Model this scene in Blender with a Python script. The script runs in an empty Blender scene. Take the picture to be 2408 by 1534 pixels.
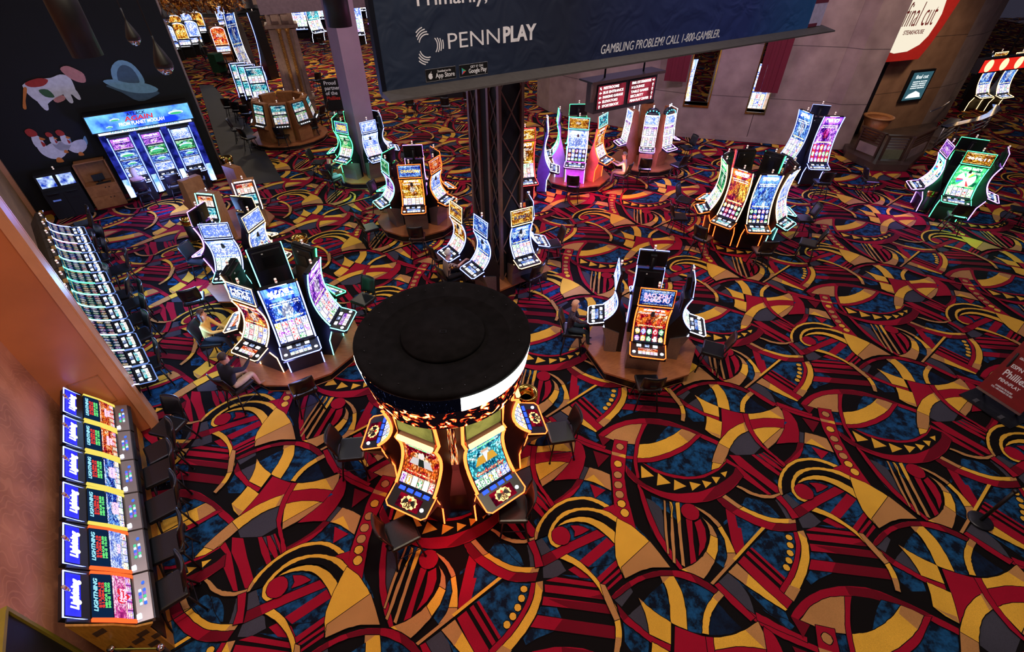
import bpy, bmesh, math, random
from mathutils import Vector, Matrix
sc = bpy.context.scene
C = sc.collection
random.seed(4)
# ---------------------------------------------------------------- camera: 8.5 m up on a balcony, wide lens
CH = 8.5; FPX = 1128.3; PITCH = .6893; ROLL = .0029
_c, _s = math.cos(PITCH), math.sin(PITCH)
_fw = Vector((0, _c, -_s)); _r0 = Vector((1, 0, 0)); _d0 = Vector((0, -_s, -_c))
_rt = math.cos(ROLL)*_r0 + math.sin(ROLL)*_d0; _dn = -math.sin(ROLL)*_r0 + math.cos(ROLL)*_d0
cam = bpy.data.objects.new('camera', bpy.data.cameras.new('camera')); C.objects.link(cam)
cam.data.lens = FPX/2408*36; cam.data.sensor_width = 36; cam.data.clip_end = 300; cam.data.clip_start = .05
_m = Matrix((_rt, -_dn, -_fw)).transposed().to_4x4(); _m.translation = (0, 0, CH); cam.matrix_world = _m
sc.camera = cam
def at(x, y, z=0.0):
    """floor-plan position (metres) seen at a photo pixel, at height z"""
    d = _fw + _rt*((x-1204)/FPX) + _dn*((y-767)/FPX); k = (z-CH)/d.z
    return Vector((d.x*k, d.y*k, z))
# ---------------------------------------------------------------- view, world, ceiling lights and added fill lamps
sc.view_settings.view_transform = 'Standard'; sc.view_settings.look = 'None'
sc.view_settings.exposure = 0.0; sc.view_settings.gamma = 1; sc.view_settings.use_curve_mapping = False
sc.cycles.use_denoising = True; sc.cycles.max_bounces = 5; sc.cycles.diffuse_bounces = 2; sc.cycles.glossy_bounces = 2
sc.cycles.transmission_bounces = 4; sc.cycles.caustics_reflective = False; sc.cycles.caustics_refractive = False
sc.cycles.sample_clamp_indirect = 4
w = bpy.data.worlds.new('hall'); sc.world = w; w.use_nodes = True
w.node_tree.nodes['Background'].inputs[0].default_value = (.55, .5, .8, 1); w.node_tree.nodes['Background'].inputs[1].default_value = .045
def lamp(name, kind, loc, power, col, size=1.0, aim=None, cone=None, blend=.6):
    d = bpy.data.lights.new(name, kind); d.energy = power; d.color = col
    if kind == 'AREA': d.shape = 'DISK'; d.size = size
    elif kind == 'SPOT': d.spot_size = math.radians(cone); d.spot_blend = blend; d.shadow_soft_size = size
    else: d.shadow_soft_size = size
    o = bpy.data.objects.new(name, d); C.objects.link(o); o.location = loc
    if aim is not None: o.rotation_euler = (Vector(aim)-Vector(loc)).to_track_quat('-Z', 'Y').to_euler()
    return o
LIGHTS = [  # ceiling downlights of the hall (x, y, z), power, colour, size
 ((2.0, 3.5, 13), 520, (1, .83, .60), 1.6), ((-3, 2.5, 13), 250, (1, .78, .56), 1.6), ((8, 5, 13), 190, (1, .86, .68), 1.6),
 ((4, 12, 13), 190, (1, .86, .72), 1.6), ((13, 13, 13), 140, (.95, .8, .8), 1.6), ((-3, 15, 13), 420, (.98, .86, .80), 1.6),
 ((-8, 9, 12), 240, (.85, .82, 1), 1.6), ((-9, 27, 11), 300, (1, .84, .66), 1.6), ((5, 22, 12), 400, (.72, .50, 1), 1.6),
 ((18, 19, 12), 170, (.9, .72, .9), 1.6), ((-16, 40, 11), 900, (1, .82, .62), 2), ((-4, 45, 11), 700, (1, .82, .62), 2)]
for l_, p_, c_, s_ in LIGHTS: lamp('downlight', 'AREA', l_, p_, c_, s_, aim=(l_[0], l_[1], 0))
lamp('added_wall_fill', 'SPOT', (-2.5, 1.0, 9.5), 900, (1, .74, .52), .4, aim=(-7.6, 2.6, 2.5), cone=62, blend=.8)  # added spots, aimed to brighten the figured wall and partition
lamp('added_wall_fill', 'SPOT', (-4.0, 4.0, 10), 380, (1, .70, .48), .4, aim=(-9.2, 6.8, 4.0), cone=50, blend=.9)
lamp('added_wall_fill', 'SPOT', (9, 14, 12), 2200, (.80, .62, 1), .5, aim=(8, 26, 4), cone=70, blend=.9)  # added spots that lighten the stone wall
lamp('added_wall_fill', 'SPOT', (17, 17, 12), 1300, (1, .84, .72), .5, aim=(17, 26, 5), cone=60, blend=.9)
lamp('banner_washer', 'SPOT', (3, 3, 12), 260, (.7, .72, 1), .4, aim=(2, 11, 6.6), cone=80, blend=.9)
GLOWS = [('added_bank_glow', (2.4, 18.3, 1.3), 45, (1, .12, .75)), ('added_bank_glow', (4.6, 19.0, 1.0), 18, (1, .3, .1)), ('added_bank_glow', (5.9, 20.2, 1.0), 26, (.5, .3, 1)), ('added_bank_glow', (-9.6, 12.2, 1.4), 60, (.25, .5, 1)),
 ('added_bank_glow', (-7.6, 8.6, 1.2), 14, (.2, .5, 1)), ('added_bank_glow', (12.0, 19.2, 1.2), 22, (.35, .35, 1)), ('added_bank_glow', (16.0, 15.6, .7), 20, (.1, 1, .5)), ('added_bank_glow', (14.9, 17.2, .9), 18, (.5, .2, 1)), ('added_bank_glow', (-13.4, 17.6, 1.2), 45, (.25, .3, 1)),
 ('added_bank_glow', (1.7, 12.1, 1.0), 18, (.35, .4, 1)), ('added_bank_glow', (-6.6, 19.2, 1.0), 10, (.2, 1, .5)), ('added_bank_glow', (-5.0, 7.6, .9), 9, (.4, .4, 1))]
for n_, l_, p_, c_ in GLOWS: lamp(n_, 'POINT', l_, p_*3.5, c_, .25)  # added bare point lamps imitating spill from screens and light strips
lamp('added_entrance_fill', 'SPOT', (19, 21, 9.5), 900, (1, .74, .46), .4, aim=(20.5, 26, 2.2), cone=60, blend=.9)  # added spot to make the entrance wall lighter and warmer
# ---------------------------------------------------------------- materials
def _n(nt, t, **k):
    n = nt.nodes.new(t)
    for a, b in k.items(): setattr(n, a, b)
    return n
def L(nt, a, b): nt.links.new(a, b)
def lin(c):
    """sRGB 0..255 to linear"""
    return tuple(((v/255)/12.92 if v/255 <= .04045 else ((v/255+.055)/1.055)**2.4) for v in c)+(1,)
MATS = {}
def pbr(name, rgb, rough=.5, metal=0, var=.12, scale=8, bump=0, bscale=60, emit=None, es=0, coat=0, spec=.5):
    if name in MATS: return MATS[name]
    m = bpy.data.materials.new(name); m.use_nodes = True; nt = m.node_tree; b = nt.nodes['Principled BSDF']
    tc = _n(nt, 'ShaderNodeTexCoord'); no = _n(nt, 'ShaderNodeTexNoise'); no.inputs['Scale'].default_value = scale; no.inputs['Detail'].default_value = 4
    L(nt, tc.outputs['Object'], no.inputs['Vector'])
    r = _n(nt, 'ShaderNodeValToRGB'); c = lin(rgb)
    r.color_ramp.elements[0].position = .3; r.color_ramp.elements[1].position = .7
    r.color_ramp.elements[0].color = tuple(v*(1-var) for v in c[:3])+(1,); r.color_ramp.elements[1].color = tuple(min(1, v*(1+var)) for v in c[:3])+(1,)
    L(nt, no.outputs[0], r.inputs[0]); L(nt, r.outputs[0], b.inputs['Base Color'])
    b.inputs['Roughness'].default_value = rough; b.inputs['Metallic'].default_value = metal; b.inputs['Coat Weight'].default_value = coat
    b.inputs['Specular IOR Level'].default_value = spec
    if bump:
        n2 = _n(nt, 'ShaderNodeTexNoise'); n2.inputs['Scale'].default_value = bscale; L(nt, tc.outputs['Object'], n2.inputs['Vector'])
        bp = _n(nt, 'ShaderNodeBump'); bp.inputs['Strength'].default_value = bump; bp.inputs['Distance'].default_value = .01
        L(nt, n2.outputs[0], bp.inputs['Height']); L(nt, bp.outputs[0], b.inputs['Normal'])
    if emit: b.inputs['Emission Color'].default_value = lin(emit); b.inputs['Emission Strength'].default_value = es
    MATS[name] = m; return m
def glow(name, rgb, st):
    if name in MATS: return MATS[name]
    m = bpy.data.materials.new(name); m.use_nodes = True; nt = m.node_tree; nt.nodes.clear()
    e = _n(nt, 'ShaderNodeEmission'); e.inputs[0].default_value = lin(rgb); e.inputs[1].default_value = st
    o = _n(nt, 'ShaderNodeOutputMaterial'); L(nt, e.outputs[0], o.inputs[0]); MATS[name] = m; return m
# ---------------------------------------------------------------- objects
def tag(o, label=None, cat=None, group=None, kind=None):
    if label: o['label'] = label
    if cat: o['category'] = cat
    if group: o['group'] = group
    if kind: o['kind'] = kind
    return o
def empty(name, loc=(0, 0, 0), rz=0.0, label=None, cat=None, group=None):
    o = bpy.data.objects.new(name, None); C.objects.link(o); o.location = loc; o.rotation_euler = (0, 0, rz); o.empty_display_size = .2
    return tag(o, label, cat, group)
class MB:
    """collects shapes into one mesh with per-face material slots"""
    def __init__(s): s.v = []; s.f = []; s.m = []; s.mats = []; s.uv = {}; s.sm = []
    def mi(s, mat):
        if mat not in s.mats: s.mats.append(mat)
        return s.mats.index(mat)
    def add(s, vs, fs, mat, M=None, uvs=None, smooth=False):
        k = len(s.v); i = s.mi(mat)
        for p in vs: s.v.append(tuple(M @ Vector(p)) if M else tuple(p))
        for j, f in enumerate(fs):
            if uvs: s.uv[len(s.f)] = uvs[j]
            s.f.append([k+a for a in f]); s.m.append(i); s.sm.append(smooth)
        return s
    def box(s, lo, hi, mat, M=None, b=0.0):
        x0, y0, z0 = lo; x1, y1, z1 = hi
        if b:
            bm = bmesh.new(); bmesh.ops.create_cube(bm, size=1)
            for v in bm.verts: v.co = Vector((x0+(v.co.x+.5)*(x1-x0), y0+(v.co.y+.5)*(y1-y0), z0+(v.co.z+.5)*(z1-z0)))
            bmesh.ops.bevel(bm, geom=bm.edges[:], offset=b, segments=2, affect='EDGES', profile=.6)
            return s.bm(bm, mat, M)
        vs = [(x0, y0, z0), (x1, y0, z0), (x1, y1, z0), (x0, y1, z0), (x0, y0, z1), (x1, y0, z1), (x1, y1, z1), (x0, y1, z1)]
        return s.add(vs, [(3, 2, 1, 0), (4, 5, 6, 7), (0, 1, 5, 4), (1, 2, 6, 5), (2, 3, 7, 6), (3, 0, 4, 7)], mat, M)
    def bm(s, bm, mat, M=None, smooth=False):
        bm.verts.index_update()
        s.add([v.co[:] for v in bm.verts], [[v.index for v in f.verts] for f in bm.faces], mat, M, smooth=smooth); bm.free(); return s
    def prism(s, prof, x0, x1, mat, M=None):
        """profile of (y, z) extruded along x"""
        n = len(prof); vs = [(x0, y, z) for y, z in prof]+[(x1, y, z) for y, z in prof]
        fs = [[i, (i+1) % n, n+(i+1) % n, n+i] for i in range(n)]+[list(range(n))[::-1], [n+i for i in range(n)]]
        return s.add(vs, fs, mat, M)
    def slab(s, pts, z0, z1, mat, M=None):
        """outline of (x, y) between two heights"""
        n = len(pts); vs = [(x, y, z0) for x, y in pts]+[(x, y, z1) for x, y in pts]
        return s.add(vs, [[i, (i+1) % n, n+(i+1) % n, n+i] for i in range(n)]+[list(range(n))[::-1], [n+i for i in range(n)]], mat, M)
    def tube(s, pts, r, mat, M=None, n=8, caps=True, r2=None):
        pts = [Vector(p) for p in pts]; vs = []; fs = []; m = len(pts)
        for i, p in enumerate(pts):
            t = (pts[min(i+1, m-1)]-pts[max(i-1, 0)])
            t = t.normalized() if t.length > 1e-9 else Vector((0, 0, 1))
            u = t.cross(Vector((0, 0, 1)) if abs(t.z) < .9 else Vector((1, 0, 0))).normalized(); v = t.cross(u)
            rr = (r[i] if isinstance(r, (list, tuple)) else (r if r2 is None else r+(r2-r)*i/(m-1)))
            for k in range(n): a = 2*math.pi*k/n; vs.append(p+(u*math.cos(a)+v*math.sin(a))*rr)
        for i in range(m-1):
            for k in range(n): fs.append([i*n+k, i*n+(k+1) % n, (i+1)*n+(k+1) % n, (i+1)*n+k])
        if caps: fs += [list(range(n))[::-1], [(m-1)*n+k for k in range(n)]]
        return s.add(vs, fs, mat, M, smooth=n > 5)
    def lathe(s, prof, mat, M=None, n=24, smooth=True):
        """(r, z) profile turned about z"""
        vs = []; fs = []; m = len(prof)
        for r, z in prof:
            for k in range(n): a = 2*math.pi*k/n; vs.append((r*math.cos(a), r*math.sin(a), z))
        for i in range(m-1):
            for k in range(n): fs.append([i*n+k, i*n+(k+1) % n, (i+1)*n+(k+1) % n, (i+1)*n+k])
        if prof[0][0] > 1e-4: fs.append(list(range(n))[::-1])
        if prof[-1][0] > 1e-4: fs.append([(m-1)*n+k for k in range(n)])
        return s.add(vs, fs, mat, M, smooth=smooth)
    def sheet(s, prof, x0, x1, mat, M=None, th=.012, nx=1):
        """curved display: (y, z) profile bottom to top, UV 0..1, with thickness"""
        n = len(prof); ln = [0]
        for i in range(1, n): ln.append(ln[-1]+math.dist(prof[i], prof[i-1]))
        T = ln[-1]; vs = [(x0, y, z) for y, z in prof]+[(x1, y, z) for y, z in prof]
        fs = [[i, n+i, n+i+1, i+1] for i in range(n-1)]
        uv = [[(0, ln[i]/T), (1, ln[i]/T), (1, ln[i+1]/T), (0, ln[i+1]/T)] for i in range(n-1)]
        s.add(vs, fs, mat, M, uvs=uv, smooth=True)
        bk = [(x0, y+th, z-th*.3) for y, z in prof]+[(x1, y+th, z-th*.3) for y, z in prof]
        s.add(bk, [f[::-1] for f in fs], MATS['shell_black'], M)
        k = vs+bk; q = 2*n; e = [[i, i+1, q+i+1, q+i] for i in range(n-1)]+[[n+i, q+n+i, q+n+i+1, n+i+1] for i in range(n-1)]+[[0, q, q+n, n], [n-1, 2*n-1, q+2*n-1, q+n-1]]
        return s.add(k, e, MATS['shell_black'], M)
    def build(s, name, parent=None, loc=None, rz=None):
        me = bpy.data.meshes.new(name); me.from_pydata(s.v, [], s.f)
        for m in s.mats: me.materials.append(m)
        me.polygons.foreach_set('material_index', s.m); me.polygons.foreach_set('use_smooth', s.sm)
        if s.uv:
            ul = me.uv_layers.new(name='UVMap')
            for fi, u in s.uv.items():
                for li, c in zip(me.polygons[fi].loop_indices, u): ul.data[li].uv = c
        me.update(); o = bpy.data.objects.new(name, me); C.objects.link(o)
        if parent: o.parent = parent
        if loc is not None: o.location = loc
        if rz is not None: o.rotation_euler[2] = rz
        return o
def copy_tree(o, parent=None):
    c = o.copy(); C.objects.link(c)
    if parent: c.parent = parent
    for ch in KIDS.get(o.name, ()) or [k for k in bpy.data.objects if k.parent == o]: copy_tree(ch, c)
    return c
KIDS = {}
def struct(o): o['kind'] = 'structure'; return o
_TXT = {}
def text_mb(mb, s, M, size, mat, depth=.004, align='CENTER', fit=None, sh=0.0, bold=0.0):
    """letters as flat solid shapes (x right, y up in the plane of M) appended to mb"""
    key = (s, align, round(sh, 2), round(bold, 4))
    if key not in _TXT:
        cu = bpy.data.curves.new('t', 'FONT'); cu.body = s; cu.align_x = align; cu.align_y = 'CENTER'; cu.extrude = .02; cu.shear = sh; cu.offset = bold
        cu.resolution_u = 3
        o = bpy.data.objects.new('t', cu); me = bpy.data.meshes.new_from_object(o)
        _TXT[key] = ([v.co[:] for v in me.vertices], [list(p.vertices) for p in me.polygons])
        bpy.data.objects.remove(o); bpy.data.curves.remove(cu); bpy.data.meshes.remove(me)
    vs, fs = _TXT[key]
    if not vs: return mb
    xs = [v[0] for v in vs]; W = max(xs)-min(xs); sx = size
    if fit: sx = fit/W
    out = [(v[0]*sx, v[1]*size, v[2]/.02*depth) for v in vs]
    return mb.add(out, fs, mat, M)
shell = pbr('shell_black', (14, 14, 18), .35, 0, .2, 5)
CARPET='''
B-357,-198 -352,-194 -348,-190 -343,-186 -338,-182 -333,-179 -328,-175 -323,-172 -318,-169 -316,-175 -316,-182 -316,-188 -315,-195 -316,-202 -316,-209 -317,-216 -319,-223 -320,-230 -340,-216 -348,-207
B-296,-159 -291,-161 -286,-162 -280,-164 -275,-165 -270,-168 -264,-170 -259,-173 -253,-176 -248,-179 -242,-183 -236,-186 -230,-190 -248,-202 -252,-206 -255,-210 -259,-214 -262,-219 -265,-225 -268,-231 -272,-238 -275,-245 -287,-243 -298,-240 -291,-212 -291,-182
M-236,-198 -233,-204 -229,-209 -226,-215 -223,-220 -219,-225 -216,-229 -212,-234 -209,-238 -226,-244 -230,-245 -235,-246 -240,-246 -245,-247 -250,-247 -255,-247 -260,-247 -265,-247 -259,-231 -248,-212
B-396,-229 -374,-239 -359,-247 -362,-262 -365,-271 -389,-271 -398,-256 -396,-242
B-198,-79 -193,-72 -191,-76 -186,-88 -187,-112 -194,-131 -205,-145 -216,-134 -207,-112
B-153,-113 -99,-75 -74,-81 -56,-82 -63,-107 -80,-136 -103,-164 -108,-165 -126,-139 -144,-109
B-151,-78 -140,-73 -103,-73 -154,-109 -157,-109
B-195,-159 -184,-171 -155,-195 -130,-215 -130,-231 -140,-237 -156,-216 -175,-188
B-439,-104 -398,-94 -397,-98 -441,-124
B-438,-149 -385,-109 -385,-127 -385,-135 -424,-163 -431,-157
B-419,-168 -383,-143 -383,-148 -416,-172
B-282,86 -277,81 -272,75 -267,69 -261,64 -255,59 -247,55 -240,51 -232,47 -223,45 -214,43 -205,42 -196,43 -188,44 -180,47 -172,50 -165,54 -158,57 -153,61 -148,65 -143,69 -152,93 -157,91 -162,89 -166,88 -171,89 -174,94 -177,101 -180,107 -185,110 -192,108 -201,103 -211,97 -219,93 -227,92 -234,93 -241,95 -248,96
B-341,-72 -323,-95 -319,-104 -322,-105 -333,-88 -350,-72
B138,11 136,34 140,21 150,-2 162,-20 158,-26 153,-12
B-5,18 -1,20 4,22 8,24 12,25 17,26 22,27 27,27 33,26 41,24 50,21 59,18 67,14 72,11 76,8 79,4 82,1 86,-3 89,-7 92,-12 95,-16 95,-41 79,-51 43,-55 39,-53 36,-51 32,-48 28,-45 23,-43 19,-40 14,-37 8,-34 1,-32 -7,-31 -14,-29 -20,-27 -23,-24 -24,-20 -25,-16 -27,-13 -30,-11 -34,-9 -38,-8 -41,-6 -29,-1 -17,4
B55,114 74,110 88,102 106,90 103,60 96,57 79,68 65,75 46,78 22,75
B162,208 176,208 163,172 151,173
B147,165 162,165 152,130 142,137
B-39,38 -49,29 -43,17 -38,29
B59,239 67,231 92,223 100,213 90,206 80,221 64,233
B183,81 205,71 247,65 239,57 221,26 214,41 204,49 192,53 182,70
B305,26 314,32 314,26 304,20
B368,74 373,74 379,74 385,73 390,72 395,69 399,65 403,61 406,57 409,52 411,47 413,41 415,36 390,36 383,38 375,41 368,43 362,46 357,49 354,52 351,56 348,59
B330,42 335,39 340,36 345,33 350,30 355,27 360,25 366,22 371,20 323,-21 323,-20 322,-18 322,-17 322,-13 322,-8 323,-2 324,5 324,12
B-294,67 -281,71 -267,74 -254,77 -242,81 -231,85 -221,90 -211,95 -201,102 -191,110 -180,120 -169,129 -159,134 -151,134 -143,130 -136,124 -129,119 -150,87 -165,50 -189,38 -197,37 -204,35 -212,35 -220,34 -228,35 -236,37 -244,39 -252,41 -260,44 -267,48 -275,52 -283,56
B-262,120 -255,131 -248,143 -241,154 -234,161 -226,163 -217,161 -208,157 -199,155 -229,130 -262,118
B-324,109 -307,113 -316,81 -331,85
B-488,-155 -480,-157 -473,-159 -465,-160 -457,-162 -448,-164 -440,-165 -431,-167 -422,-169 -429,-163 -432,-162 -435,-162 -438,-162 -442,-161 -446,-160 -451,-159 -455,-158 -460,-157
B-526,-205 -500,-207 -494,-222 -499,-222 -533,-216
B-543,-237 -518,-239 -504,-240 -518,-245 -535,-251 -552,-260 -556,-251
B-614,-114 -610,-109 -606,-103 -602,-99 -597,-98 -591,-102 -585,-109 -579,-118 -573,-125 -568,-130 -563,-134 -559,-138 -554,-142 -569,-141 -574,-139 -579,-137 -584,-134 -589,-132 -593,-129 -597,-127 -600,-124 -604,-121
N-405,-195 -374,-176 -371,-183 -394,-206
N-386,-219 -382,-217 -379,-214 -376,-212 -373,-210 -370,-208 -367,-206 -364,-204 -361,-202 -358,-217 -358,-221 -357,-225 -357,-229 -357,-233 -357,-236 -358,-239 -358,-242 -359,-244 -373,-234 -380,-226
N-202,-153 -199,-156 -196,-159 -194,-162 -191,-165 -188,-169 -186,-173 -184,-178 -182,-183 -181,-187 -180,-191 -180,-196 -180,-201 -180,-207 -181,-213 -181,-219 -182,-225 -197,-205 -200,-200 -204,-195 -207,-190 -211,-185 -214,-181 -218,-177 -221,-173 -225,-169
N-50,149 -54,148 -58,146 -63,144 -67,142 -72,140 -76,137 -81,135 -86,131 -90,128 -94,124 -98,120 -102,116 -105,112 -107,109 -109,105 -112,101 -101,87 -64,88 -39,108 -44,131
N59,148 69,144 54,115 42,117
N-62,87 -54,89 -39,70 -32,55 -38,55
N-48,91 -42,93 -29,78 -19,60 -29,68
N-63,-17 -62,-20 -61,-23 -61,-27 -60,-31 -59,-36 -59,-41 -58,-46 -58,-51 -58,-55 -58,-59 -58,-63 -59,-67 -50,-66 -49,-60 -49,-55 -49,-49 -49,-44 -50,-40 -51,-35 -52,-31 -54,-27 -55,-24 -57,-21 -58,-17 -59,-14
N-46,-9 -35,-3 -20,-26 -37,-36
N-36,-55 -29,-51 -22,-47 -15,-43 -10,-42 -5,-44 -2,-50 1,-56 4,-61 -13,-71 -15,-71 -18,-72 -20,-73 -23,-73 -26,-73 -29,-73 -33,-73 -36,-73
N163,79 168,77 173,75 178,73 182,70 186,67 189,62 193,58 196,53 195,10 188,-32 175,-11 172,-3 170,4 167,12 166,20 165,29 164,38 164,46 164,55
R-516,-165 -498,-159 -423,-170 -417,-178 -476,-170
R-518,-171 -477,-175 -415,-183 -412,-196 -478,-188 -518,-183
R-521,-190 -479,-195 -409,-204 -405,-218 -480,-208 -524,-203
R-532,-218 -482,-225 -405,-235 -406,-253 -483,-243 -544,-235
R-476,-147 -459,-138 -440,-146 -427,-163 -457,-160
D-515,-193 -409,-204 -405,-218 -480,-208
D-444,-191 -421,-186 -412,-196
D-492,-224 -405,-235 -406,-253 -507,-240
R-37,-36 14,-12 67,12 81,1 24,-24 -35,-54
D-37,-36 -19,-28 -10,-41 -35,-54
R83,-3 95,-16 43,-55 28,-45
R96,-41 97,-51 59,-82 52,-76
R97,-57 97,-63 65,-86 62,-83
R98,-67 99,-73 70,-94 68,-91
R-130,80 -126,80 -105,58 -65,-5 -73,-5 -118,46 -135,70
R-116,87 -95,85 -74,52 -44,10 -47,-1 -55,-1 -81,33 -105,60
R-69,87 -62,88 -41,64 -27,42 -33,37 -51,58
R-54,89 -48,90 -30,70 -19,52 -23,48 -41,66
R-43,93 -40,94 -26,77 -12,58 -16,56 -30,75
R-178,-135 -164,-124 -125,-179 -112,-199 -127,-211 -154,-173
R-159,-120 -153,-115 -114,-170 -120,-174
R-148,-111 -144,-109 -106,-163 -110,-166
R-57,-81 -58,-87 -60,-93 -61,-99 -63,-105 -66,-111 -69,-117 -72,-122 -76,-128 -80,-134 -85,-140 -91,-147 -97,-153 -103,-160 -110,-166 -118,-173 -125,-180 -121,-186 -114,-181 -108,-175 -101,-169 -95,-164 -90,-158 -85,-152 -80,-146 -75,-139 -70,-132 -65,-123 -60,-115 -56,-107 -54,-100 -52,-94 -51,-87 -49,-81
Y-49,-80 -50,-86 -51,-93 -52,-99 -54,-106 -57,-113 -60,-119 -64,-126 -69,-133 -74,-140 -79,-147 -85,-154 -91,-161 -98,-167 -105,-174 -113,-181 -120,-187 -110,-199 -101,-190 -92,-180 -83,-171 -76,-163 -69,-156 -64,-149 -59,-142 -54,-135 -50,-128 -47,-121 -44,-113 -41,-106 -40,-99 -38,-92 -38,-85 -37,-78
T-49,-80 -37,-78 -38,-95
T-105,-173 -90,-180 -110,-199 -120,-187
Y-64,-91 -64,-89 -66,-87 -68,-86 -71,-86 -73,-87 -75,-89 -75,-91 -75,-93 -73,-95 -71,-96 -68,-96 -66,-95 -64,-93
Y-68,-105 -69,-103 -70,-101 -73,-100 -75,-100 -77,-101 -79,-103 -79,-105 -79,-108 -77,-110 -75,-111 -73,-111 -70,-110 -69,-108
Y-75,-120 -75,-117 -77,-115 -79,-114 -81,-114 -84,-115 -85,-117 -86,-120 -85,-122 -84,-124 -81,-125 -79,-125 -77,-124 -75,-122
Y-83,-133 -83,-130 -85,-128 -87,-127 -89,-127 -92,-128 -93,-130 -94,-133 -93,-135 -92,-137 -89,-138 -87,-138 -85,-137 -83,-135
Y-92,-145 -93,-142 -94,-140 -97,-139 -99,-139 -101,-140 -103,-142 -103,-145 -103,-147 -101,-149 -99,-150 -97,-150 -94,-149 -93,-147
Y-201,-152 -199,-150 -196,-149 -194,-147 -192,-145 -189,-143 -186,-141 -183,-139 -181,-137 -154,-174 -149,-181 -143,-188 -138,-194 -134,-200 -131,-204 -129,-206 -128,-208 -126,-211 -130,-213 -136,-208 -142,-204 -148,-199 -155,-194 -161,-188 -169,-182 -176,-176 -183,-169
T-201,-152 -181,-137 -168,-155 -179,-174 -183,-169
R319,56 332,42 323,-21 303,-35 314,32
R-168,-72 -150,-73 -158,-112 -176,-124 -174,-100
R308,73 310,68 313,64 315,59 319,54 323,50 327,46 332,41 337,37 343,33 349,29 355,25 361,21 368,18 375,15 382,12 388,10 395,9 401,8 407,8 413,8 419,8 424,9 429,9 434,9 439,24 434,24 429,23 424,23 418,23 411,24 404,24 396,25 389,27 382,30 376,33 369,36 363,40 357,44 350,48 344,52 339,57 334,62 329,67 325,72 320,77
D308,73 320,77 339,57 342,53 327,45 319,54
D388,10 404,25 439,24 434,9 413,8
Y320,77 325,72 329,67 334,62 339,57 344,52 350,48 357,44 363,40 369,36 376,33 382,30 389,27 396,25 404,24 411,24 418,23 424,23 429,23 434,24 439,24 442,33 438,33 435,32 431,32 426,32 420,32 413,32 405,33 398,34 391,36 384,39 377,42 371,46 364,49 358,53 352,58 346,62 341,67 337,72 333,77 328,82
T320,77 328,82 346,62 352,57 343,53 339,57
T429,31 442,33 439,24 425,23
R31,239 36,235 41,231 47,227 52,223 57,219 63,215 68,211 74,207 79,204 85,201 91,198 97,195 103,192 110,190 117,187 123,184 120,176 113,179 106,182 99,185 93,187 87,190 81,193 75,195 70,198 64,202 59,205 54,209 48,213 41,219 34,225 26,231 19,237
R-179,-215 -175,-217 -171,-220 -166,-222 -161,-225 -156,-229 -150,-233 -143,-236 -137,-240 -131,-243 -125,-246 -119,-249 -113,-251 -116,-258 -122,-255 -128,-252 -134,-249 -140,-247 -146,-244 -153,-241 -159,-238 -164,-235 -169,-233 -173,-231 -177,-229 -181,-227
R150,173 167,171 165,164 148,166
R-232,-173 -224,-169 -202,-197 -183,-223 -192,-228 -214,-202
R-401,-202 -398,-206 -395,-211 -391,-215 -388,-220 -384,-223 -381,-226 -377,-230 -373,-233 -369,-236 -366,-240 -362,-243 -358,-246 -355,-248 -351,-251 -347,-253 -343,-255 -339,-256 -336,-258 -332,-259 -328,-260 -331,-269 -334,-268 -338,-267 -342,-265 -345,-264 -349,-262 -353,-260 -357,-258 -361,-255 -365,-252 -369,-249 -373,-245 -378,-242 -382,-238 -387,-235 -392,-231 -395,-228 -397,-224 -399,-221 -399,-217 -400,-214
D-401,-202 -386,-221 -395,-227 -400,-214
R-409,-191 -404,-187 -400,-183 -395,-180 -391,-177 -387,-174 -383,-172 -380,-170 -375,-167 -370,-165 -364,-162 -358,-159 -351,-157 -345,-155 -338,-153 -331,-151 -324,-150 -318,-149 -311,-149 -304,-149 -297,-149 -291,-149 -284,-150 -278,-151 -272,-153 -265,-155 -259,-158 -253,-162 -247,-166 -242,-169 -237,-174 -233,-178 -228,-182 -236,-187 -240,-184 -245,-180 -250,-177 -254,-174 -259,-171 -264,-169 -270,-167 -275,-165 -280,-163 -286,-161 -291,-160 -297,-159 -302,-158 -308,-158 -314,-158 -320,-158 -326,-159 -333,-160 -340,-161 -346,-163 -353,-166 -359,-168 -365,-171 -372,-175 -380,-179 -388,-185 -396,-190 -405,-195
D-409,-191 -375,-167 -372,-175 -405,-195
D-351,-157 -324,-150 -297,-149 -297,-159 -320,-158 -345,-163
D-267,-155 -247,-166 -228,-182 -236,-187 -261,-170
R-383,140 -377,146 -371,151 -364,156 -357,161 -348,166 -338,171 -327,175 -317,179 -306,181 -294,183 -283,185 -272,185 -261,185 -250,184 -239,183 -229,180 -219,177 -209,172 -200,167 -190,162 -181,157 -173,152 -165,147 -157,141 -149,136 -141,131 -134,126 -127,121 -133,112 -140,117 -148,122 -155,126 -160,130 -163,133 -165,135 -167,136 -171,139 -179,143 -188,147 -198,152 -207,156 -215,159 -223,162 -231,164 -239,166 -247,168 -256,169 -266,170 -275,170 -284,170 -294,169 -304,168 -313,166 -321,164 -330,160 -338,157 -346,153 -354,148 -362,142 -370,137 -378,131
D-272,185 -229,180 -190,162 -157,141 -171,140 -207,156 -239,166 -272,171
T-371,134 -365,138 -359,143 -353,148 -346,153 -338,157 -330,160 -321,164 -313,166 -305,168 -297,168 -289,169 -281,169 -297,138 -306,114 -340,118 -356,127
K-270,169 -263,169 -255,168 -247,167 -239,165 -229,163 -219,160 -208,158 -197,155 -221,138 -229,134 -237,130 -245,126 -252,123 -259,121 -265,118 -272,116 -278,115 -284,114 -289,114 -295,114 -300,114
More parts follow.
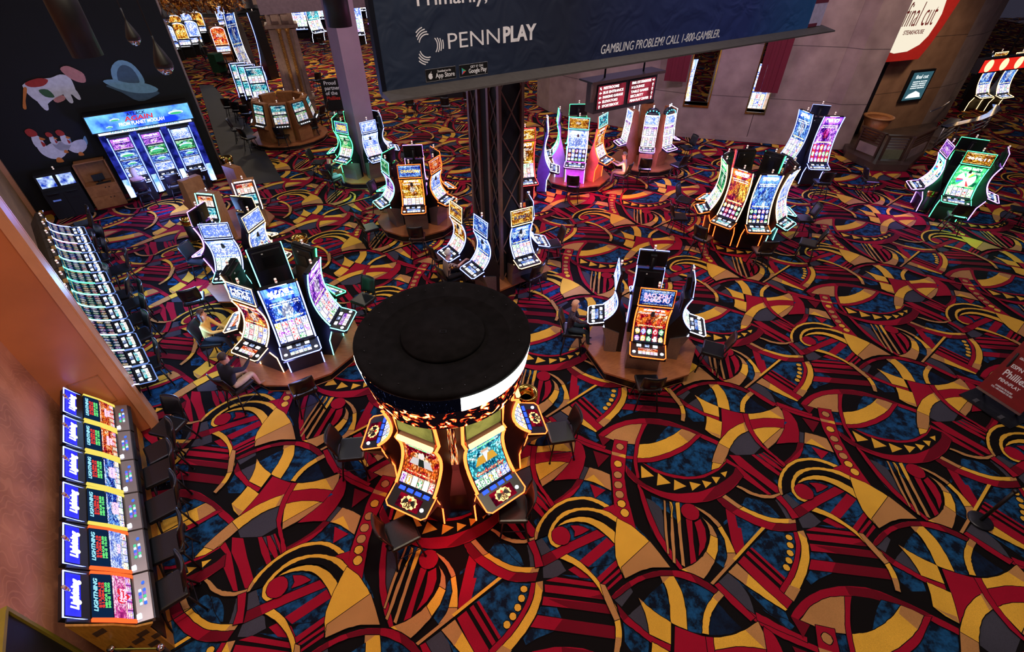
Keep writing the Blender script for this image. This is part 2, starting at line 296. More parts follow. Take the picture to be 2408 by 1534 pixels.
B-265,118 -259,126 -252,135 -245,143 -240,149 -235,154 -231,157 -228,160 -224,163 -197,155 -203,150 -209,146 -215,142 -221,138 -228,134 -235,131 -242,127 -249,124
Y-312,79 -306,79 -299,78 -293,79 -286,79 -278,81 -271,83 -263,85 -255,88 -247,91 -238,94 -230,98 -222,102 -214,106 -206,110 -199,115 -192,119 -186,124 -180,129 -175,134 -169,139 -182,147 -197,155 -218,140 -225,136 -232,133 -238,129 -245,126 -253,123 -260,120 -267,118 -275,116 -282,115 -288,115 -295,114 -302,114
T-197,155 -182,148 -169,139 -192,119 -208,143
R-316,68 -306,69 -297,69 -288,69 -279,70 -270,72 -261,75 -251,78 -242,81 -232,86 -221,91 -211,96 -201,102 -192,109 -184,116 -176,123 -170,128 -165,132 -163,134 -161,136 -158,138 -169,139 -175,134 -180,129 -186,124 -192,119 -199,115 -206,110 -214,106 -222,102 -230,98 -238,94 -247,91 -255,88 -263,85 -271,83 -278,81 -286,79 -293,79 -299,78 -306,79 -312,79
R-281,169 -285,161 -289,153 -293,145 -297,138 -300,132 -303,127 -305,122 -308,114 -311,105 -314,94 -318,82 -320,71 -321,61 -321,51 -321,41 -322,32 -316,32 -315,41 -315,51 -314,61 -313,71 -311,82 -307,93 -304,104 -300,114 -297,122 -294,129 -291,135 -287,142 -283,149 -279,156 -275,162 -270,169
R-338,63 -339,58 -340,53 -341,48 -340,43 -338,37 -334,31 -330,25 -324,19 -317,13 -309,6 -300,0 -291,-5 -282,-10 -271,-14 -261,-18 -252,-20 -244,-22 -236,-23 -228,-23 -221,-23 -212,-22 -204,-21 -196,-20 -187,-18 -177,-14 -166,-10 -156,-4 -145,2 -135,9 -125,17 -116,26 -106,35 -113,56 -117,52 -120,47 -124,42 -130,37 -137,32 -146,26 -155,21 -165,15 -175,11 -186,7 -197,3 -208,0 -219,-1 -230,-2 -240,-3 -250,-3 -259,-2 -267,-1 -275,1 -283,4 -292,8 -300,13 -308,18 -315,24 -320,29 -324,34 -327,39 -330,44
D-206,-20 -168,14 -130,37 -113,56 -106,35 -145,2 -187,-18
D-336,59 -317,28 -290,1 -324,19 -340,43
K-311,67 -310,67 -308,68 -306,67 -303,66 -298,62 -292,56 -286,51 -279,46 -273,43 -267,40 -261,38 -253,36 -245,34 -237,32 -228,30 -219,29 -210,29 -201,31 -193,33 -184,35 -175,38 -166,42 -158,46 -151,50 -145,55 -140,59 -135,64 -130,69 -113,56 -117,52 -120,47 -124,42 -130,37 -137,32 -146,26 -155,21 -165,15 -175,11 -186,7 -197,3 -208,0 -219,-1 -230,-2 -240,-3 -250,-3 -259,-2 -267,0 -276,2 -283,4 -291,8 -298,13 -305,17 -312,22
R-303,68 -296,64 -290,60 -284,56 -278,52 -272,49 -266,46 -259,43 -252,41 -244,39 -235,37 -226,35 -218,34 -209,35 -201,35 -193,37 -185,39 -177,42 -168,46 -159,51 -152,55 -146,59 -141,64 -136,68 -131,72 -129,67 -135,62 -140,58 -145,54 -151,49 -159,45 -167,41 -176,37 -184,33 -193,31 -202,30 -210,29 -219,29 -228,29 -237,31 -246,32 -254,35 -261,37 -268,40 -275,43 -282,46
Y-307,61 -286,36 -312,32
Y-276,43 -256,20 -285,15
Y-247,28 -227,13 -254,4
Y-218,23 -197,17 -218,3
Y-192,26 -174,21 -190,9
Y-170,34 -153,33 -166,19
Y-149,43 -134,47 -143,33
R-90,213 -85,211 -80,209 -74,207 -69,205 -63,203 -57,201 -51,199 -45,198 -47,180 -43,170 -73,163 -81,157 -90,151 -99,145 -105,140 -111,137 -114,134 -117,131 -121,128 -101,176 -95,196
Y-320,-159 -319,-163 -317,-166 -316,-170 -315,-175 -314,-180 -314,-185 -314,-191 -315,-198 -315,-205 -317,-213 -319,-222 -320,-230 -310,-235 -297,-240 -291,-212 -291,-205 -290,-198 -290,-192 -290,-185 -291,-179 -293,-172 -295,-165 -297,-159
T-320,-159 -304,-159 -318,-170
Y-364,-193 -362,-195 -360,-197 -357,-200 -355,-203 -352,-206 -348,-209 -344,-213 -340,-216 -335,-220 -330,-223 -325,-226 -320,-230 -328,-260 -358,-246 -357,-233 -358,-216
T-364,-193 -358,-199 -361,-203
Y-131,191 -128,189 -125,188 -122,186 -119,184 -115,182 -110,179 -106,176 -102,174 -110,153 -121,128 -136,139 -146,153 -137,172 -133,184
T-132,144 -118,138 -121,128 -146,153
Y-228,-182 -233,-186 -238,-189 -242,-193 -246,-197 -250,-200 -254,-204 -257,-208 -260,-212 -263,-216 -265,-220 -267,-224 -269,-228 -270,-232 -272,-236 -273,-241 -275,-245 -265,-247 -264,-243 -263,-240 -262,-236 -260,-233 -259,-230 -257,-227 -256,-223 -253,-220 -251,-216 -247,-212 -243,-208 -239,-204 -235,-200 -231,-197 -226,-193 -222,-190
T-228,-182 -222,-190 -235,-200 -241,-193
Y-41,174 -49,172 -57,170 -65,167 -73,163 -81,158 -90,153 -98,147 -105,140 -112,134 -118,128 -124,122 -129,116 -134,109 -139,102 -143,95 -148,87 -152,79 -156,69 -161,60 -165,50 -149,55 -130,71 -120,87 -115,94 -110,102 -105,109 -99,115 -94,122 -88,127 -82,133 -76,137 -70,141 -63,144 -57,147 -50,150
T-55,172 -44,174 -50,150 -59,147
T-129,116 -111,101 -120,87 -138,64 -158,69 -148,87
R50,212 53,209 56,207 59,204 61,201 63,196 64,190 65,183 65,177 65,170 63,163 61,156 59,149 56,141 52,133 48,125 45,117 23,117 -5,114 15,138 19,143 24,149 28,155 32,160 35,166 37,171 39,176 41,181 43,187 44,192 45,198 46,203
Y-36,197 -30,197 -24,197 -18,198 -12,199 -5,200 3,202 11,205 18,207 25,210 31,213 37,216 44,219 46,203 41,180 16,183 9,183 3,184 -4,183 -11,183 -18,182 -25,181 -33,180 -40,179
T19,207 44,219 46,203 41,180
R-40,179 -33,180 -25,181 -18,182 -11,183 -4,184 3,184 9,184 16,183 22,183 28,182 35,181 41,180 29,155 23,156 17,157 11,158 5,158 -1,158 -7,158 -13,158 -19,157 -25,156 -31,155 -36,153 -42,152
Y-42,152 -36,153 -31,155 -25,156 -19,157 -13,158 -7,158 -1,158 5,158 11,158 17,157 23,156 29,155 15,138 10,133 5,128 1,123 -5,118 -10,113 -16,109 -23,105 -29,101 -34,116 -39,136
T23,155 29,155 15,138 -5,118 -29,101 -33,114 -5,135
B39,175 44,172 34,165
R-46,198 -47,191 -48,185 -49,179 -50,172 -51,166 -51,160 -51,153 -51,147 -50,140 -49,134 -48,127 -47,120 -44,114 -41,107 -37,101 -34,94 -31,89 -27,84 -24,79 -22,74 -20,69 -18,65 -16,61 -14,57 -7,63 -9,66 -11,69 -13,72 -16,76 -18,81 -22,86 -25,92 -28,97 -30,101 -32,104 -34,107 -36,111 -37,118 -39,126 -40,134 -41,141 -41,148 -42,154 -41,161 -41,168 -40,175 -38,182 -37,190 -35,197
R42,117 39,112 36,107 33,103 29,98 25,94 21,90 16,86 11,82 6,78 1,75 -4,71 -9,68 -7,63 -2,65 4,67 9,69 13,71 18,74 22,76 26,79 30,82 33,85 37,90 40,94 44,98 46,103 49,107 52,111 55,115
D42,117 55,115 48,106 25,88 -7,63 -9,68 11,82 29,98
T70,144 74,143 78,141 83,140 87,138 93,136 98,133 104,130 109,127 108,111 106,91 88,102 84,104 81,106 78,108 74,110 69,112 65,113 60,114 55,115
Y76,127 89,109 95,99 74,110 58,115
R66,106 95,92 72,75
D83,185 115,172 88,144
D99,227 124,214 105,196
R133,214 130,206 127,197 124,189 122,181 120,174 118,167 116,160 115,153 114,146 114,139 114,132 113,124 112,115 111,105 110,95 109,86 108,78 108,72 107,65 107,59 107,53 108,47 108,40 109,34 124,22 139,10 137,45 137,52 136,59 136,66 135,73 135,82 136,92 136,102 137,111 137,118 138,124 139,130 141,137 143,145 145,154 148,164 150,173 153,182 155,190 157,199 160,208
T122,183 150,174 148,166 121,175
Y133,172 144,176 150,174 148,166
K151,195 150,199 147,202 144,204 140,204 136,202 133,199 133,195 133,191 136,188 140,186 144,186 147,188 150,191
T149,195 149,198 146,201 143,203 140,203 137,201 134,198 134,195 134,192 137,189 140,187 143,187 146,189 149,192
K139,152 138,156 135,159 132,161 128,161 124,159 122,156 121,152 122,148 124,145 128,143 132,143 135,145 138,148
Y137,152 137,156 135,158 131,160 128,160 125,158 123,156 122,152 123,149 125,146 128,145 131,145 135,146 137,149
K134,126 133,130 131,133 127,135 123,135 119,133 117,130 116,126 117,122 119,119 123,117 127,117 131,119 133,122
T133,126 132,130 130,132 127,134 123,134 120,132 118,130 117,126 118,123 120,120 123,119 127,119 130,120 132,123
K131,103 130,107 128,110 124,112 120,112 116,110 114,107 113,103 114,100 116,96 120,95 124,95 128,96 130,100
T130,103 129,107 127,110 124,111 120,111 117,110 115,107 114,103 115,100 117,97 120,96 124,96 127,97 129,100
K130,82 129,86 126,90 123,91 119,91 115,90 113,86 112,82 113,79 115,75 119,74 123,74 126,75 129,79
T129,82 128,86 126,89 123,90 119,90 116,89 114,86 113,82 114,79 116,76 119,75 123,75 126,76 128,79
K130,63 130,67 127,70 123,72 119,72 116,70 113,67 112,63 113,59 116,56 119,54 123,54 127,56 130,59
Y129,63 128,66 126,69 123,70 120,70 117,69 114,66 114,63 114,59 117,57 120,55 123,55 126,57 128,59
K133,44 132,48 130,51 126,53 122,53 118,51 116,48 115,44 116,40 118,37 122,35 126,35 130,37 132,40
Y132,44 131,47 129,50 126,52 122,52 119,50 117,47 116,44 117,41 119,38 122,36 126,36 129,38 131,41
R79,50 106,61 109,35
K97,58 94,61 90,63 87,66 83,68 79,70 75,72 70,74 66,76 61,77 56,77 51,78 46,78 40,77 34,77 28,76 22,75 16,73 10,70 4,67 -2,64 -8,60 -13,55 -19,51 -23,46 -28,41 -32,36 -35,31 -38,27 -41,22 -43,18 -45,14 -46,10 -47,6 -47,1 -48,-3 -48,-7 -33,-2 -17,5 -14,14 -11,17 -8,20 -4,24 0,27 5,30 10,33 16,35 21,37 28,38 34,38 41,38 47,38 53,38 58,37 64,36 70,33 77,28 84,21 91,14 99,7 109,34 106,37 103,40 100,43 97,46 93,47 88,48 84,49 79,50
T-49,-8 -53,-10 -58,-11 -63,-13 -67,-14 -71,-14 -75,-14 -79,-14 -83,-14 -89,-13 -94,-11 -100,-9 -105,-7 -109,-5 -112,-3 -115,0 -118,3 -120,5 -123,7 -126,9 -129,11 -125,14 -122,12 -119,11 -116,9 -113,7 -109,4 -106,2 -102,-1 -98,-3 -94,-4 -90,-6 -85,-6 -81,-7 -76,-7 -72,-8 -68,-8 -64,-7 -60,-6 -56,-5 -52,-4 -48,-2
Y97,58 94,61 90,63 87,66 83,68 79,70 75,72 70,74 66,76 61,77 56,77 51,78 46,78 40,77 34,77 28,76 22,75 16,73 10,70 4,67 -2,64 -8,60 -13,55 -19,51 -23,46 -28,41 -32,36 -35,31 -38,27 -41,22 -43,18 -45,14 -46,10 -47,6 -48,1 -48,-3 -48,-8 -44,-6 -43,-2 -42,2 -41,6 -39,10 -38,14 -36,18 -34,23 -31,27 -29,31 -25,35 -22,40 -18,44 -13,48 -8,53 -2,57 3,60 9,63 14,66 19,68 25,69 30,70 36,71 42,72 47,72 51,72 55,71 59,70 62,69 66,68 70,66 73,64 77,63 79,61 82,59 85,57 87,55
T-46,10 -41,6 -44,-6 -48,-8
Y109,34 105,37 101,40 98,43 93,46 88,48 83,50 77,51 71,52 66,54 61,54 56,55 50,55 45,55 40,54 34,54 29,53 24,51 18,50 13,48 9,46 4,43 0,39 -5,35 -8,30 -12,26 -15,22 -17,18 -19,14 -21,10 -22,6 -23,3 -24,-1 -23,-5 -22,-9 -21,-12 -20,-15 -17,-18 -15,-19 -12,-21 -9,-22 3,-16 -1,-15 -5,-15 -9,-14 -12,-12 -14,-10 -15,-7 -16,-4 -16,-1 -16,2 -15,6 -14,10 -12,14 -11,17 -9,20 -6,24 -3,27 -1,30 3,33 6,35 10,38 15,40 19,43 24,45 29,46 34,48 39,49 44,49 49,49 55,49 60,48 66,47 71,45 76,44 80,42 84,39 89,37 93,34 97,31 101,28 105,25
Y-5,18 -2,20 1,23 5,25 9,28 13,30 17,31 22,33 27,34 32,35 36,36 41,36 46,36 50,35 54,35 58,34 63,32 67,30 72,28 76,26 81,23 86,19 90,15 95,11 99,6 95,-15 92,-11 89,-7 86,-3 82,1 79,4 75,8 71,12 67,15 63,18 58,21 54,23 49,25 44,26 39,26 34,27 30,27 25,26 21,26 16,25 12,24
R19,19 24,19 29,19 33,19 37,18 41,17 45,15 49,13 53,11 38,3 24,-2 26,8
R17,0 15,7 11,13 4,17 -4,17 -11,13 -16,7 -17,0 -16,-8 -11,-14 -4,-17 4,-17 11,-14 15,-8
Y108,33 107,29 105,24 104,19 102,13 101,7 99,0 97,-7 96,-14 95,-22 94,-30 93,-38 94,-45 95,-53 98,-60 100,-67 103,-75 130,-63 136,-61 142,-60 148,-58 154,-57 161,-57 169,-57 176,-57 184,-57 171,-32 168,-26 165,-21 162,-16 157,-10 152,-3 145,4 138,12 131,19
T100,-57 100,-60 100,-62 101,-64 101,-67 101,-69 102,-71 102,-73 103,-75 130,-63 136,-61 142,-60 148,-58 154,-57 161,-57 169,-57 176,-57 184,-57 171,-32 159,-11
R161,108 161,105 160,102 160,98 161,91 161,82 161,70 162,58 163,46 164,34 166,22 169,11 171,1 174,-9 178,-18 181,-26 185,-34 188,-41 192,-48 196,-54 200,-61 206,-60 203,-52 200,-45 197,-38 194,-30 190,-21 187,-13 183,-3 180,6 178,17 176,28 174,39 172,50 171,60 170,70 169,80 168,90
T204,70 201,55 197,39 194,24 191,10 189,-2 188,-12 187,-22 185,-33 188,-34 190,-23 192,-12 194,0 196,12 199,26 201,40 204,54 207,68
T214,67 213,60 212,52 211,44 209,36 207,28 205,21 203,12 200,2 198,-9 196,-22 194,-35 191,-48 195,-51 198,-38 201,-26 203,-13 206,0 209,16 212,32 215,49 219,66
T226,65 223,51 220,36 218,21 215,6 213,-9 210,-23 208,-38 205,-53 210,-56 213,-39 216,-21 219,-4 222,12 225,26 228,39 230,52 233,65
Y216,56 209,36 210,33 218,55 218,65 214,67
Y225,63 233,65 226,30 218,22
R236,31 247,29 237,-13 232,-47 221,-52 229,-13
R250,24 263,31 266,12 265,7 264,2 263,-3 262,-8 260,-12 258,-15 256,-19 254,-23 250,-27 247,-30 243,-34 239,-38 247,-17 250,6
R265,46 263,53 259,59 252,62 244,62 238,59 233,53 231,46 233,38 238,32 244,29 252,29 259,32 263,38
T267,35 270,30 274,26 277,21 280,16 281,11 282,5 283,0 282,-6 282,-11 280,-17 278,-23 276,-28 273,-34 270,-39 266,-44 262,-50 256,-56 250,-63 243,-70 236,-76 221,-68 202,-61 224,-53 229,-50 234,-47 238,-44 242,-41 247,-38 250,-34 254,-30 258,-26 261,-22 264,-17 266,-12 269,-8 270,-3 272,3 273,7 273,12 273,16 273,19 272,23 271,26
Y272,0 283,-6 276,-28 265,-45 255,-30 265,-15
Y202,-61 207,-59 214,-65 209,-64
T260,57 265,54 270,51 275,48 279,44 284,40 288,34 293,28 296,22 299,15 301,8 302,1 303,-6 304,-12 305,-17 305,-22 305,-27 305,-30 305,-32 305,-34 305,-36 291,-48 277,-57 287,-43 289,-39 290,-36 291,-32 292,-28 293,-24 294,-18 295,-13 295,-8 294,-2 294,3 292,9 291,14 289,19 286,24 284,28 281,33 277,38 273,42 269,46 265,50
Y298,17 303,-6 305,-27 305,-32 291,-32 295,-8 290,13
T371,15 377,13 249,-86 245,-83
Y371,15 377,13 301,-46 297,-43
Y7,-34 12,-37 18,-40 24,-44 30,-48 36,-54 42,-61 48,-68 54,-75 59,-83 65,-91 70,-99 74,-106 77,-113 80,-120 81,-127 82,-133 83,-140 83,-147 83,-154 82,-161 80,-168 78,-174 75,-180 73,-186 66,-183 68,-178 70,-174 71,-169 72,-163 73,-157 74,-151 74,-144 73,-137 72,-130 69,-123 67,-115 63,-108 60,-100 56,-91 51,-83 46,-76 40,-69 34,-64 28,-59 21,-54 15,-50 8,-47 2,-44 -5,-41
T59,-84 67,-86 74,-106 83,-137 74,-140 63,-108
T72,-163 81,-164 73,-186 66,-183
R-61,-13 -49,-8 -42,-29 -35,-54 -49,-57 -51,-36
'''
# ---------------------------------------------------------------- the patterned carpet
def carpet_mat(name, rgb, mottle=None, v=.18):
    m = bpy.data.materials.new(name); m.use_nodes = True; nt = m.node_tree; b = nt.nodes['Principled BSDF']
    tc = _n(nt, 'ShaderNodeTexCoord'); a = _n(nt, 'ShaderNodeTexNoise'); a.inputs['Scale'].default_value = 170; a.inputs['Detail'].default_value = 2
    L(nt, tc.outputs['Object'], a.inputs['Vector']); r = _n(nt, 'ShaderNodeValToRGB'); c = lin(rgb)
    r.color_ramp.elements[0].position = .35; r.color_ramp.elements[1].position = .65
    r.color_ramp.elements[0].color = tuple(x*(1-v) for x in c[:3])+(1,); r.color_ramp.elements[1].color = tuple(x*(1+v) for x in c[:3])+(1,)
    L(nt, a.outputs[0], r.inputs[0]); out = r.outputs[0]
    # broad wear variation
    wn = _n(nt, 'ShaderNodeTexNoise'); wn.inputs['Scale'].default_value = 1.1; wn.inputs['Detail'].default_value = 5; L(nt, tc.outputs['Object'], wn.inputs['Vector'])
    wr = _n(nt, 'ShaderNodeMapRange'); wr.inputs[1].default_value = .3; wr.inputs[2].default_value = .7; wr.inputs[3].default_value = .86; wr.inputs[4].default_value = 1.1
    L(nt, wn.outputs[0], wr.inputs[0]); mx = _n(nt, 'ShaderNodeMix', data_type='RGBA', blend_type='MULTIPLY'); mx.inputs[0].default_value = 1
    L(nt, out, mx.inputs[6]); L(nt, wr.outputs[0], mx.inputs[7]); out = mx.outputs[2]
    if mottle:
        n2 = _n(nt, 'ShaderNodeTexNoise'); n2.inputs['Scale'].default_value = 5.5; n2.inputs['Detail'].default_value = 6; n2.inputs['Roughness'].default_value = .65
        L(nt, tc.outputs['Object'], n2.inputs['Vector']); r2 = _n(nt, 'ShaderNodeValToRGB'); r2.color_ramp.elements[0].position = .42; r2.color_ramp.elements[1].position = .60
        L(nt, n2.outputs[0], r2.inputs[0]); m2 = _n(nt, 'ShaderNodeMix', data_type='RGBA'); L(nt, r2.outputs[0], m2.inputs[0]); L(nt, out, m2.inputs[6]); m2.inputs[7].default_value = lin(mottle); out = m2.outputs[2]
    L(nt, out, b.inputs['Base Color']); b.inputs['Roughness'].default_value = .95; b.inputs['Specular IOR Level'].default_value = .15
    return m
CM = {'K': carpet_mat('carpet_black', (13, 9, 12)), 'B': carpet_mat('carpet_blue', (10, 18, 36), (22, 74, 124)), 'M': carpet_mat('carpet_navy', (10, 16, 34), (14, 30, 58)),
      'R': carpet_mat('carpet_red', (150, 12, 42)), 'D': carpet_mat('carpet_dark_red', (104, 8, 30)), 'Y': carpet_mat('carpet_gold', (222, 168, 60)),
      'T': carpet_mat('carpet_tan', (178, 126, 78)), 'N': carpet_mat('carpet_grey', (62, 60, 74))}
S2 = (5.7194, 5.1870); LA = (4.8365, .87465); LB = (-2.5874, 3.6057)
SH = []
for ln_ in CARPET.strip().split('\n'):
    SH.append((ln_[0], [tuple(int(a)/100 for a in q.split(',')) for q in ln_[1:].split()]))
def grow(q, d):
    n = len(q); ar = sum(q[i][0]*q[(i+1) % n][1]-q[(i+1) % n][0]*q[i][1] for i in range(n)); sg = 1 if ar > 0 else -1; o = []
    for i in range(n):
        a, b, c = Vector(q[i-1]), Vector(q[i]), Vector(q[(i+1) % n]); u, v = b-a, c-b
        if u.length < 1e-6 or v.length < 1e-6: o.append(tuple(b)); continue
        u.normalize(); v.normalize(); m = Vector((u.y+v.y, -u.x-v.x))
        if m.length < .3: m = Vector((u.y, -u.x))
        m.normalize(); k = min(1.6, 1/max(.3, m.dot(Vector((u.y, -u.x))))); o.append(tuple(b+m*d*k*sg))
    return o
OUTL = [grow(q, .011) if c in 'RYTB' and len(q) > 5 else None for c, q in SH]
fb = MB(); Z0 = -.04
X0, X1, Y0, Y1 = -45, 60, -8, 95
fb.add([(X0, Y0, Z0), (X1, Y0, Z0), (X1, Y1, Z0), (X0, Y1, Z0), (X0, Y0, -.3), (X1, Y0, -.3), (X1, Y1, -.3), (X0, Y1, -.3)],
       [(0, 1, 2, 3), (7, 6, 5, 4), (4, 5, 1, 0), (5, 6, 2, 1), (6, 7, 3, 2), (7, 4, 0, 3)], CM['K'])
for i in range(-14, 22):
    for j in range(-8, 22):
        ox = S2[0]+i*LA[0]+j*LB[0]; oy = S2[1]+i*LA[1]+j*LB[1]
        if oy < -4 or oy > 72: continue
        p_ = Vector((ox, oy, -CH)); zc = p_.dot(_fw)
        if zc < 1 and oy > 3: continue
        if oy > 3:
            u_ = p_.dot(_rt)/zc*FPX; mg = 3.6/zc*FPX+60
            if abs(u_) > 1204+mg: continue
        elif not -9 < ox < 10: continue
        for k, (c, q) in enumerate(SH):
            z = Z0+.0002*(k+1)
            if OUTL[k] and zc < 34: fb.add([(ox+x, oy+y, z-.0001) for x, y in OUTL[k]], [list(range(len(q)))], CM['K'])
            fb.add([(ox+x, oy+y, z) for x, y in q], [list(range(len(q)))], CM[c])
fl_ = struct(fb.build('floor'))
# keep every carpet figure facing up
_me = fl_.data
_bm = bmesh.new(); _bm.from_mesh(_me)
_bm.normal_update()
_fl = [f for f in _bm.faces if f.normal.z < -.5 and f.calc_center_median().z > Z0-.01]
bmesh.ops.reverse_faces(_bm, faces=_fl); _bm.to_mesh(_me); _bm.free()
fl_.location.z = -Z0-.0002*len(SH)-.0004
# ---------------------------------------------------------------- walls of the hall
UA = math.radians(35.7); U = Vector((math.cos(UA), math.sin(UA), 0)); V = Vector((-U.y, U.x, 0)); ZV = Vector((0, 0, 1))
def wood(name, a, b, sc_=6, rough=.4, rot=0):
    m = bpy.data.materials.new(name); m.use_nodes = True; nt = m.node_tree; p = nt.nodes['Principled BSDF']
    tc = _n(nt, 'ShaderNodeTexCoord'); mp = _n(nt, 'ShaderNodeMapping'); mp.inputs['Scale'].default_value = (1, 6, 1) if rot == 0 else (6, 1, 1)
    L(nt, tc.outputs['Object'], mp.inputs[0]); no = _n(nt, 'ShaderNodeTexNoise'); no.inputs['Scale'].default_value = sc_; no.inputs['Detail'].default_value = 6; no.inputs['Distortion'].default_value = .6
    L(nt, mp.outputs[0], no.inputs[0]); r = _n(nt, 'ShaderNodeValToRGB'); r.color_ramp.elements[0].color = lin(a); r.color_ramp.elements[1].color = lin(b)
    r.color_ramp.elements[0].position = .35; r.color_ramp.elements[1].position = .65
    L(nt, no.outputs[0], r.inputs[0]); L(nt, r.outputs[0], p.inputs['Base Color']); p.inputs['Roughness'].default_value = rough; MATS[name] = m; return m
WOOD = wood('maple_laminate', (150, 98, 58), (172, 116, 70)); WOODR = wood('red_maple', (146, 86, 50), (168, 104, 62)); WOODD = wood('dark_walnut', (58, 38, 30), (80, 52, 40))
BLK = pbr('satin_black', (16, 16, 20), .45); BLKP = pbr('black_paint', (7, 7, 13), .8, 0, .15, 3); GUN = pbr('gunmetal', (60, 60, 68), .35, .8); SIL = pbr('brushed_silver', (150, 146, 150), .3, .85, .08, 20)
CHR = pbr('chrome', (200, 200, 205), .12, 1); BRASS = pbr('brass', (200, 160, 84), .2, 1); WHT = pbr('white_plastic', (225, 225, 225), .4)
REDM = pbr('red_enamel', (150, 20, 24), .4); LEA = pbr('black_leather', (14, 16, 21), .3, 0, .15, 6, .15, 90, spec=.6)
def motif_wall(name, a, b, c):
    """painted wallpaper with faint curling line work"""
    m = bpy.data.materials.new(name); m.use_nodes = True; nt = m.node_tree; p = nt.nodes['Principled BSDF']; tc = _n(nt, 'ShaderNodeTexCoord')
    no = _n(nt, 'ShaderNodeTexNoise'); no.inputs['Scale'].default_value = 1.2; no.inputs['Detail'].default_value = 5; L(nt, tc.outputs['Object'], no.inputs[0])
    r = _n(nt, 'ShaderNodeValToRGB'); r.color_ramp.elements[0].color = lin(a); r.color_ramp.elements[1].color = lin(b); r.color_ramp.elements[0].position = .35; r.color_ramp.elements[1].position = .68
    L(nt, no.outputs[0], r.inputs[0]); wv = _n(nt, 'ShaderNodeTexWave'); wv.wave_type = 'RINGS'; wv.inputs['Scale'].default_value = 2.2; wv.inputs['Distortion'].default_value = 22; wv.inputs['Detail'].default_value = 1; wv.inputs['Detail Scale'].default_value = 1.1
    L(nt, tc.outputs['Object'], wv.inputs[0]); r2 = _n(nt, 'ShaderNodeValToRGB'); r2.color_ramp.elements[0].position = .86; r2.color_ramp.elements[1].position = .93
    L(nt, wv.outputs[1] if len(wv.outputs) > 1 else wv.outputs[0], r2.inputs[0]); mx = _n(nt, 'ShaderNodeMix', data_type='RGBA'); mu = _n(nt, 'ShaderNodeMath', operation='MULTIPLY'); mu.inputs[1].default_value = .3
    L(nt, r2.outputs[0], mu.inputs[0]); L(nt, mu.outputs[0], mx.inputs[0]); L(nt, r.outputs[0], mx.inputs[6]); mx.inputs[7].default_value = lin(c); L(nt, mx.outputs[2], p.inputs['Base Color']); p.inputs['Roughness'].default_value = .75
    return m
PAPER = motif_wall('figured_wallpaper', (150, 90, 64), (196, 128, 98), (206, 142, 108)); PAPER2 = motif_wall('ochre_wallpaper', (150, 112, 62), (176, 134, 76), (128, 92, 50))
def stone(name, a, b, pitch=1.15, off=.0):
    """large limestone panels: mottling plus dark joints every pitch metres of height"""
    m = bpy.data.materials.new(name); m.use_nodes = True; nt = m.node_tree; p = nt.nodes['Principled BSDF']; tc = _n(nt, 'ShaderNodeTexCoord')
    no = _n(nt, 'ShaderNodeTexNoise'); no.inputs['Scale'].default_value = 1.3; no.inputs['Detail'].default_value = 7; L(nt, tc.outputs['Object'], no.inputs[0])
    r = _n(nt, 'ShaderNodeValToRGB'); r.color_ramp.elements[0].color = lin(a); r.color_ramp.elements[1].color = lin(b); r.color_ramp.elements[0].position = .32; r.color_ramp.elements[1].position = .7
    L(nt, no.outputs[0], r.inputs[0]); sp = _n(nt, 'ShaderNodeSeparateXYZ'); L(nt, tc.outputs['Object'], sp.inputs[0])
    d = _n(nt, 'ShaderNodeMath', operation='DIVIDE'); d.inputs[1].default_value = pitch; ad = _n(nt, 'ShaderNodeMath', operation='ADD'); ad.inputs[1].default_value = off
    L(nt, sp.outputs[2], ad.inputs[0]); L(nt, ad.outputs[0], d.inputs[0]); fr = _n(nt, 'ShaderNodeMath', operation='FRACT'); L(nt, d.outputs[0], fr.inputs[0])
    lt = _n(nt, 'ShaderNodeMath', operation='LESS_THAN'); lt.inputs[1].default_value = .03/pitch; L(nt, fr.outputs[0], lt.inputs[0]); mu = _n(nt, 'ShaderNodeMath', operation='MULTIPLY'); mu.inputs[1].default_value = .75; L(nt, lt.outputs[0], mu.inputs[0])
    mx = _n(nt, 'ShaderNodeMix', data_type='RGBA'); L(nt, mu.outputs[0], mx.inputs[0]); L(nt, r.outputs[0], mx.inputs[6]); mx.inputs[7].default_value = lin(tuple(v*.35 for v in a)); L(nt, mx.outputs[2], p.inputs['Base Color']); p.inputs['Roughness'].default_value = .8
    return m
STONE = stone('limestone_panels', (136, 112, 104), (168, 142, 130), 2.3, .2); PINK = pbr('lilac_render', (158, 128, 146), .8, 0, .06, 2); ORNW = pbr('ornate_cream', (170, 138, 126), .6, 0, .15, 4)
def wall(name, pts, z0, z1, th, mat, side=1):
    """vertical wall through floor points; thickness goes away from the room"""
    pts = [Vector((p[0], p[1], 0)) for p in pts]; out = []
    for i, p in enumerate(pts):
        d = (pts[min(i+1, len(pts)-1)]-pts[max(i-1, 0)]).normalized(); out.append(p+Vector((-d.y, d.x, 0))*th*side)
    q = [(p.x, p.y) for p in pts]+[(p.x, p.y) for p in reversed(out)]
    if side < 0: q = q[::-1]
    return struct(MB().slab(q, z0, z1, mat).build(name))
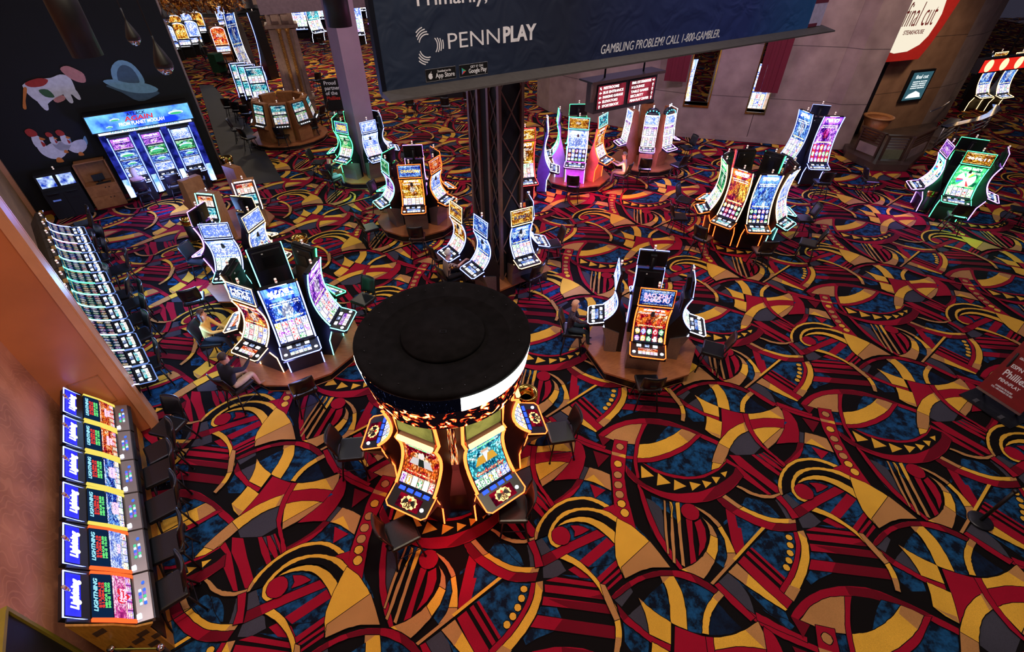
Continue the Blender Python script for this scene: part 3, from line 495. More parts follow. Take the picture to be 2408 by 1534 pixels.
# --- left side: figured wall, partition with its end post, ochre wall, black wall
PE = at(370, 1000); PC = PE-U*1.1
LW0 = PC-V*9
wall('wall_left', [PC, LW0], 0, 11, .3, PAPER, -1)
mb = MB(); thk = .34
def quadbox(mb, P, du, dv, z0, z1, mat):
    a, b, c, d = P, P+du, P+du+dv, P+dv
    return mb.slab([(q.x, q.y) for q in (a, b, c, d)], z0, z1, mat)
PANELM = pbr('terracotta_panel', (176, 104, 66), .32, 0, .1, 1.2)
TRIMM = pbr('tan_trim_paint', (196, 138, 104), .35, 0, .1, 2)
quadbox(mb, PC-U*.3, U*1.28, V*thk, 0, 11, PANELM)
struct(mb.build('wall_partition'))
mb = MB(); quadbox(mb, PE-U*.12-V*.03, U*.13, V*.40, 0, 11, TRIMM); quadbox(mb, PE+U*.01, U*.03, V*.26+V*.04, 0, 11, TRIMM)
quadbox(mb, PE-U*.12+V*.37, U*.15, V*.05, 0, 11, TRIMM)
struct(mb.build('trim_partition_end'))
mb = MB()  # flush access hatch on the partition face
h0 = PC+U*.30-V*.012
for a_, b_, z0_, z1_ in ((0, .5, 1.02, 1.035), (0, .5, 1.75, 1.765), (0, .015, 1.02, 1.765), (.485, .5, 1.02, 1.765)): quadbox(mb, h0+U*a_, U*(b_-a_), V*.011, z0_, z1_, WOODR)
struct(mb.build('trim_access_hatch'))
W0 = at(292, 466); K = W0-U*2.95; E = W0+U*3.84
wall('wall_ochre', [K, PC+V*thk-U*.3], 0, 10, .25, PAPER2, -1)
wall('wall_black', [K-U*.2, E], 0, 12, .35, BLKP, 1)
mb = MB(); mb.tube([E-V*-.10+U*.05+ZV*.0, E+V*.1+U*.05+ZV*11], .045, pbr('pale_post', (150, 130, 130), .4)); struct(mb.build('trim_black_wall_post'))
mb = MB(); quadbox(mb, K+U*.0-V*.02, U*.16, V*-.12, 0, 10, TRIMM); struct(mb.build('trim_corner'))
mb = MB(); quadbox(mb, K-V*.03, (E-K), V*.028, 0, .14, pbr('red_base', (110, 16, 30), .7)); struct(mb.build('baseboard_black_wall'))
# dark tiled walkway beyond the black wall
TILE = pbr('dark_slate_tile', (26, 24, 28), .55, 0, .3, 3)
mb = MB(); t0 = [at(x, y, .0) for x, y in ((512, 385), (560, 360), (590, 430), (640, 425), (480, 185), (462, 190))]
mb.slab([(p.x, p.y) for p in (at(468, 200), at(500, 200), at(590, 300), at(665, 425), at(560, 440), at(530, 400))], .0, .006, TILE); struct(mb.build('floor_slate_walkway'))
# --- stone wall at the back, window openings, pier
SW = [at(x, y) for x, y in ((1262, 247), (1290, 262), (1350, 279), (1441, 296), (1588, 320), (1758, 332), (1905, 345))]
def onwall(x, y, P, Q):
    """distance along a vertical wall P to Q and height, seen at a photo pixel"""
    d = _fw+_rt*((x-1204)/FPX)+_dn*((y-767)/FPX); w_ = (Q-P).normalized(); n_ = Vector((-w_.y, w_.x, 0))
    t = (P-Vector((0, 0, 0))).dot(n_)/d.dot(n_); h = d*t; h.z += CH
    return (h-P).dot(w_), h.z
def wall_with_windows(name, P, Q, z1, th, mat, wins):
    w_ = (Q-P); Ln = w_.length; w_.normalize(); n_ = Vector((-w_.y, w_.x, 0)); mb = MB()
    xs = sorted(wins); cur = 0
    for a, b, z0, zt in xs:
        quadbox(mb, P+w_*cur, w_*(a-cur), n_*th, 0, z1, mat); quadbox(mb, P+w_*a, w_*(b-a), n_*th, 0, z0, mat); quadbox(mb, P+w_*a, w_*(b-a), n_*th, zt, z1, mat); cur = b
    quadbox(mb, P+w_*cur, w_*(Ln-cur), n_*th, 0, z1, mat); return struct(mb.build(name))
wall('wall_back_curved', SW[:5], 0, 10, .5, STONE, 1)
PA, PB = SW[4], SW[6]
wA = (onwall(1563, 240, PA, PB)[0]+.0, onwall(1563, 248, PA, PB)[1]); a2 = onwall(1607, 245, PA, PB)
b1 = onwall(1752, 262, PA, PB); b2 = onwall(1800, 262, PA, PB); zb = b1[1]
w1 = (.05, .05+1.25, a2[1], 8.2); w2 = (b1[0], b2[0], zb, 8.2)
wall_with_windows('wall_back', PA, PB, 10, .6, STONE, [w1, w2])
wd = (PB-PA).normalized(); wn = Vector((-wd.y, wd.x, 0))
for i_, (a, b, z0, zt) in enumerate((w1, w2)):
    mb = MB(); quadbox(mb, PA+wd*(a)-wn*.05, wd*(b-a), wn*.75, z0-.10, z0, BRASS)
    for x_ in (a, b-.06): quadbox(mb, PA+wd*x_-wn*.04, wd*.06, wn*.7, z0, zt, BRASS)
    struct(mb.build('window_%d' % (i_+1)))
mb = MB(); quadbox(mb, PA-wn*.06, PB-PA, wn*.058, 0, .22, STONE); struct(mb.build('baseboard_back'))
mb = MB(); vj = onwall(1765, 290, PA, PB)[0]
quadbox(mb, PA+wd*vj-wn*.004, wd*.03, wn*.003, .25, zb-.1, pbr('joint', (60, 46, 44), .9)); struct(mb.build('trim_stone_joint'))
PIERA = at(1935, 352); PIERB = at(1992, 352)
mb = MB(); pd = (PIERB-PIERA); mb.slab([(p.x, p.y) for p in (PIERA, PIERB, PIERB+Vector((1.2, 3.6, 0)), PB+Vector((.3, 1.2, 0)), PB-Vector((.05, 0, 0)))], 0, 11, STONE); struct(mb.build('wall_pier'))
# dark service doorway in the figured wall, lower left corner of the room
NW = Vector((V.y, -V.x, 0)); dz0 = PC-V*5.0
m_ = MB(); quadbox(m_, dz0+NW*.0, -V*1.3, NW*.03, 0, 2.42, pbr('door_dark', (10, 8, 8), .6)); struct(m_.build('door_2'))
m_ = MB(); quadbox(m_, dz0+V*.05, -V*.05, NW*.06, 0, 2.46, pbr('olive_jamb', (120, 104, 30), .5)); quadbox(m_, dz0, -V*1.3, NW*.06, 2.42, 2.47, MATS['olive_jamb']); struct(m_.build('trim_2'))
# ---------------------------------------------------------------- display pictures (procedural)
def screen_mat(name, pal, st=1.6, grid=(5, 3), split=.4, seed=0, bright=.5, cell=(240, 240, 235), title=.84, sym=None, wheel=False):
    if name in MATS: return MATS[name]
    m = bpy.data.materials.new(name); m.use_nodes = True; nt = m.node_tree; nt.nodes.clear()
    def M(op, a, b=None, c=None):
        n = _n(nt, 'ShaderNodeMath', operation=op)
        for i, v in enumerate((a, b, c)):
            if v is None: continue
            if isinstance(v, (int, float)): n.inputs[i].default_value = v
            else: L(nt, v, n.inputs[i])
        return n.outputs[0]
    def mix(f, a, b):
        n = _n(nt, 'ShaderNodeMix', data_type='RGBA')
        for i, v in ((0, f), (6, a), (7, b)):
            if isinstance(v, (int, float)): n.inputs[i].default_value = v
            elif isinstance(v, tuple): n.inputs[i].default_value = v
            else: L(nt, v, n.inputs[i])
        return n.outputs[2]
    def ramp(f, cols, const=False):
        r = _n(nt, 'ShaderNodeValToRGB'); cr = r.color_ramp
        if const: cr.interpolation = 'CONSTANT'
        while len(cr.elements) < len(cols): cr.elements.new(.5)
        for i, c in enumerate(cols): cr.elements[i].position = i/(len(cols)-(0 if const else 1)); cr.elements[i].color = lin(c)
        L(nt, f, r.inputs[0]); return r.outputs[0]
    uv = _n(nt, 'ShaderNodeUVMap'); sp = _n(nt, 'ShaderNodeSeparateXYZ'); L(nt, uv.outputs[0], sp.inputs[0]); x, y = sp.outputs[0], sp.outputs[1]
    of = _n(nt, 'ShaderNodeVectorMath', operation='ADD'); of.inputs[1].default_value = (seed*3.7, seed*1.9, 0); L(nt, uv.outputs[0], of.inputs[0])
    no = _n(nt, 'ShaderNodeTexNoise'); no.inputs['Scale'].default_value = 3.2; no.inputs['Detail'].default_value = 5; no.inputs['Distortion'].default_value = 1.2; L(nt, of.outputs[0], no.inputs[0])
    st_ = M('MULTIPLY_ADD', no.outputs[0], 2.2, -.6); art = ramp(st_, pal)
    # a bright emblem in the middle of the picture
    dx = M('SUBTRACT', x, .5); dy = M('MULTIPLY', M('SUBTRACT', y, (split+title)/2), 1.5); rad = M('SQRT', M('ADD', M('MULTIPLY', dx, dx), M('MULTIPLY', dy, dy)))
    if wheel:
        an = M('ARCTAN2', dy, dx); sec = M('FLOOR', M('MULTIPLY', an, 20/6.283)); wn_ = _n(nt, 'ShaderNodeTexWhiteNoise', noise_dimensions='1D'); L(nt, sec, wn_.inputs[1])
        art = mix(M('LESS_THAN', rad, .36), art, ramp(wn_.outputs[0], [(250, 250, 250), (240, 60, 70), (60, 120, 250), (250, 250, 250), (250, 220, 60), (60, 200, 120)], True)); art = mix(M('LESS_THAN', rad, .1), art, (1, 1, 1, 1))
    else:
        v2 = _n(nt, 'ShaderNodeTexVoronoi'); v2.inputs['Scale'].default_value = 9; L(nt, of.outputs[0], v2.inputs[0])
        em = M('MULTIPLY', M('LESS_THAN', M('ADD', rad, M('MULTIPLY', v2.outputs[0], .25)), .3), bright); art = mix(em, art, lin(cell))
        v4 = _n(nt, 'ShaderNodeTexVoronoi'); v4.inputs['Scale'].default_value = 22; L(nt, of.outputs[0], v4.inputs[0]); art = mix(M('MULTIPLY', M('LESS_THAN', v4.outputs[0], .16), .8), art, lin(pal[-1])); art = mix(M('MULTIPLY', M('GREATER_THAN', v4.outputs[0], .52), .75), art, lin(pal[0]))
    # rows of small figures
    def rows(y0, y1, n, col, dens, yy=y):
        f = M('FRACT', M('MULTIPLY', M('SUBTRACT', yy, y0), n/(y1-y0))); band = M('MULTIPLY', M('GREATER_THAN', f, .3), M('LESS_THAN', f, .8))
        q = _n(nt, 'ShaderNodeCombineXYZ'); L(nt, M('FLOOR', M('MULTIPLY', x, 42)), q.inputs[0]); L(nt, M('FLOOR', M('MULTIPLY', M('SUBTRACT', yy, y0), 3*n/(y1-y0))), q.inputs[1]); q.inputs[2].default_value = seed
        wn_ = _n(nt, 'ShaderNodeTexWhiteNoise', noise_dimensions='3D'); L(nt, q.outputs[0], wn_.inputs[0])
        k = M('MULTIPLY', M('MULTIPLY', band, M('GREATER_THAN', wn_.outputs[0], 1-dens)), M('MULTIPLY', M('GREATER_THAN', y, y0), M('LESS_THAN', y, y1)))
        return M('MULTIPLY', k, M('MULTIPLY', M('GREATER_THAN', x, .08), M('LESS_THAN', x, .92))), col
    for a in ((title-.10, title-.02, 2, (1, 1, 1, 1), .62), (split+.02, split+.07, 1, (1, .9, .4, 1), .7)):
        k, c_ = rows(*a); art = mix(k, art, c_)
    # reel window
    gx, gy = grid; cx = M('MULTIPLY', x, gx); cy = M('MULTIPLY', y, gy/split)
    q = _n(nt, 'ShaderNodeCombineXYZ'); L(nt, M('FLOOR', cx), q.inputs[0]); L(nt, M('FLOOR', cy), q.inputs[1]); q.inputs[2].default_value = seed+.5
    wn_ = _n(nt, 'ShaderNodeTexWhiteNoise', noise_dimensions='3D'); L(nt, q.outputs[0], wn_.inputs[0])
    symc = ramp(wn_.outputs[0], sym or [(230, 40, 50), (250, 190, 40), (60, 170, 80), (70, 90, 230), (240, 240, 240), (160, 60, 200)], True)
    fx = M('SUBTRACT', M('FRACT', cx), .5); fy = M('SUBTRACT', M('FRACT', cy), .5); dd = M('SQRT', M('ADD', M('MULTIPLY', fx, fx), M('MULTIPLY', fy, fy)))
    jit = _n(nt, 'ShaderNodeTexNoise'); jit.inputs['Scale'].default_value = 40; L(nt, of.outputs[0], jit.inputs[0])
    v3 = _n(nt, 'ShaderNodeTexVoronoi'); v3.inputs['Scale'].default_value = 34; L(nt, of.outputs[0], v3.inputs[0])
    symc = mix(M('GREATER_THAN', v3.outputs[0], .50), symc, (.95, .95, 1, 1)); symc = mix(M('LESS_THAN', M('ABSOLUTE', M('SUBTRACT', v3.outputs[0], .3)), .03), symc, (.02, .01, .04, 1))
    alt = M('MULTIPLY', M('GREATER_THAN', M('FRACT', M('MULTIPLY', M('FLOOR', cx), .5)), .25), .55)
    inn = M('LESS_THAN', M('ADD', dd, M('MULTIPLY', v3.outputs[0], .35)), .56); reel = mix(inn, mix(alt, lin(cell), lin(pal[1])), symc)
    gl = M('GREATER_THAN', M('MAXIMUM', M('ABSOLUTE', fx), M('MULTIPLY', M('ABSOLUTE', fy), .96)), .455); reel = mix(gl, reel, (.01, .01, .03, 1))
    out = mix(M('LESS_THAN', y, split), art, reel)
    ed = M('LESS_THAN', y, .035); out = mix(ed, out, (.01, .01, .02, 1))
    # title plate
    if title < 1:
        tt = M('GREATER_THAN', y, title); out = mix(tt, out, ramp(M('MULTIPLY_ADD', no.outputs[0], 2, -.5), [pal[0], pal[1], pal[2], pal[1]]))
        wv = _n(nt, 'ShaderNodeTexNoise'); wv.inputs['Scale'].default_value = 16; wv.inputs['Detail'].default_value = 1; L(nt, of.outputs[0], wv.inputs[0])
        ty = M('ABSOLUTE', M('SUBTRACT', y, (1+title)/2)); tk = M('MULTIPLY', M('MULTIPLY', M('LESS_THAN', ty, (1-title)*.27), M('GREATER_THAN', wv.outputs[0], .46)), M('LESS_THAN', M('ABSOLUTE', dx), .36)); out = mix(tk, out, (1, 1, 1, 1))
    e = _n(nt, 'ShaderNodeEmission'); L(nt, out, e.inputs[0]); e.inputs[1].default_value = st*1.35
    o = _n(nt, 'ShaderNodeOutputMaterial'); L(nt, e.outputs[0], o.inputs[0]); MATS[name] = m; return m
PALS = {'blue': [(8, 10, 60), (20, 50, 170), (110, 170, 250), (245, 250, 255)], 'red': [(40, 0, 10), (170, 10, 30), (250, 120, 30), (255, 240, 200)], 'gold': [(30, 10, 0), (150, 70, 10), (245, 180, 50), (255, 245, 210)],
        'green': [(0, 20, 20), (10, 90, 60), (70, 210, 120), (240, 255, 230)], 'purple': [(20, 0, 50), (90, 30, 160), (200, 120, 250), (255, 235, 255)], 'teal': [(0, 20, 40), (10, 90, 130), (90, 220, 230), (250, 255, 255)],
        'fire': [(10, 0, 30), (150, 20, 60), (250, 140, 30), (250, 240, 120)], 'pale': [(40, 60, 150), (120, 150, 240), (205, 220, 255), (255, 255, 255)], 'pink': [(120, 20, 90), (210, 60, 150), (250, 170, 210), (255, 245, 250)]}
_sc = [0]
def SM(pal, st=1.5, **k):
    _sc[0] += 1; return screen_mat('picture_%s_%d' % (pal, _sc[0]), PALS[pal], st, seed=_sc[0], **k)
def plain_picture(name, a, b, st=1.2, sc_=3):
    """a soft two-tone backlit picture"""
    if name in MATS: return MATS[name]
    m = bpy.data.materials.new(name); m.use_nodes = True; nt = m.node_tree; nt.nodes.clear(); uv = _n(nt, 'ShaderNodeTexCoord')
    no = _n(nt, 'ShaderNodeTexNoise'); no.inputs['Scale'].default_value = sc_; no.inputs['Detail'].default_value = 4; L(nt, uv.outputs['Object'], no.inputs[0]); r = _n(nt, 'ShaderNodeValToRGB')
    r.color_ramp.elements[0].position = .38; r.color_ramp.elements[1].position = .64; r.color_ramp.elements[0].color = lin(a); r.color_ramp.elements[1].color = lin(b)
    L(nt, no.outputs[0], r.inputs[0]); e = _n(nt, 'ShaderNodeEmission'); e.inputs[1].default_value = st; L(nt, r.outputs[0], e.inputs[0]); o = _n(nt, 'ShaderNodeOutputMaterial'); L(nt, e.outputs[0], o.inputs[0]); MATS[name] = m; return m
LEDC = {'dim': ((120, 150, 220), .7), 'blue': ((110, 130, 255), 5), 'white': ((205, 215, 255), 4), 'orange': ((255, 84, 30), 4), 'amber': ((255, 190, 130), 4.5), 'green': ((70, 255, 150), 3.5), 'teal': ((110, 245, 240), 3.5), 'purple': ((190, 120, 255), 4.5), 'red': ((255, 50, 50), 4), 'gold': ((255, 205, 130), 4), 'rim': ((150, 165, 255), 2)}
def led(c): return glow('light_'+c, LEDC[c][0], LEDC[c][1]*1.6)
BTN = glow('button_light', (235, 240, 255), 2.2); CARD = plain_picture('card_display', (20, 30, 90), (200, 220, 255), 1.4, 22)
# ---------------------------------------------------------------- slot machines
def jcurve(z0=.93, z1=2.28, y0=-.54, y1=-.34, n=12, pw=2.4):
    o = []
    for i in range(n+1):
        t = i/n; o.append((y0+(y1-y0+.26)*(1-(1-t)**2.5)-.26*t**1.6, z0+(z1-z0)*t))
    return o
CANDLE = [pbr('lamp_glass', (230, 225, 215), .3, emit=(255, 235, 220), es=.6), pbr('lamp_red', (190, 30, 30), .3)]
def candle(root, y, z, x=0, lit=None):
    c = MB(); c.lathe([(.02, 0), (.02, .04)], CHR, Matrix.Translation((x, y, z)), 12); c.lathe([(.025, .04), (.025, .08)], lit or CANDLE[0], Matrix.Translation((x, y, z)), 12)
    c.lathe([(.026, .08), (.026, .10)], CANDLE[1], Matrix.Translation((x, y, z)), 12); c.lathe([(.025, .10), (.025, .135), (.008, .142)], lit or CANDLE[0], Matrix.Translation((x, y, z)), 12)
    return c.build('candle_light', root)
def deck(root, w, ledm, picture, y0=-.92, y1=-.55, z0=.84, z1=.93, nb=2):
    """tilted button deck: slab, lit rim, small display, round play buttons"""
    hw = w/2; mb = MB(); mb.prism([(y0, z0-.07), (y0-.015, z0-.02), (y0, z0), (y1, z1), (y1, z1-.12)], -hw, hw, MATS['shell_black'])
    d = mb.build('button_deck', root); e = .011
    r = MB(); r.tube([(-hw, y1, z1+.002), (-hw, y0+.04, z0+.004), (-hw+.05, y0-.008, z0), (hw-.05, y0-.008, z0), (hw, y0+.04, z0+.004), (hw, y1, z1+.002)], e, ledm, n=6); r.build('light_rim', d)
    sl = (z1-z0)/(y1-y0); f = lambda y: z0+(y-y0)*sl+.004
    s = MB(); ya, yb = y0+.07, y1-.13; s.add([(-hw*.55, ya, f(ya)), (hw*.55, ya, f(ya)), (hw*.55, yb, f(yb)), (-hw*.55, yb, f(yb))], [(0, 1, 2, 3)], picture, uvs=[[(0, 0), (1, 0), (1, 1), (0, 1)]]); s.build('deck_display', d)
    for k in range(3):
        c = MB(); xx = -hw*.52+k*hw*.46; c.box((xx-.045, y1-.10, f(y1-.10)), (xx+.055, y1-.035, f(y1-.035)+.006), CARD if k % 2 else BTN); c.build('service_window' if k % 2 else 'card_reader', d)
    for sx in ((1, -1) if nb == 2 else (1,)):
        b = MB(); b.lathe([(.04, 0), (.04, .012), (.03, .018)], BTN, Matrix.Translation((sx*hw*.78, y0+.12, f(y0+.12))), 14); b.build('play_button', d)
    return d
def jmachine(name, loc, rz, label, group, w=.68, mono=None, top=None, ledc='blue', ledbot=None, body=None, split=True, h=2.28, title=None, tcol=None, deckpic=None, cat='slot machine', ped=None, back='panel', topled=None, sidecol=None, y1=-.40, lamp_=True, pw=2.2):
    """curved-screen gaming machine; front looks along local -y"""
    root = empty(name, loc, rz, label, cat, group); body = body or MATS['shell_black']; hw = w/2; ledm = led(ledc)
    zt = h if not split else h-.46
    cv = jcurve(.97, zt, -.55, y1, 12, pw)
    side = [(-.40, 0), (-.42, .5), (-.55, .82), (-.55, .97)]+cv[1:]
    mb = MB(); prof = side+[(cv[-1][0]+.12, zt), (cv[-1][0]+.16, zt-.5), (-.02, .9), (-.02, 0)]
    mb.prism(prof, -hw+.02, hw-.02, body)
    cab = mb.build('cabinet', root)
    if ped: p = MB(); p.prism([(-.44, .0), (-.45, .4), (-.58, .78), (-.15, .62), (-.15, 0)], -hw-.01, hw+.01, ped); p.build('side_skirt', cab)
    if back:
        b = MB(); zc = zt-.5
        b.box((-hw*.8, cv[-1][0]+.10, zt-.75), (hw*.8, cv[-1][0]+.17, zt-.05), GUN if back == 'grey' else BLK, b=.02); b.box((-hw*.35, cv[-1][0]+.17, zt-.45), (hw*.35, cv[-1][0]+.185, zt-.2), shell)
        b.box((hw*.2, cv[-1][0]+.17, zt-.13), (hw*.3, cv[-1][0]+.175, zt-.10), WHT); b.build('back_panel', root)
    s = MB(); off = [(y-.012, z) for y, z in cv]; s.sheet(off, -hw+.045, hw-.045, mono); sc1 = s.build('main_display', root)
    path = [(y-.008, z) for y, z in cv]
    lo = led(ledbot) if ledbot else ledm
    for sx in (-1, 1):
        r = MB(); r.tube([(sx*(hw-.01), y, z) for y, z in path], .016, ledm, n=6); r.tube([(sx*(hw-.01), y, z) for y, z in ((-.405, .02), (-.425, .5), (-.555, .82))], .013, lo, n=6); r.build('light_strip', root)
    deck(root, w+.04, lo if ledbot else ledm, deckpic or DECKP['blue'])
    if split:
        # separate upper monitor on a neck
        t = MB(); yt = cv[-1][0]; zz = zt+.05; Mx = Matrix.Translation((0, yt+.02, zz)) @ Matrix.Rotation(-.10, 4, 'X')
        t.box((-hw, -.02, 0), (hw, .035, .43), body, Mx, b=.012); t.box((-.07, .03, .05), (.07, .12, .36), BLK, Mx); t.tube([(0, .08, -.3), (0, .08, .3)], .05, BLK, Mx)
        tb = t.build('upper_monitor', root); q = MB(); q.add([(-hw+.03, -.024, .03), (hw-.03, -.024, .03), (hw-.03, -.024, .40), (-hw+.03, -.024, .40)], [(0, 1, 2, 3)], top or mono, Mx, uvs=[[(0, 0), (1, 0), (1, 1), (0, 1)]]); q.build('upper_display', tb)
        tl = led(topled or ledc); f = MB(); f.tube([(-hw, -.024, 0), (hw, -.024, 0), (hw, -.024, .43), (-hw, -.024, .43), (-hw, -.024, 0)], .011, tl, Mx, n=6); f.build('light_rim', tb)
        if title:
            q = MB(); n = len(title)
            for i, ln_ in enumerate(title): text_mb(q, ln_, Mx @ Matrix.Translation((0, -.03, .215+((n-1)/2-i)*.11)) @ Matrix.Rotation(math.pi/2, 4, 'X'), .13, glow('lettering_%s' % (tcol or 'white'), TC[tcol or 'white'], 1.6), fit=w*.74, bold=.02)
            q.build('title_lettering', tb)
        if lamp_: candle(root, yt+.08, zz+.45)
    else:
        f = MB(); f.box((-hw*.9, cv[-1][0]-.01, zt-.01), (hw*.9, cv[-1][0]+.10, zt+.03), body, b=.01); f.box((-hw*.45, cv[-1][0]-.02, zt+.005), (hw*.45, cv[-1][0]+.0, zt+.022), BTN); f.build('top_cap', root)
        if lamp_: candle(root, cv[-1][0]+.05, zt+.03)
        if title:
            q = MB(); n = len(title); zt0, zt1 = zt-.12, zt
            for i, ln_ in enumerate(title):
                zz = zt-.10-.11*i; yy = [a[0]+(b[0]-a[0])*(zz-a[1])/(b[1]-a[1]) for a, b in zip(cv, cv[1:]) if a[1] <= zz <= b[1]][0]
                text_mb(q, ln_, Matrix.Translation((0, yy-.022, zz)) @ Matrix.Rotation(math.pi/2-.12, 4, 'X'), .12, glow('lettering_%s' % (tcol or 'white'), TC[tcol or 'white'], 1.6), fit=w*.7, bold=.02)
            q.build('title_lettering', root)
    return root
TC = {'white': (255, 255, 255), 'gold': (255, 205, 90), 'red': (255, 70, 60), 'blue': (90, 120, 255), 'pink': (255, 190, 220), 'dark': (30, 20, 60), 'cyan': (140, 240, 255), 'green': (120, 255, 140)}
DECKP = {k: SM(k, 1.3, grid=(5, 2), split=.5, title=1) for k in ('blue', 'red', 'gold', 'teal', 'purple')}
def base_plate(name, ctr, R, n, label, rot=0, h=.24, wd=None, group=None, hub=None, cat='plinth'):
    """faceted timber plinth of a round bank"""
    root = empty(name, (ctr[0], ctr[1], 0), rot, label, cat, group)
    pts = [(math.cos(2*math.pi*(k+.5)/n), math.sin(2*math.pi*(k+.5)/n)) for k in range(n)]
    MB().slab([(x*(R-.10), y*(R-.10)) for x, y in pts], .0, h-.05, BLK).build('plinth', root)
    MB().slab([(x*R, y*R) for x, y in pts], h-.05, h, wd or WOODR).build('plinth_top', root)
    t = MB(); q = [(x*(R-.085), y*(R-.085), .012) for x, y in pts]; t.tube(q+[q[0]], .012, WOODR, n=4); t.build('foot_trim', root)
    if hub: MB().slab([(x*hub, y*hub) for x, y in pts], h, h+1.1, BLK).build('centre_core', root)
    return root
def bank(ctr, r, angs, fn, z=.24, r0=None):
    for k, a in enumerate(angs):
        an = math.radians(a); off = r-.72
        fn(k, (ctr[0]+math.cos(an)*off, ctr[1]+math.sin(an)*off, z), an+math.pi/2)
# ---------------------------------------------------------------- more machine types
def tiltbox_machine(name, loc, rz, label, group, w=.62, d=.55, h=1.55, body=None, pics=None, ledc=None, cat='video poker machine', lamp_=True, topbox=True):
    """upright laminate cabinet with sloping face, two stacked displays, shelf deck"""
    root = empty(name, loc, rz, label, cat, group); body = body or WOOD; hw = w/2
    prof = [(-.42, 0), (-.42, .62), (-.62, .72), (-.62, .80), (-.46, .86), (-.30, h), (0, h), (0, 0)]
    MB().prism(prof, -hw, hw, body).build('cabinet', root)
    z0, z1 = .88, h-.04; yy = lambda z: -.46+(z-.86)/(h-.86)*.16-.012
    b = MB(); b.sheet([(yy(z0), z0), (yy(z1), z1)], -hw+.03, hw-.03, MATS['shell_black']); b.build('screen_bezel', root)
    zm = z0+(z1-z0)*.5
    for a_, b_, p_ in ((z0+.03, zm-.015, pics[0]), (zm+.02, z1-.03, pics[1])):
        s = MB(); s.sheet([(yy(a_)-.01, a_), (yy(b_)-.01, b_)], -hw+.07, hw-.07, p_, th=.008); s.build('display', root)
    if ledc:
        for sx in (-1, 1):
            r = MB(); r.tube([(sx*(hw+.004), -.63, .76), (sx*(hw+.004), -.47, .87), (sx*(hw+.004), -.31, h)], .014, led(ledc), n=6); r.build('light_strip', root)
        r = MB(); r.tube([(-hw+.06, -.30, h-.005), (hw-.06, -.30, h-.005)], .018, led(ledc), n=6); r.build('light_strip', root)
    dk = MB(); dk.prism([(-.66, .74), (-.66, .79), (-.46, .87), (-.44, .76)], -hw+.02, hw-.02, MATS['shell_black']); dk = dk.build('button_deck', root)
    for k in range(5): x = -hw*.62+k*hw*.31; q = MB(); q.box((x-.03, -.61, .80), (x+.03, -.56, .835), BTN); q.build('play_button', dk)
    if topbox:
        t = MB(); t.box((-hw+.04, -.27, h), (hw-.04, -.04, h+.012), body); t.build('lid', root)
    if lamp_: candle(root, -.16, h+.01)
    return root
def triple_machine(name, loc, rz, label, group, pics, w=.62, ledc='rim', crown=False):
    """three displays stacked one over another, each in a lit frame"""
    root = empty(name, loc, rz, label, 'slot machine', group); hw = w/2
    MB().prism([(-.42, 0), (-.44, .6), (-.60, .82), (-.56, .95), (-.50, 1.35), (-.46, 1.8), (-.46, 2.22), (-.2, 2.22), (-.12, 1.3), (0, .8), (0, 0)], -hw+.03, hw-.03, WOODR).build('cabinet', root)
    segs = (((-.58, .99), (-.53, 1.36)), ((-.525, 1.41), (-.49, 1.78)), ((-.485, 1.83), (-.475, 2.20)))
    for (a, b), p in zip(segs, pics):
        s = MB(); s.sheet([(a[0]-.012, a[1]), (b[0]-.012, b[1])], -hw+.05, hw-.05, p, th=.008); dd = s.build('display', root)
        f = MB(); f.tube([(-hw+.02, a[0]-.014, a[1]-.02), (hw-.02, a[0]-.014, a[1]-.02), (hw-.02, b[0]-.014, b[1]+.01), (-hw+.02, b[0]-.014, b[1]+.01), (-hw+.02, a[0]-.014, a[1]-.02)], .014, led('white' if ledc == 'rim' else ledc), n=6); f.build('lit_frame', root)
    deck(root, w+.02, led('purple'), DECKP['purple'], y0=-.95, y1=-.60)
    if crown:
        t = MB()
        t.lathe([(.26, 0), (.28, .08), (.2, .2), (.05, .26)], GUN, Matrix.Translation((0, -.32, 2.23)) @ Matrix.Diagonal((1, .5, 1, 1)), 16); t.build('crown', root)
        for k in range(7): a = math.pi*k/6; q = MB(); q.lathe([(.022, 0), (.022, .03), (.005, .04)], glow('light_cyan', (90, 230, 255), 3), Matrix.Translation((math.cos(a)*.27, -.47, 2.24+.14*math.sin(a))), 8); q.build('marquee_bulb', root)
    candle(root, -.33, 2.44 if crown else 2.23, lit=glow('beacon_white', (215, 225, 255), 4))
    return root
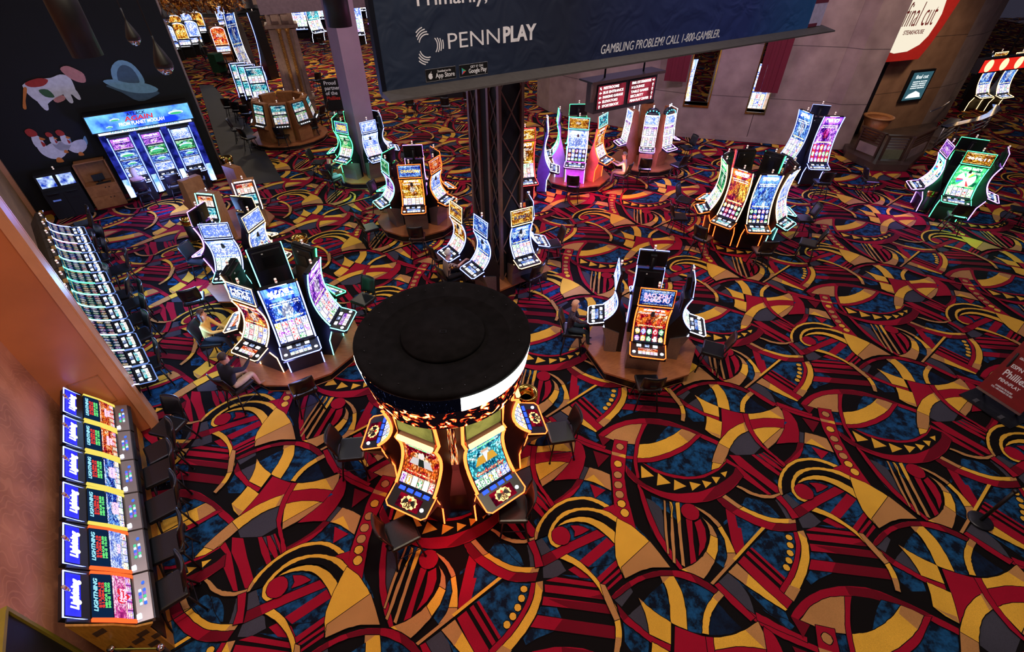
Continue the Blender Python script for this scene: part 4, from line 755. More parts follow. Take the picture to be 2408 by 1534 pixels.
def reel_machine(name, loc, rz, label, group, pics, w=.66, body=None, arch=True, h=1.9, cat='slot machine', full=True):
    """classic upright cabinet: arched top glass, reel glass, belly"""
    root = empty(name, loc, rz, label, cat, group); hw = w/2; body = body or BLK
    MB().prism([(-.45, 0), (-.45, .70), (-.62, .78), (-.60, .86), (-.42, .92), (-.36, h), (0, h), (0, 0)], -hw, hw, body).build('cabinet', root)
    s = MB(); s.sheet([(-.445, .96), (-.412, 1.32)], -hw+.05, hw-.05, pics[0], th=.01); s.build('reel_glass', root)
    if arch:
        n = 12; pts = [(-hw+.05, 1.38)]+[(-(hw-.05)*math.cos(math.pi*k/n), h-.30+.27*math.sin(math.pi*k/n)) for k in range(n+1)]+[(hw-.05, 1.38)]
        yz = lambda z: -.425+(z-.92)/(h-.92)*.06-.006
        q = MB(); q.add([(x, yz(z), z) for x, z in pts], [list(range(len(pts)))], pics[1], uvs=[[(x/w+.5, (z-1.38)/(h-1.38)) for x, z in pts]]); q.build('top_glass', root)
        if full: r = MB(); r.tube([(x, yz(z)-.004, z) for x, z in pts], .012, led('white'), n=5); r.build('lit_arch', root)
    else:
        s = MB(); s.sheet([(-.41, 1.38), (-.38, h-.04)], -hw+.05, hw-.05, pics[1], th=.01); s.build('top_glass', root)
    if full:
        q = MB()
        q.box((-hw*.7, -.60, .862), (hw*.7, -.52, .88), BTN); q.build('button_panel', root); candle(root, -.18, h)
    return root
# ---------------------------------------------------------------- chairs
def make_chair():
    root = empty('casino_chair'); zs = .62
    s = MB(); s.box((-.235, -.22, zs-.05), (.235, .24, zs+.035), LEA, b=.03); s.build('seat', root)
    # padded backrest, curved round the sitter, leaning back
    bm = bmesh.new(); N, M_ = 8, 8; th = .055; g = [[], []]
    for side in (0, 1):
        for j in range(M_+1):
            row = []
            for i in range(N+1):
                u = -1+2*i/N; v = j/M_; wd_ = .235*(1-.10*v**3-.12*(1-v)**2); pr = (1-abs(u)**4)*(1-abs(2*v-1)**5)
                x = u*wd_; y = -.235-.12*v+.05*u*u+(-.5+side)*th*(.35+.65*pr); z = zs+.08+.44*v
                row.append(bm.verts.new((x, y, z)))
            g[side].append(row)
    for side in (0, 1):
        for j in range(M_):
            for i in range(N):
                q = [g[side][j][i], g[side][j][i+1], g[side][j+1][i+1], g[side][j+1][i]]; bm.faces.new(q if side == 0 else q[::-1])
    bd = [(0, i) for i in range(N+1)]+[(j, N) for j in range(1, M_+1)]+[(M_, i) for i in range(N-1, -1, -1)]+[(j, 0) for j in range(M_-1, 0, -1)]
    for k in range(len(bd)):
        (j0, i0), (j1, i1) = bd[k], bd[(k+1) % len(bd)]; bm.faces.new([g[0][j0][i0], g[1][j0][i0], g[1][j1][i1], g[0][j1][i1]])
    bmesh.ops.recalc_face_normals(bm, faces=bm.faces[:]); bb = MB(); bb.bm(bm, LEA, smooth=True)
    bk = bb.build('backrest', root)
    h = MB(); h.box((-.06, -.325, zs+.22), (.06, -.30, zs+.25), GUN); h.build('hand_pull', bk)
    f = MB(); f.tube([(-.17, -.20, zs-.045), (-.17, -.26, zs-.02), (-.16, -.27, zs+.14)], .013, BLK, n=6); f.tube([(.17, -.20, zs-.045), (.17, -.26, zs-.02), (.16, -.27, zs+.14)], .013, BLK, n=6)
    f.tube([(-.17, -.2, zs-.05), (.17, -.2, zs-.05)], .012, BLK, n=6); f.tube([(-.17, .18, zs-.05), (.17, .18, zs-.05)], .012, BLK, n=6); f.build('frame', root)
    for sx in (-1, 1):
        for sy in (-1, 1):
            l = MB(); l.tube([(sx*.15, sy*.15, zs-.05), (sx*.235, sy*.235, .01)], .016, BLK, n=6); l.lathe([(.022, 0), (.022, .012)], BLK, Matrix.Translation((sx*.235, sy*.235, 0)), 8); l.build('leg', root)
    r = MB(); q = .198; r.tube([(-q, -q, .24), (q, -q, .24), (q, q, .24), (-q, q, .24), (-q, -q, .24)], .009, BLK, n=5); r.build('foot_ring', root)
    return root
CH0 = make_chair(); CH_USED = [False]
CH_PARTS = [(c, list(c.children)) for c in bpy.data.objects if c.parent == CH0]
def chair(x, y, rz, label, group, sw=0.0):
    """chair whose sitter would face direction rz (angle of view)"""
    if not CH_USED[0]: CH_USED[0] = True; r = CH0
    else:
        r = CH0.copy(); C.objects.link(r)
        for c, gs in CH_PARTS:
            k = c.copy(); C.objects.link(k); k.parent = r
            for g_ in gs: q = g_.copy(); C.objects.link(q); q.parent = k
    r.location = (x, y, 0); r.scale = (1.12, 1.1, 1.04); r.rotation_euler = (0, 0, rz-math.pi/2+sw); return tag(r, label, 'chair', group)
# ---------------------------------------------------------------- the banks of machines
def spin(ctr, r, a): an = math.radians(a); return ctr[0]+math.cos(an)*r, ctr[1]+math.sin(an)*r, an
def run_bank(ctr, r, z, rows, where, group, cgroup, R=None, n=8, rot=0, base_label=None, plinth=True, dz=.42, core=None, wd=None):
    """rows: (angle, look, kwargs of jmachine, chair (radius shift, side shift, swivel) or None, chair note)"""
    if plinth: base_plate('timber_plinth', ctr, R, n, base_label, rot, z, hub=core, wd=wd)
    for a, look, kw, ch, cn in rows:
        x, y, an = spin(ctr, r-.72, a); kw = dict(kw); fn = kw.pop('fn', jmachine)
        fn('slot_machine', (x, y, z), an+math.pi/2, look+' '+where, group, **kw)
        if ch is not None:
            x, y, _ = spin(ctr, r+dz+ch[0], a+ch[1]); chair(x, y, an+math.pi, 'black padded chair '+cn, cgroup, math.radians(ch[2]))
S = SM
# --- octagonal timber base right of the drum
BC = (3.25, 9.12)
run_bank(BC, 1.18, .34, [
 (-100, 'orange lit slot machine with a chip stack game,', dict(mono=S('red', 1.4, split=.36, grid=(5, 2), cell=(20, 14, 20)), top=S('blue', .9, title=1, split=.02), ledc='orange', title=['BAO ZHU', 'ZHAO FU'], tcol='pink', ped=SIL, w=.74, deckpic=DECKP['red']), (.05, 3, 10), 'in front of the orange lit machine with chip stacks'),
 (-13, 'slot machine with white deck rim, turned to the right side,', dict(mono=S('teal'), ledc='rim', ledbot='white', ped=SIL, deckpic=DECKP['blue']), (.12, -4, -12), 'by the white rimmed deck, turned away from the timber base'),
 (172, 'blue edged slot machine played by the woman in patterned blouse,', dict(mono=S('blue'), ledc='rim', ledbot='white', ped=SIL), (.12, 0, 0), 'under the woman in the dark patterned blouse'),
 (80, 'slot machine showing its black monitor back and grey rear shell,', dict(mono=S('red'), ledc='blue', back='grey'), None, '')],
 'on the faceted timber base', 'machines on the timber base beside the drum', 'chairs round the timber base', R=1.42, n=8, rot=.35, base_label='low faceted timber base on black plinth carrying four back to back machines')
# --- six machine bank left of the drum
run_bank((-5.42, 9.25), 1.3, .3, [
 (-62, 'tall blue lit slot machine with wide bright white title screen,', dict(mono=S('blue', 1.7, split=.36, title=.72), split=False, h=2.4, ledc='blue', w=.8), (.28, -6, 6), 'with dark red back, before the tall blue lit machine'),
 (-114, 'amber lit split screen machine of the man in navy top,', dict(mono=S('fire', 1.3), top=S('blue', 1.0, title=1, split=.02), ledc='amber', title=['HOT', 'HOT HOT'], tcol='white', h=2.4, w=.76, deckpic=DECKP['red']), (.2, 0, 0), 'under the man in the navy top'),
 (186, 'black backed machine played by the woman in yellow cardigan,', dict(mono=S('fire'), split=False, h=2.4, ledc='amber', w=.76, deckpic=DECKP['red']), (.3, 0, 0), 'under the woman in the yellow cardigan'),
 (-4, 'green lit slot machine seen edge on with purple game,', dict(mono=S('purple', 1.3), split=False, h=2.4, ledc='teal', w=.76, deckpic=DECKP['purple']), (.1, 0, 0), 'between the green lit machine and the black drum'),
 (122, 'wide slot machine turned away showing its plain black back,', dict(mono=S('blue'), split=False, h=2.4, ledc='teal', w=.8), None, ''),
 (62, 'slot machine with green lit top corner turned away,', dict(mono=S('blue'), split=False, h=2.4, ledc='green', w=.74), (.25, -14, 0), 'behind the green lit machine, next to its small deck')],
 'on the round timber base', 'machines on the round base left of the drum', 'chairs round the six machine base', R=1.5, n=12, base_label='round twelve sided timber base left of the black drum')
# --- bank behind it, with the wheel fortune games
FC = at(590, 560, 1.6)
FC = (-7.95, 12.25)
run_bank(FC, 1.2, .3, [
 (-82, 'blue lit slot machine with three coin wedges game,', dict(mono=S('pale', 1.4, cell=(230, 250, 240), sym=[(60, 180, 110), (240, 240, 240), (90, 200, 140), (30, 90, 60)]), top=S('pale', 1.3, title=1, split=.02), ledc='rim', ledbot='teal', w=.74, title=['MORE', 'FORTUNE'], tcol='blue', deckpic=DECKP['teal']), (.1, -38, 20), 'at the white deck of the coin wedges machine'),
 (-12, 'gold edged slot machine with green symbol grid,', dict(mono=S('pale', 1.3, cell=(20, 120, 70), grid=(8, 5)), top=S('pale', 1.2, title=1, split=.02), ledc='gold', w=.74, title=['MORE', 'FORTUNE'], tcol='blue', deckpic=DECKP['teal']), (.0, 10, 0), 'beyond the gold edged machine'),
 (170, 'pink edged machine showing a black monitor back,', dict(mono=S('blue'), ledc='purple'), (.2, -8, 0), 'with dark teal back below the brass topped bin'),
 (80, 'slot machine with gold edged monitor turned away,', dict(mono=S('blue'), ledc='gold'), None, '')],
 'on the middle base of the aisle', 'machines on the base behind the six machine bank', 'chairs round the coin game base', R=1.25, n=8, base_label='red brown timber base under the coin wedge machines')
# --- laminate video poker boxes
for k, (x, y, a, lab, lc) in enumerate(((496, 452, -100, 'wood boxed poker machine with teal lit edge and card screens,', 'teal'), (572, 424, -66, 'wood boxed poker machine with bright white lit edge,', 'white'), (452, 425, 150, 'wood box machine turned away behind the card screens,', None), (536, 398, 60, 'wood box machine turned away beside the brass bin,', None))):
    p = at(x, y, 1.75); an = math.radians(a)
    tiltbox_machine('video_poker_machine', (p.x-math.cos(an)*0, p.y-math.sin(an)*0, .12), an+math.pi/2, lab+' near the spaceship display', 'laminate poker boxes', pics=[S('teal', 1.3, split=.3, title=1), S('red', 1.2, split=.6, cell=(250, 245, 225), title=1, sym=[(200, 30, 30), (20, 20, 20), (220, 60, 30), (240, 230, 200)])], ledc=lc, h=1.7, w=.68)
base_plate('timber_plinth', tuple(sum((at(x, y, 1.75)[:2][i] for x, y in ((496, 452), (572, 424), (452, 425), (536, 398))))/4 for i in (0, 1)), 1.35, 8, 'small timber base under the wood boxed poker machines', 0, .12)
# --- dragon bank
DC = (-3.45, 16.35)
run_bank(DC, 1.3, .32, [
 (-84, 'orange lit dragon slot machine with gold warrior screen,', dict(mono=S('gold', 1.4, split=.28), top=S('blue', 1.2, title=1, split=.02), ledc='orange', title=['DRAGON'], tcol='gold', ped=SIL, w=.76), (.42, 2, 0), 'with dark red back, before the orange lit dragon machine'),
 (-146, 'teal lit slot machine with purple game,', dict(mono=S('purple', 1.3), top=S('green', .9, title=1, split=.02), ledc='teal', ped=SIL), (.35, 12, 0), 'pulled out from the teal lit machine'),
 (-24, 'orange edged slot machine with pale blue game,', dict(mono=S('pale', 1.2), top=S('red', 1.1, title=1, split=.02), ledc='orange', ped=SIL), (.1, 0, 0), 'tucked below the orange edged machine'),
 (155, 'slot machine with green edged black monitor, back row,', dict(mono=S('blue'), ledc='green'), (.2, -8, 0), 'with green sheen beside the teal lit machine'),
 (35, 'slot machine with orange edged monitor, back row,', dict(mono=S('blue'), ledc='orange'), None, ''),
 (95, 'slot machine with pink lit black back, back row,', dict(mono=S('blue'), ledc='purple', back='grey'), None, '')],
 'on the dragon game base', 'machines on the dragon game base', 'chairs round the dragon game base', R=1.5, n=12, base_label='round timber base with black plinth under the dragon machines')
# --- bank at the foot of the lilac pillar
run_bank((-6.4, 20.85), 1.3, .3, [
 (-118, 'green lit thunder title machine played by the man in black,', dict(mono=S('green', 1.2, cell=(250, 240, 220)), top=S('blue', .9, title=1, split=.02), ledc='green', title=['THUNDER', 'DRUMS'], tcol='gold', ped=SIL), (.3, 0, 0), 'under the bald man in black shirt'),
 (-50, 'bright white and blue slot machine beside the green lit one,', dict(mono=S('pale', 1.5), top=S('pale', 1.5, title=1, split=.02), ledc='blue', ped=SIL), None, ''),
 (18, 'blue slot machine seen from its edge,', dict(mono=S('blue', 1.2), top=S('blue', 1.1, title=1, split=.02), ledc='rim', ped=SIL), (.15, 0, 0), 'beside the edge of the blue machine'),
 (178, 'green edged slot machine seen from the side,', dict(mono=S('green'), ledc='green'), (.4, 0, 0), 'behind the seated bald man'),
 (118, 'slot machine with green topped black monitor behind the pillar,', dict(mono=S('blue'), ledc='green'), None, ''),
 (62, 'slot machine with blue edged black monitor behind the pillar,', dict(mono=S('blue'), ledc='rim'), None, '')],
 'at the lilac pillar', 'machines round the lilac pillar', 'chairs round the lilac pillar', R=1.45, n=12, base_label='round timber base at the foot of the lilac pillar')
# --- four machines at the lattice column
TCN = (-.35, 12.75)
def col_machine(px, py, z, a, lab, kw, ch=None, cn=''):
    p = at(px, py, z); an = math.radians(a); jmachine('slot_machine', (p.x-math.cos(an)*.72, p.y-math.sin(an)*.72, .42), an+math.pi/2, lab, 'machines at the lattice column', **kw)
    if ch is not None: q = at(ch[0], ch[1], .62); chair(q.x, q.y, an+math.pi, 'black padded chair '+cn, 'chairs at the lattice column', math.radians(ch[2]))
bufk = dict(title=['BUFFALO'], tcol='dark', ped=SIL, w=.66, h=2.3)
col_machine(1055, 597, 1.3, 215.7, 'blue lit buffalo slot machine with gold deck rim, left side of the lattice column', dict(mono=S('gold', 1.3), top=S('gold', 1.3, title=1, split=.02), ledc='blue', topled='gold', **bufk), (1035, 605, 0), 'beside the empty seat next to the striped shirt')
col_machine(1110, 635, 1.3, 215.7, 'blue lit slot machine played by the person in striped shirt', dict(mono=S('blue', 1.4), top=S('blue', 1.2, title=1, split=.02), ledc='blue', ped=SIL, w=.66, h=2.3), (1058, 655, 0), 'under the person in the striped shirt')
col_machine(1240, 615, 1.3, -62, 'white lit buffalo slot machine on the front side of the lattice column', dict(mono=S('blue', 1.4, cell=(245, 245, 235)), top=S('gold', 1.3, title=1, split=.02), ledc='blue', ledbot='gold', topled='gold', **bufk), (1248, 650, 12), 'in front of the white lit buffalo machine')
col_machine(1272, 566, 1.3, 12, 'slot machine turned side on beyond the white lit buffalo machine', dict(mono=S('blue'), ledc='blue', ped=SIL, w=.66, h=2.3), (1300, 575, 0), 'beyond the white lit buffalo machine')
mb = MB(); rb = empty('timber_plinth', (TCN[0], TCN[1], 0), UA, 'angular red timber base wrapped round the lattice column', 'machine base')
for sgn, (x0, x1, y0, y1) in enumerate(((-1.05, -.05, -1.05, 1.05), (.22, 1.2, -1.02, .7))):
    m = MB(); m.box((x0+.08, y0+.08, 0), (x1-.08, y1-.08, .36), BLK); m.build('plinth', rb); m = MB(); m.box((x0, y0, .36), (x1, y1, .42), WOODR); m.build('plinth_top', rb)
# --- seven curved machines, title on each
QC = (8.1, 15.45)
qh = dict(split=False, h=2.55, w=.7, deckpic=DECKP['teal'])
run_bank(QC, 1.45, .12, [
 (-138, 'amber lit curved machine with red and gold dollar signs,', dict(mono=S('fire', 1.5, split=.3, grid=(5, 3), cell=(20, 10, 20)), ledc='amber', ledbot='orange', title=['Quick Hit'], **qh), (.35, -5, 0), 'in front of the amber lit dollar sign machine'),
 (-94, 'amber lit curved machine with green and blue dollar signs,', dict(mono=S('blue', 1.5, split=.3, grid=(5, 3), cell=(20, 10, 20)), ledc='amber', ledbot='orange', title=['Quick Hit'], **qh), (.35, 0, 0), 'in front of the green and blue dollar sign machine'),
 (176, 'side turned slot machine with orange deck rim,', dict(mono=S('green', 1.4), ledc='amber', ledbot='orange', **qh), (.3, 0, 0), 'by the orange rimmed deck at the front'),
 (136, 'side turned slot machine with dark edge,', dict(mono=S('blue', 1.2), ledc='rim', ledbot='orange', **qh), (.35, 0, 10), 'behind the chair of the orange rimmed deck'),
 (-48, 'side turned slot machine with black and white reels,', dict(mono=S('pale', 1.1), ledc='amber', ledbot='teal', **qh), (.45, 0, 15), 'set back from the black and white reels machine'),
 (-4, 'side turned slot machine with pale blue deck rim,', dict(mono=S('blue', 1.1), ledc='rim', ledbot='teal', **qh), (.35, 4, 0), 'at the pale blue rimmed deck'),
 (92, 'red edged black back of a curved machine,', dict(mono=S('red', 1.1), ledc='red', **qh), None, ''),
 (42, 'green edged black back of a curved machine,', dict(mono=S('red', 1.1), ledc='green', **qh), None, '')],
 'of the ring in mid floor', 'ring of curved machines in mid floor', 'chairs round the curved ring', R=1.0, n=8, base_label='low black and red base under the ring of curved machines', wd=BLK)
# --- wheel game bank
run_bank((16.75, 17.35), 1.2, 0, [
 (-120, 'green lit slot machine with a big prize wheel,', dict(mono=S('green', 1.5, split=.3, wheel=True), top=S('gold', 1.1, title=1, split=.02), ledc='green', h=2.5, w=.84, title=['4616.11'], tcol='white'), (.3, 2, 0), 'in front of the green lit wheel machine'),
 (160, 'purple lit prize wheel machine seen side on,', dict(mono=S('teal', 1.4, wheel=True), top=S('purple', 1.1, title=1, split=.02), ledc='purple', h=2.5, w=.84), (1.0, -14, 10), 'standing clear of the purple wheel machine'),
 (-36, 'purple edged slot machine turned away beyond the green wheel,', dict(mono=S('blue'), ledc='purple', h=2.5, w=.84), (.5, 0, 0), 'at the far flank of the green wheel machine'),
 (60, 'slot machine with green edged black monitor back,', dict(mono=S('blue'), ledc='green', h=2.5, w=.84), None, '')],
 'of the four by the railing', 'wheel machines by the railing', 'chairs round the wheel machines', plinth=False)
# --- purple and green tower bank
run_bank((2.85, 20.35), 1.3, .3, [
 (-103, 'white and purple slot tower with eagle game screens,', dict(mono=S('pale', 1.4, cell=(60, 30, 20)), top=S('gold', 1.2, title=1, split=.02), ledc='white', ledbot='purple', topled='green', w=.8, h=2.6, body=pbr('lilac_shell', (170, 140, 220), .35)), (.3, 2, 0), 'in front of the white and purple slot tower'),
 (-35, 'orange lit slot machine played by the man in grey shirt,', dict(mono=S('fire', 1.3), top=S('teal', 1.2, title=1, split=.02), ledc='orange', topled='teal', w=.76, h=2.6, body=pbr('orange_shell', (220, 120, 70), .35)), (.25, 8, 0), 'under the man in the grey shirt'),
 (178, 'green lit slot machine seen from the side with glowing disc,', dict(mono=S('green', 1.4), ledc='green', ledbot='white', w=.76, h=2.6, body=pbr('lilac_shell', (170, 140, 220), .35)), (.5, 18, 12), 'between the red lit machine and the purple tower'),
 (92, 'green topped slot machine turned away,', dict(mono=S('green'), ledc='green', w=.76, h=2.6), None, '')],
 'by the stone wall', 'coloured slot towers before the stone wall', 'chairs round the coloured towers', R=1.45, n=8, rot=.2, base_label='eight sided timber base under the coloured slot towers')
for k, (px, py, a, lab, kw) in enumerate(((1240, 405, -75, 'red lit slot machine half hidden behind the lattice column', dict(mono=S('gold', 1.3), top=S('gold', 1.4, title=1, split=.02), ledc='red', w=.8, h=2.8)), (1305, 372, -5, 'white and blue edged slot machine between the red machine and the green tower', dict(mono=S('blue', 1.2), ledc='white', w=.8, h=2.8, body=pbr('blue_shell', (80, 90, 170), .35))))):
    p = at(px, py, 1.3); an = math.radians(a); jmachine('slot_machine', (p.x-math.cos(an)*.72, p.y-math.sin(an)*.72, 0), an+math.pi/2, lab, 'pair of tall machines behind the lattice column', **kw)
q = at(1268, 378, .62); chair(q.x, q.y, math.radians(160), 'black padded chair on the carpet below the red lit machine', 'chairs behind the column')
# --- six machines with triple displays
TB = (6.15, 22.1)
base_plate('timber_plinth', TB, 1.5, 12, 'round timber base below the triple screen machines', 0, .3)
for a, lab, cr, ch, cn in ((-103, 'triple screen slot machine with white lit crown, middle of its ring', True, (.3, 0, 0), 'before the crowned triple screen machine'), (-56, 'triple screen slot machine with white lit edges, next to the stone wall window', True, (.25, 0, 0), 'at the triple screen machine near the wall'), (192, 'triple screen slot machine turned sideways, near the man in grey shirt', False, (.4, 0, 0), 'behind the man in the grey shirt'), (15, 'triple screen slot machine with purple deck at the far flank of its ring', False, (.45, 0, 0), 'nearest the stone wall baseboard'), (92, 'triple screen slot machine with dark domed back and white beacon', True, None, '')):
    x, y, an = spin(TB, .55, a); triple_machine('slot_machine', (x, y, .3), an+math.pi/2, lab, 'triple screen machines', [S('purple', 1.2, grid=(5, 3), split=.9, title=1), S('purple', 1.2, split=.7, title=1), S('pale', 1.5, title=1, split=.02)], crown=cr)
    if ch: x, y, _ = spin(TB, 1.7+ch[0], a); chair(x, y, an+math.pi, 'black padded chair '+cn, 'chairs round the triple screen machines')
# --- machines before the pier
run_bank((12.75, 20.6), 1.25, .1, [
 (-96, 'violet lit slot machine with red curtain game,', dict(mono=S('purple', 1.5, cell=(200, 30, 60)), split=False, h=2.75, ledc='blue', w=.78), (.3, 0, 0), 'in front of the red curtain machine'),
 (196, 'tall slim slot machine with blue edge seen side on,', dict(mono=S('blue', 1.3), split=False, h=2.75, ledc='rim', w=.78), None, ''),
 (70, 'slot machine with plain black monitor back,', dict(mono=S('blue'), ledc='rim', h=2.7), None, '')],
 'before the stone pier', 'machines before the stone pier', 'chairs before the stone pier', R=.8, n=6, base_label='small timber base before the stone pier')
# ---------------------------------------------------------------- the drum bank
DR = Vector((-1.09, 5.78, 0)); DZ = 3.65
pan = pbr('drum_felt', (17, 15, 18), 1, 0, .35, 6, .2, 120, spec=.1)
dr = empty('drum_canopy', DR, 0, 'huge round black drum canopy with lit display band over five fiery machines', 'canopy')
m = MB(); m.lathe([(0, -.16), (1.0, -.12), (1.30, -.02), (1.355, 0), (1.38, -.03), (1.38, -.1)], pan, Matrix.Translation((0, 0, DZ)), 64); m.build('roof', dr)
m = MB(); m.lathe([(.62, -.13), (.66, -.08), (.655, -.02), (0, -.02)], pan, Matrix.Translation((0, 0, DZ)), 48); m.build('roof_disc', dr)
def ring_mat(name, cols, scx, st):
    mt = bpy.data.materials.new(name); mt.use_nodes = True; nt = mt.node_tree; nt.nodes.clear(); uv = _n(nt, 'ShaderNodeUVMap'); mp = _n(nt, 'ShaderNodeMapping'); mp.inputs['Scale'].default_value = (scx, 1.0, 1); L(nt, uv.outputs[0], mp.inputs[0])
    no = _n(nt, 'ShaderNodeTexNoise'); no.inputs['Scale'].default_value = 2.2; no.inputs['Detail'].default_value = 6; no.inputs['Distortion'].default_value = 1.5; L(nt, mp.outputs[0], no.inputs[0]); r = _n(nt, 'ShaderNodeValToRGB'); cr = r.color_ramp
    while len(cr.elements) < len(cols): cr.elements.new(.5)
    for i, (p, c) in enumerate(cols): cr.elements[i].position = p; cr.elements[i].color = lin(c)
    L(nt, no.outputs[0], r.inputs[0]); e = _n(nt, 'ShaderNodeEmission'); e.inputs[1].default_value = st; L(nt, r.outputs[0], e.inputs[0]); o = _n(nt, 'ShaderNodeOutputMaterial'); L(nt, e.outputs[0], o.inputs[0]); return mt
FIRE = ring_mat('flame_display', [(0, (4, 3, 6)), (.54, (8, 4, 6)), (.58, (220, 50, 20)), (.62, (255, 190, 90)), (.68, (255, 250, 220))], 19, 2.4)
def arcband(mb, r0, z0, r1, z1, a0, a1, mat, n=24):
    vs = []; fs = []; uv = []
    for i in range(n+1):
        a = math.radians(a0+(a1-a0)*i/n); vs += [(r0*math.cos(a), r0*math.sin(a), z0), (r1*math.cos(a), r1*math.sin(a), z1)]
    for i in range(n): fs.append([2*i, 2*i+2, 2*i+3, 2*i+1]); uv.append([(i/n, 0), ((i+1)/n, 0), ((i+1)/n, 1), (i/n, 1)])
    return mb.add(vs, fs, mat, uvs=uv, smooth=True)
WHITEB = glow('white_display', (250, 255, 245), 6); NIGHT = ring_mat('night_display', [(0, (3, 3, 8)), (.68, (4, 4, 12)), (.72, (140, 160, 255)), (.74, (10, 10, 30))], 60, 1.0)
m = MB(); arcband(m, 1.34, DZ-.42, 1.385, DZ-.1, -74, -8, WHITEB); arcband(m, 1.34, DZ-.42, 1.385, DZ-.1, 178, 215, WHITEB); arcband(m, 1.34, DZ-.42, 1.385, DZ-.1, 215, 286, NIGHT, 40); arcband(m, 1.34, DZ-.42, 1.385, DZ-.1, -8, 178, NIGHT, 60); m.build('display_band', dr)
m = MB(); arcband(m, 1.26, DZ-.86, 1.335, DZ-.43, 0, 360, FIRE, 90); arcband(m, 1.33, DZ-.43, 1.34, DZ-.42, 0, 360, BLK, 60); m.build('flame_ring', dr)
m = MB(); m.lathe([(.42, .0), (.45, .02), (.40, .9), (.38, 1.6), (.38, 2.7), (1.2, DZ-.86)], BLK, n=32); m.build('centre_column', dr)
for k in range(24):
    a = 2*math.pi*k/24+.1; q = MB(); q.lathe([(.012, 0), (.012, .008), (0, .01)], GUN, Matrix.Translation((1.22*math.cos(a), 1.22*math.sin(a), DZ-.04)), 6); q.build('bolt', dr)
q = MB(); q.box((-.05, -.04, DZ-.018), (.06, .03, DZ-.012), GUN); q.box((-.035, -.03, DZ-.0125), (.045, .02, DZ-.010), pan); q.build('access_plate', dr)
# infill panels with flames between the machines
for a, lab in ((-84, 'flame patterned infill panel between the two front machines'), (-20, 'flame patterned infill panel at the brass rimmed bin'), (-147, 'flame patterned infill panel beside the outer machine')):
    an = math.radians(a); rt_ = empty('infill_panel', (DR.x+math.cos(an)*.5, DR.y+math.sin(an)*.5, 0), an+math.pi/2, lab, 'panel', 'infill panels below the drum')
    m = MB(); m.prism([(-.50, .02), (-.46, .5), (-.30, 1.05), (-.28, 1.2), (-.2, 1.2), (-.2, .02)], -.24, .24, LEA); m.build('padded_panel', rt_)
    m = MB(); m.sheet([(-.30, 1.22), (-.26, 1.7), (-.26, 2.3)], -.20, .20, FIRE); m.build('flame_display', rt_)
    for sx in (-1, 1): r = MB(); r.tube([(sx*.25, -.51, .02), (sx*.25, -.47, .5), (sx*.24, -.31, 1.05), (sx*.22, -.28, 1.7), (sx*.22, -.28, 2.3)], .018, glow('light_phoenix', (255, 88, 36), 7), n=6); r.build('light_strip', rt_)
PHL = glow('light_phoenix', (255, 88, 36), 7); PHW = glow('light_phoenix_warm', (255, 170, 110), 4)
def face_art(mb, M, kind):
    """the portrait in the picture: head, hair, robe, seen flat on the display"""
    g = lambda n, c, s=1.2: glow('ink_'+n, c, s)
    def ell(cx, cy, rx, ry, mat, dz, n=18): mb.add([(cx+rx*math.cos(2*math.pi*i/n), cy+ry*math.sin(2*math.pi*i/n), dz) for i in range(n)], [list(range(n))], mat, M)
    if kind == 'queen':
        mb.add([(-.2, -.2, .001), (.2, -.2, .001), (.11, .0, .001), (-.11, .0, .001)], [(0, 1, 2, 3)], g('robe', (235, 225, 225), .9), M); mb.add([(-.05, -.2, .002), (.05, -.2, .002), (.03, .0, .002), (-.03, .0, .002)], [(0, 1, 2, 3)], g('robe_dark', (50, 60, 50), .5), M)
        ell(0, .09, .06, .055, g('hair', (12, 10, 14), .3), .002); ell(-.05, .11, .03, .03, g('hair', (12, 10, 14), .3), .002); ell(.05, .11, .03, .03, g('hair', (12, 10, 14), .3), .002); ell(0, .055, .04, .052, g('face', (250, 230, 225), 1.1), .003)
    else:
        mb.add([(-.19, -.2, .001), (.19, -.2, .001), (.10, .01, .001), (-.10, .01, .001)], [(0, 1, 2, 3)], g('robe_gold', (230, 170, 60), 1.0), M); ell(0, .08, .05, .06, g('face2', (235, 190, 160), 1), .002); mb.add([(-.035, .05, .004), (.035, .05, .004), (.0, -.12, .004)], [(0, 1, 2)], g('beard', (240, 240, 245), 1.1), M); ell(0, .14, .03, .025, g('beard', (240, 240, 245), 1.1), .003)
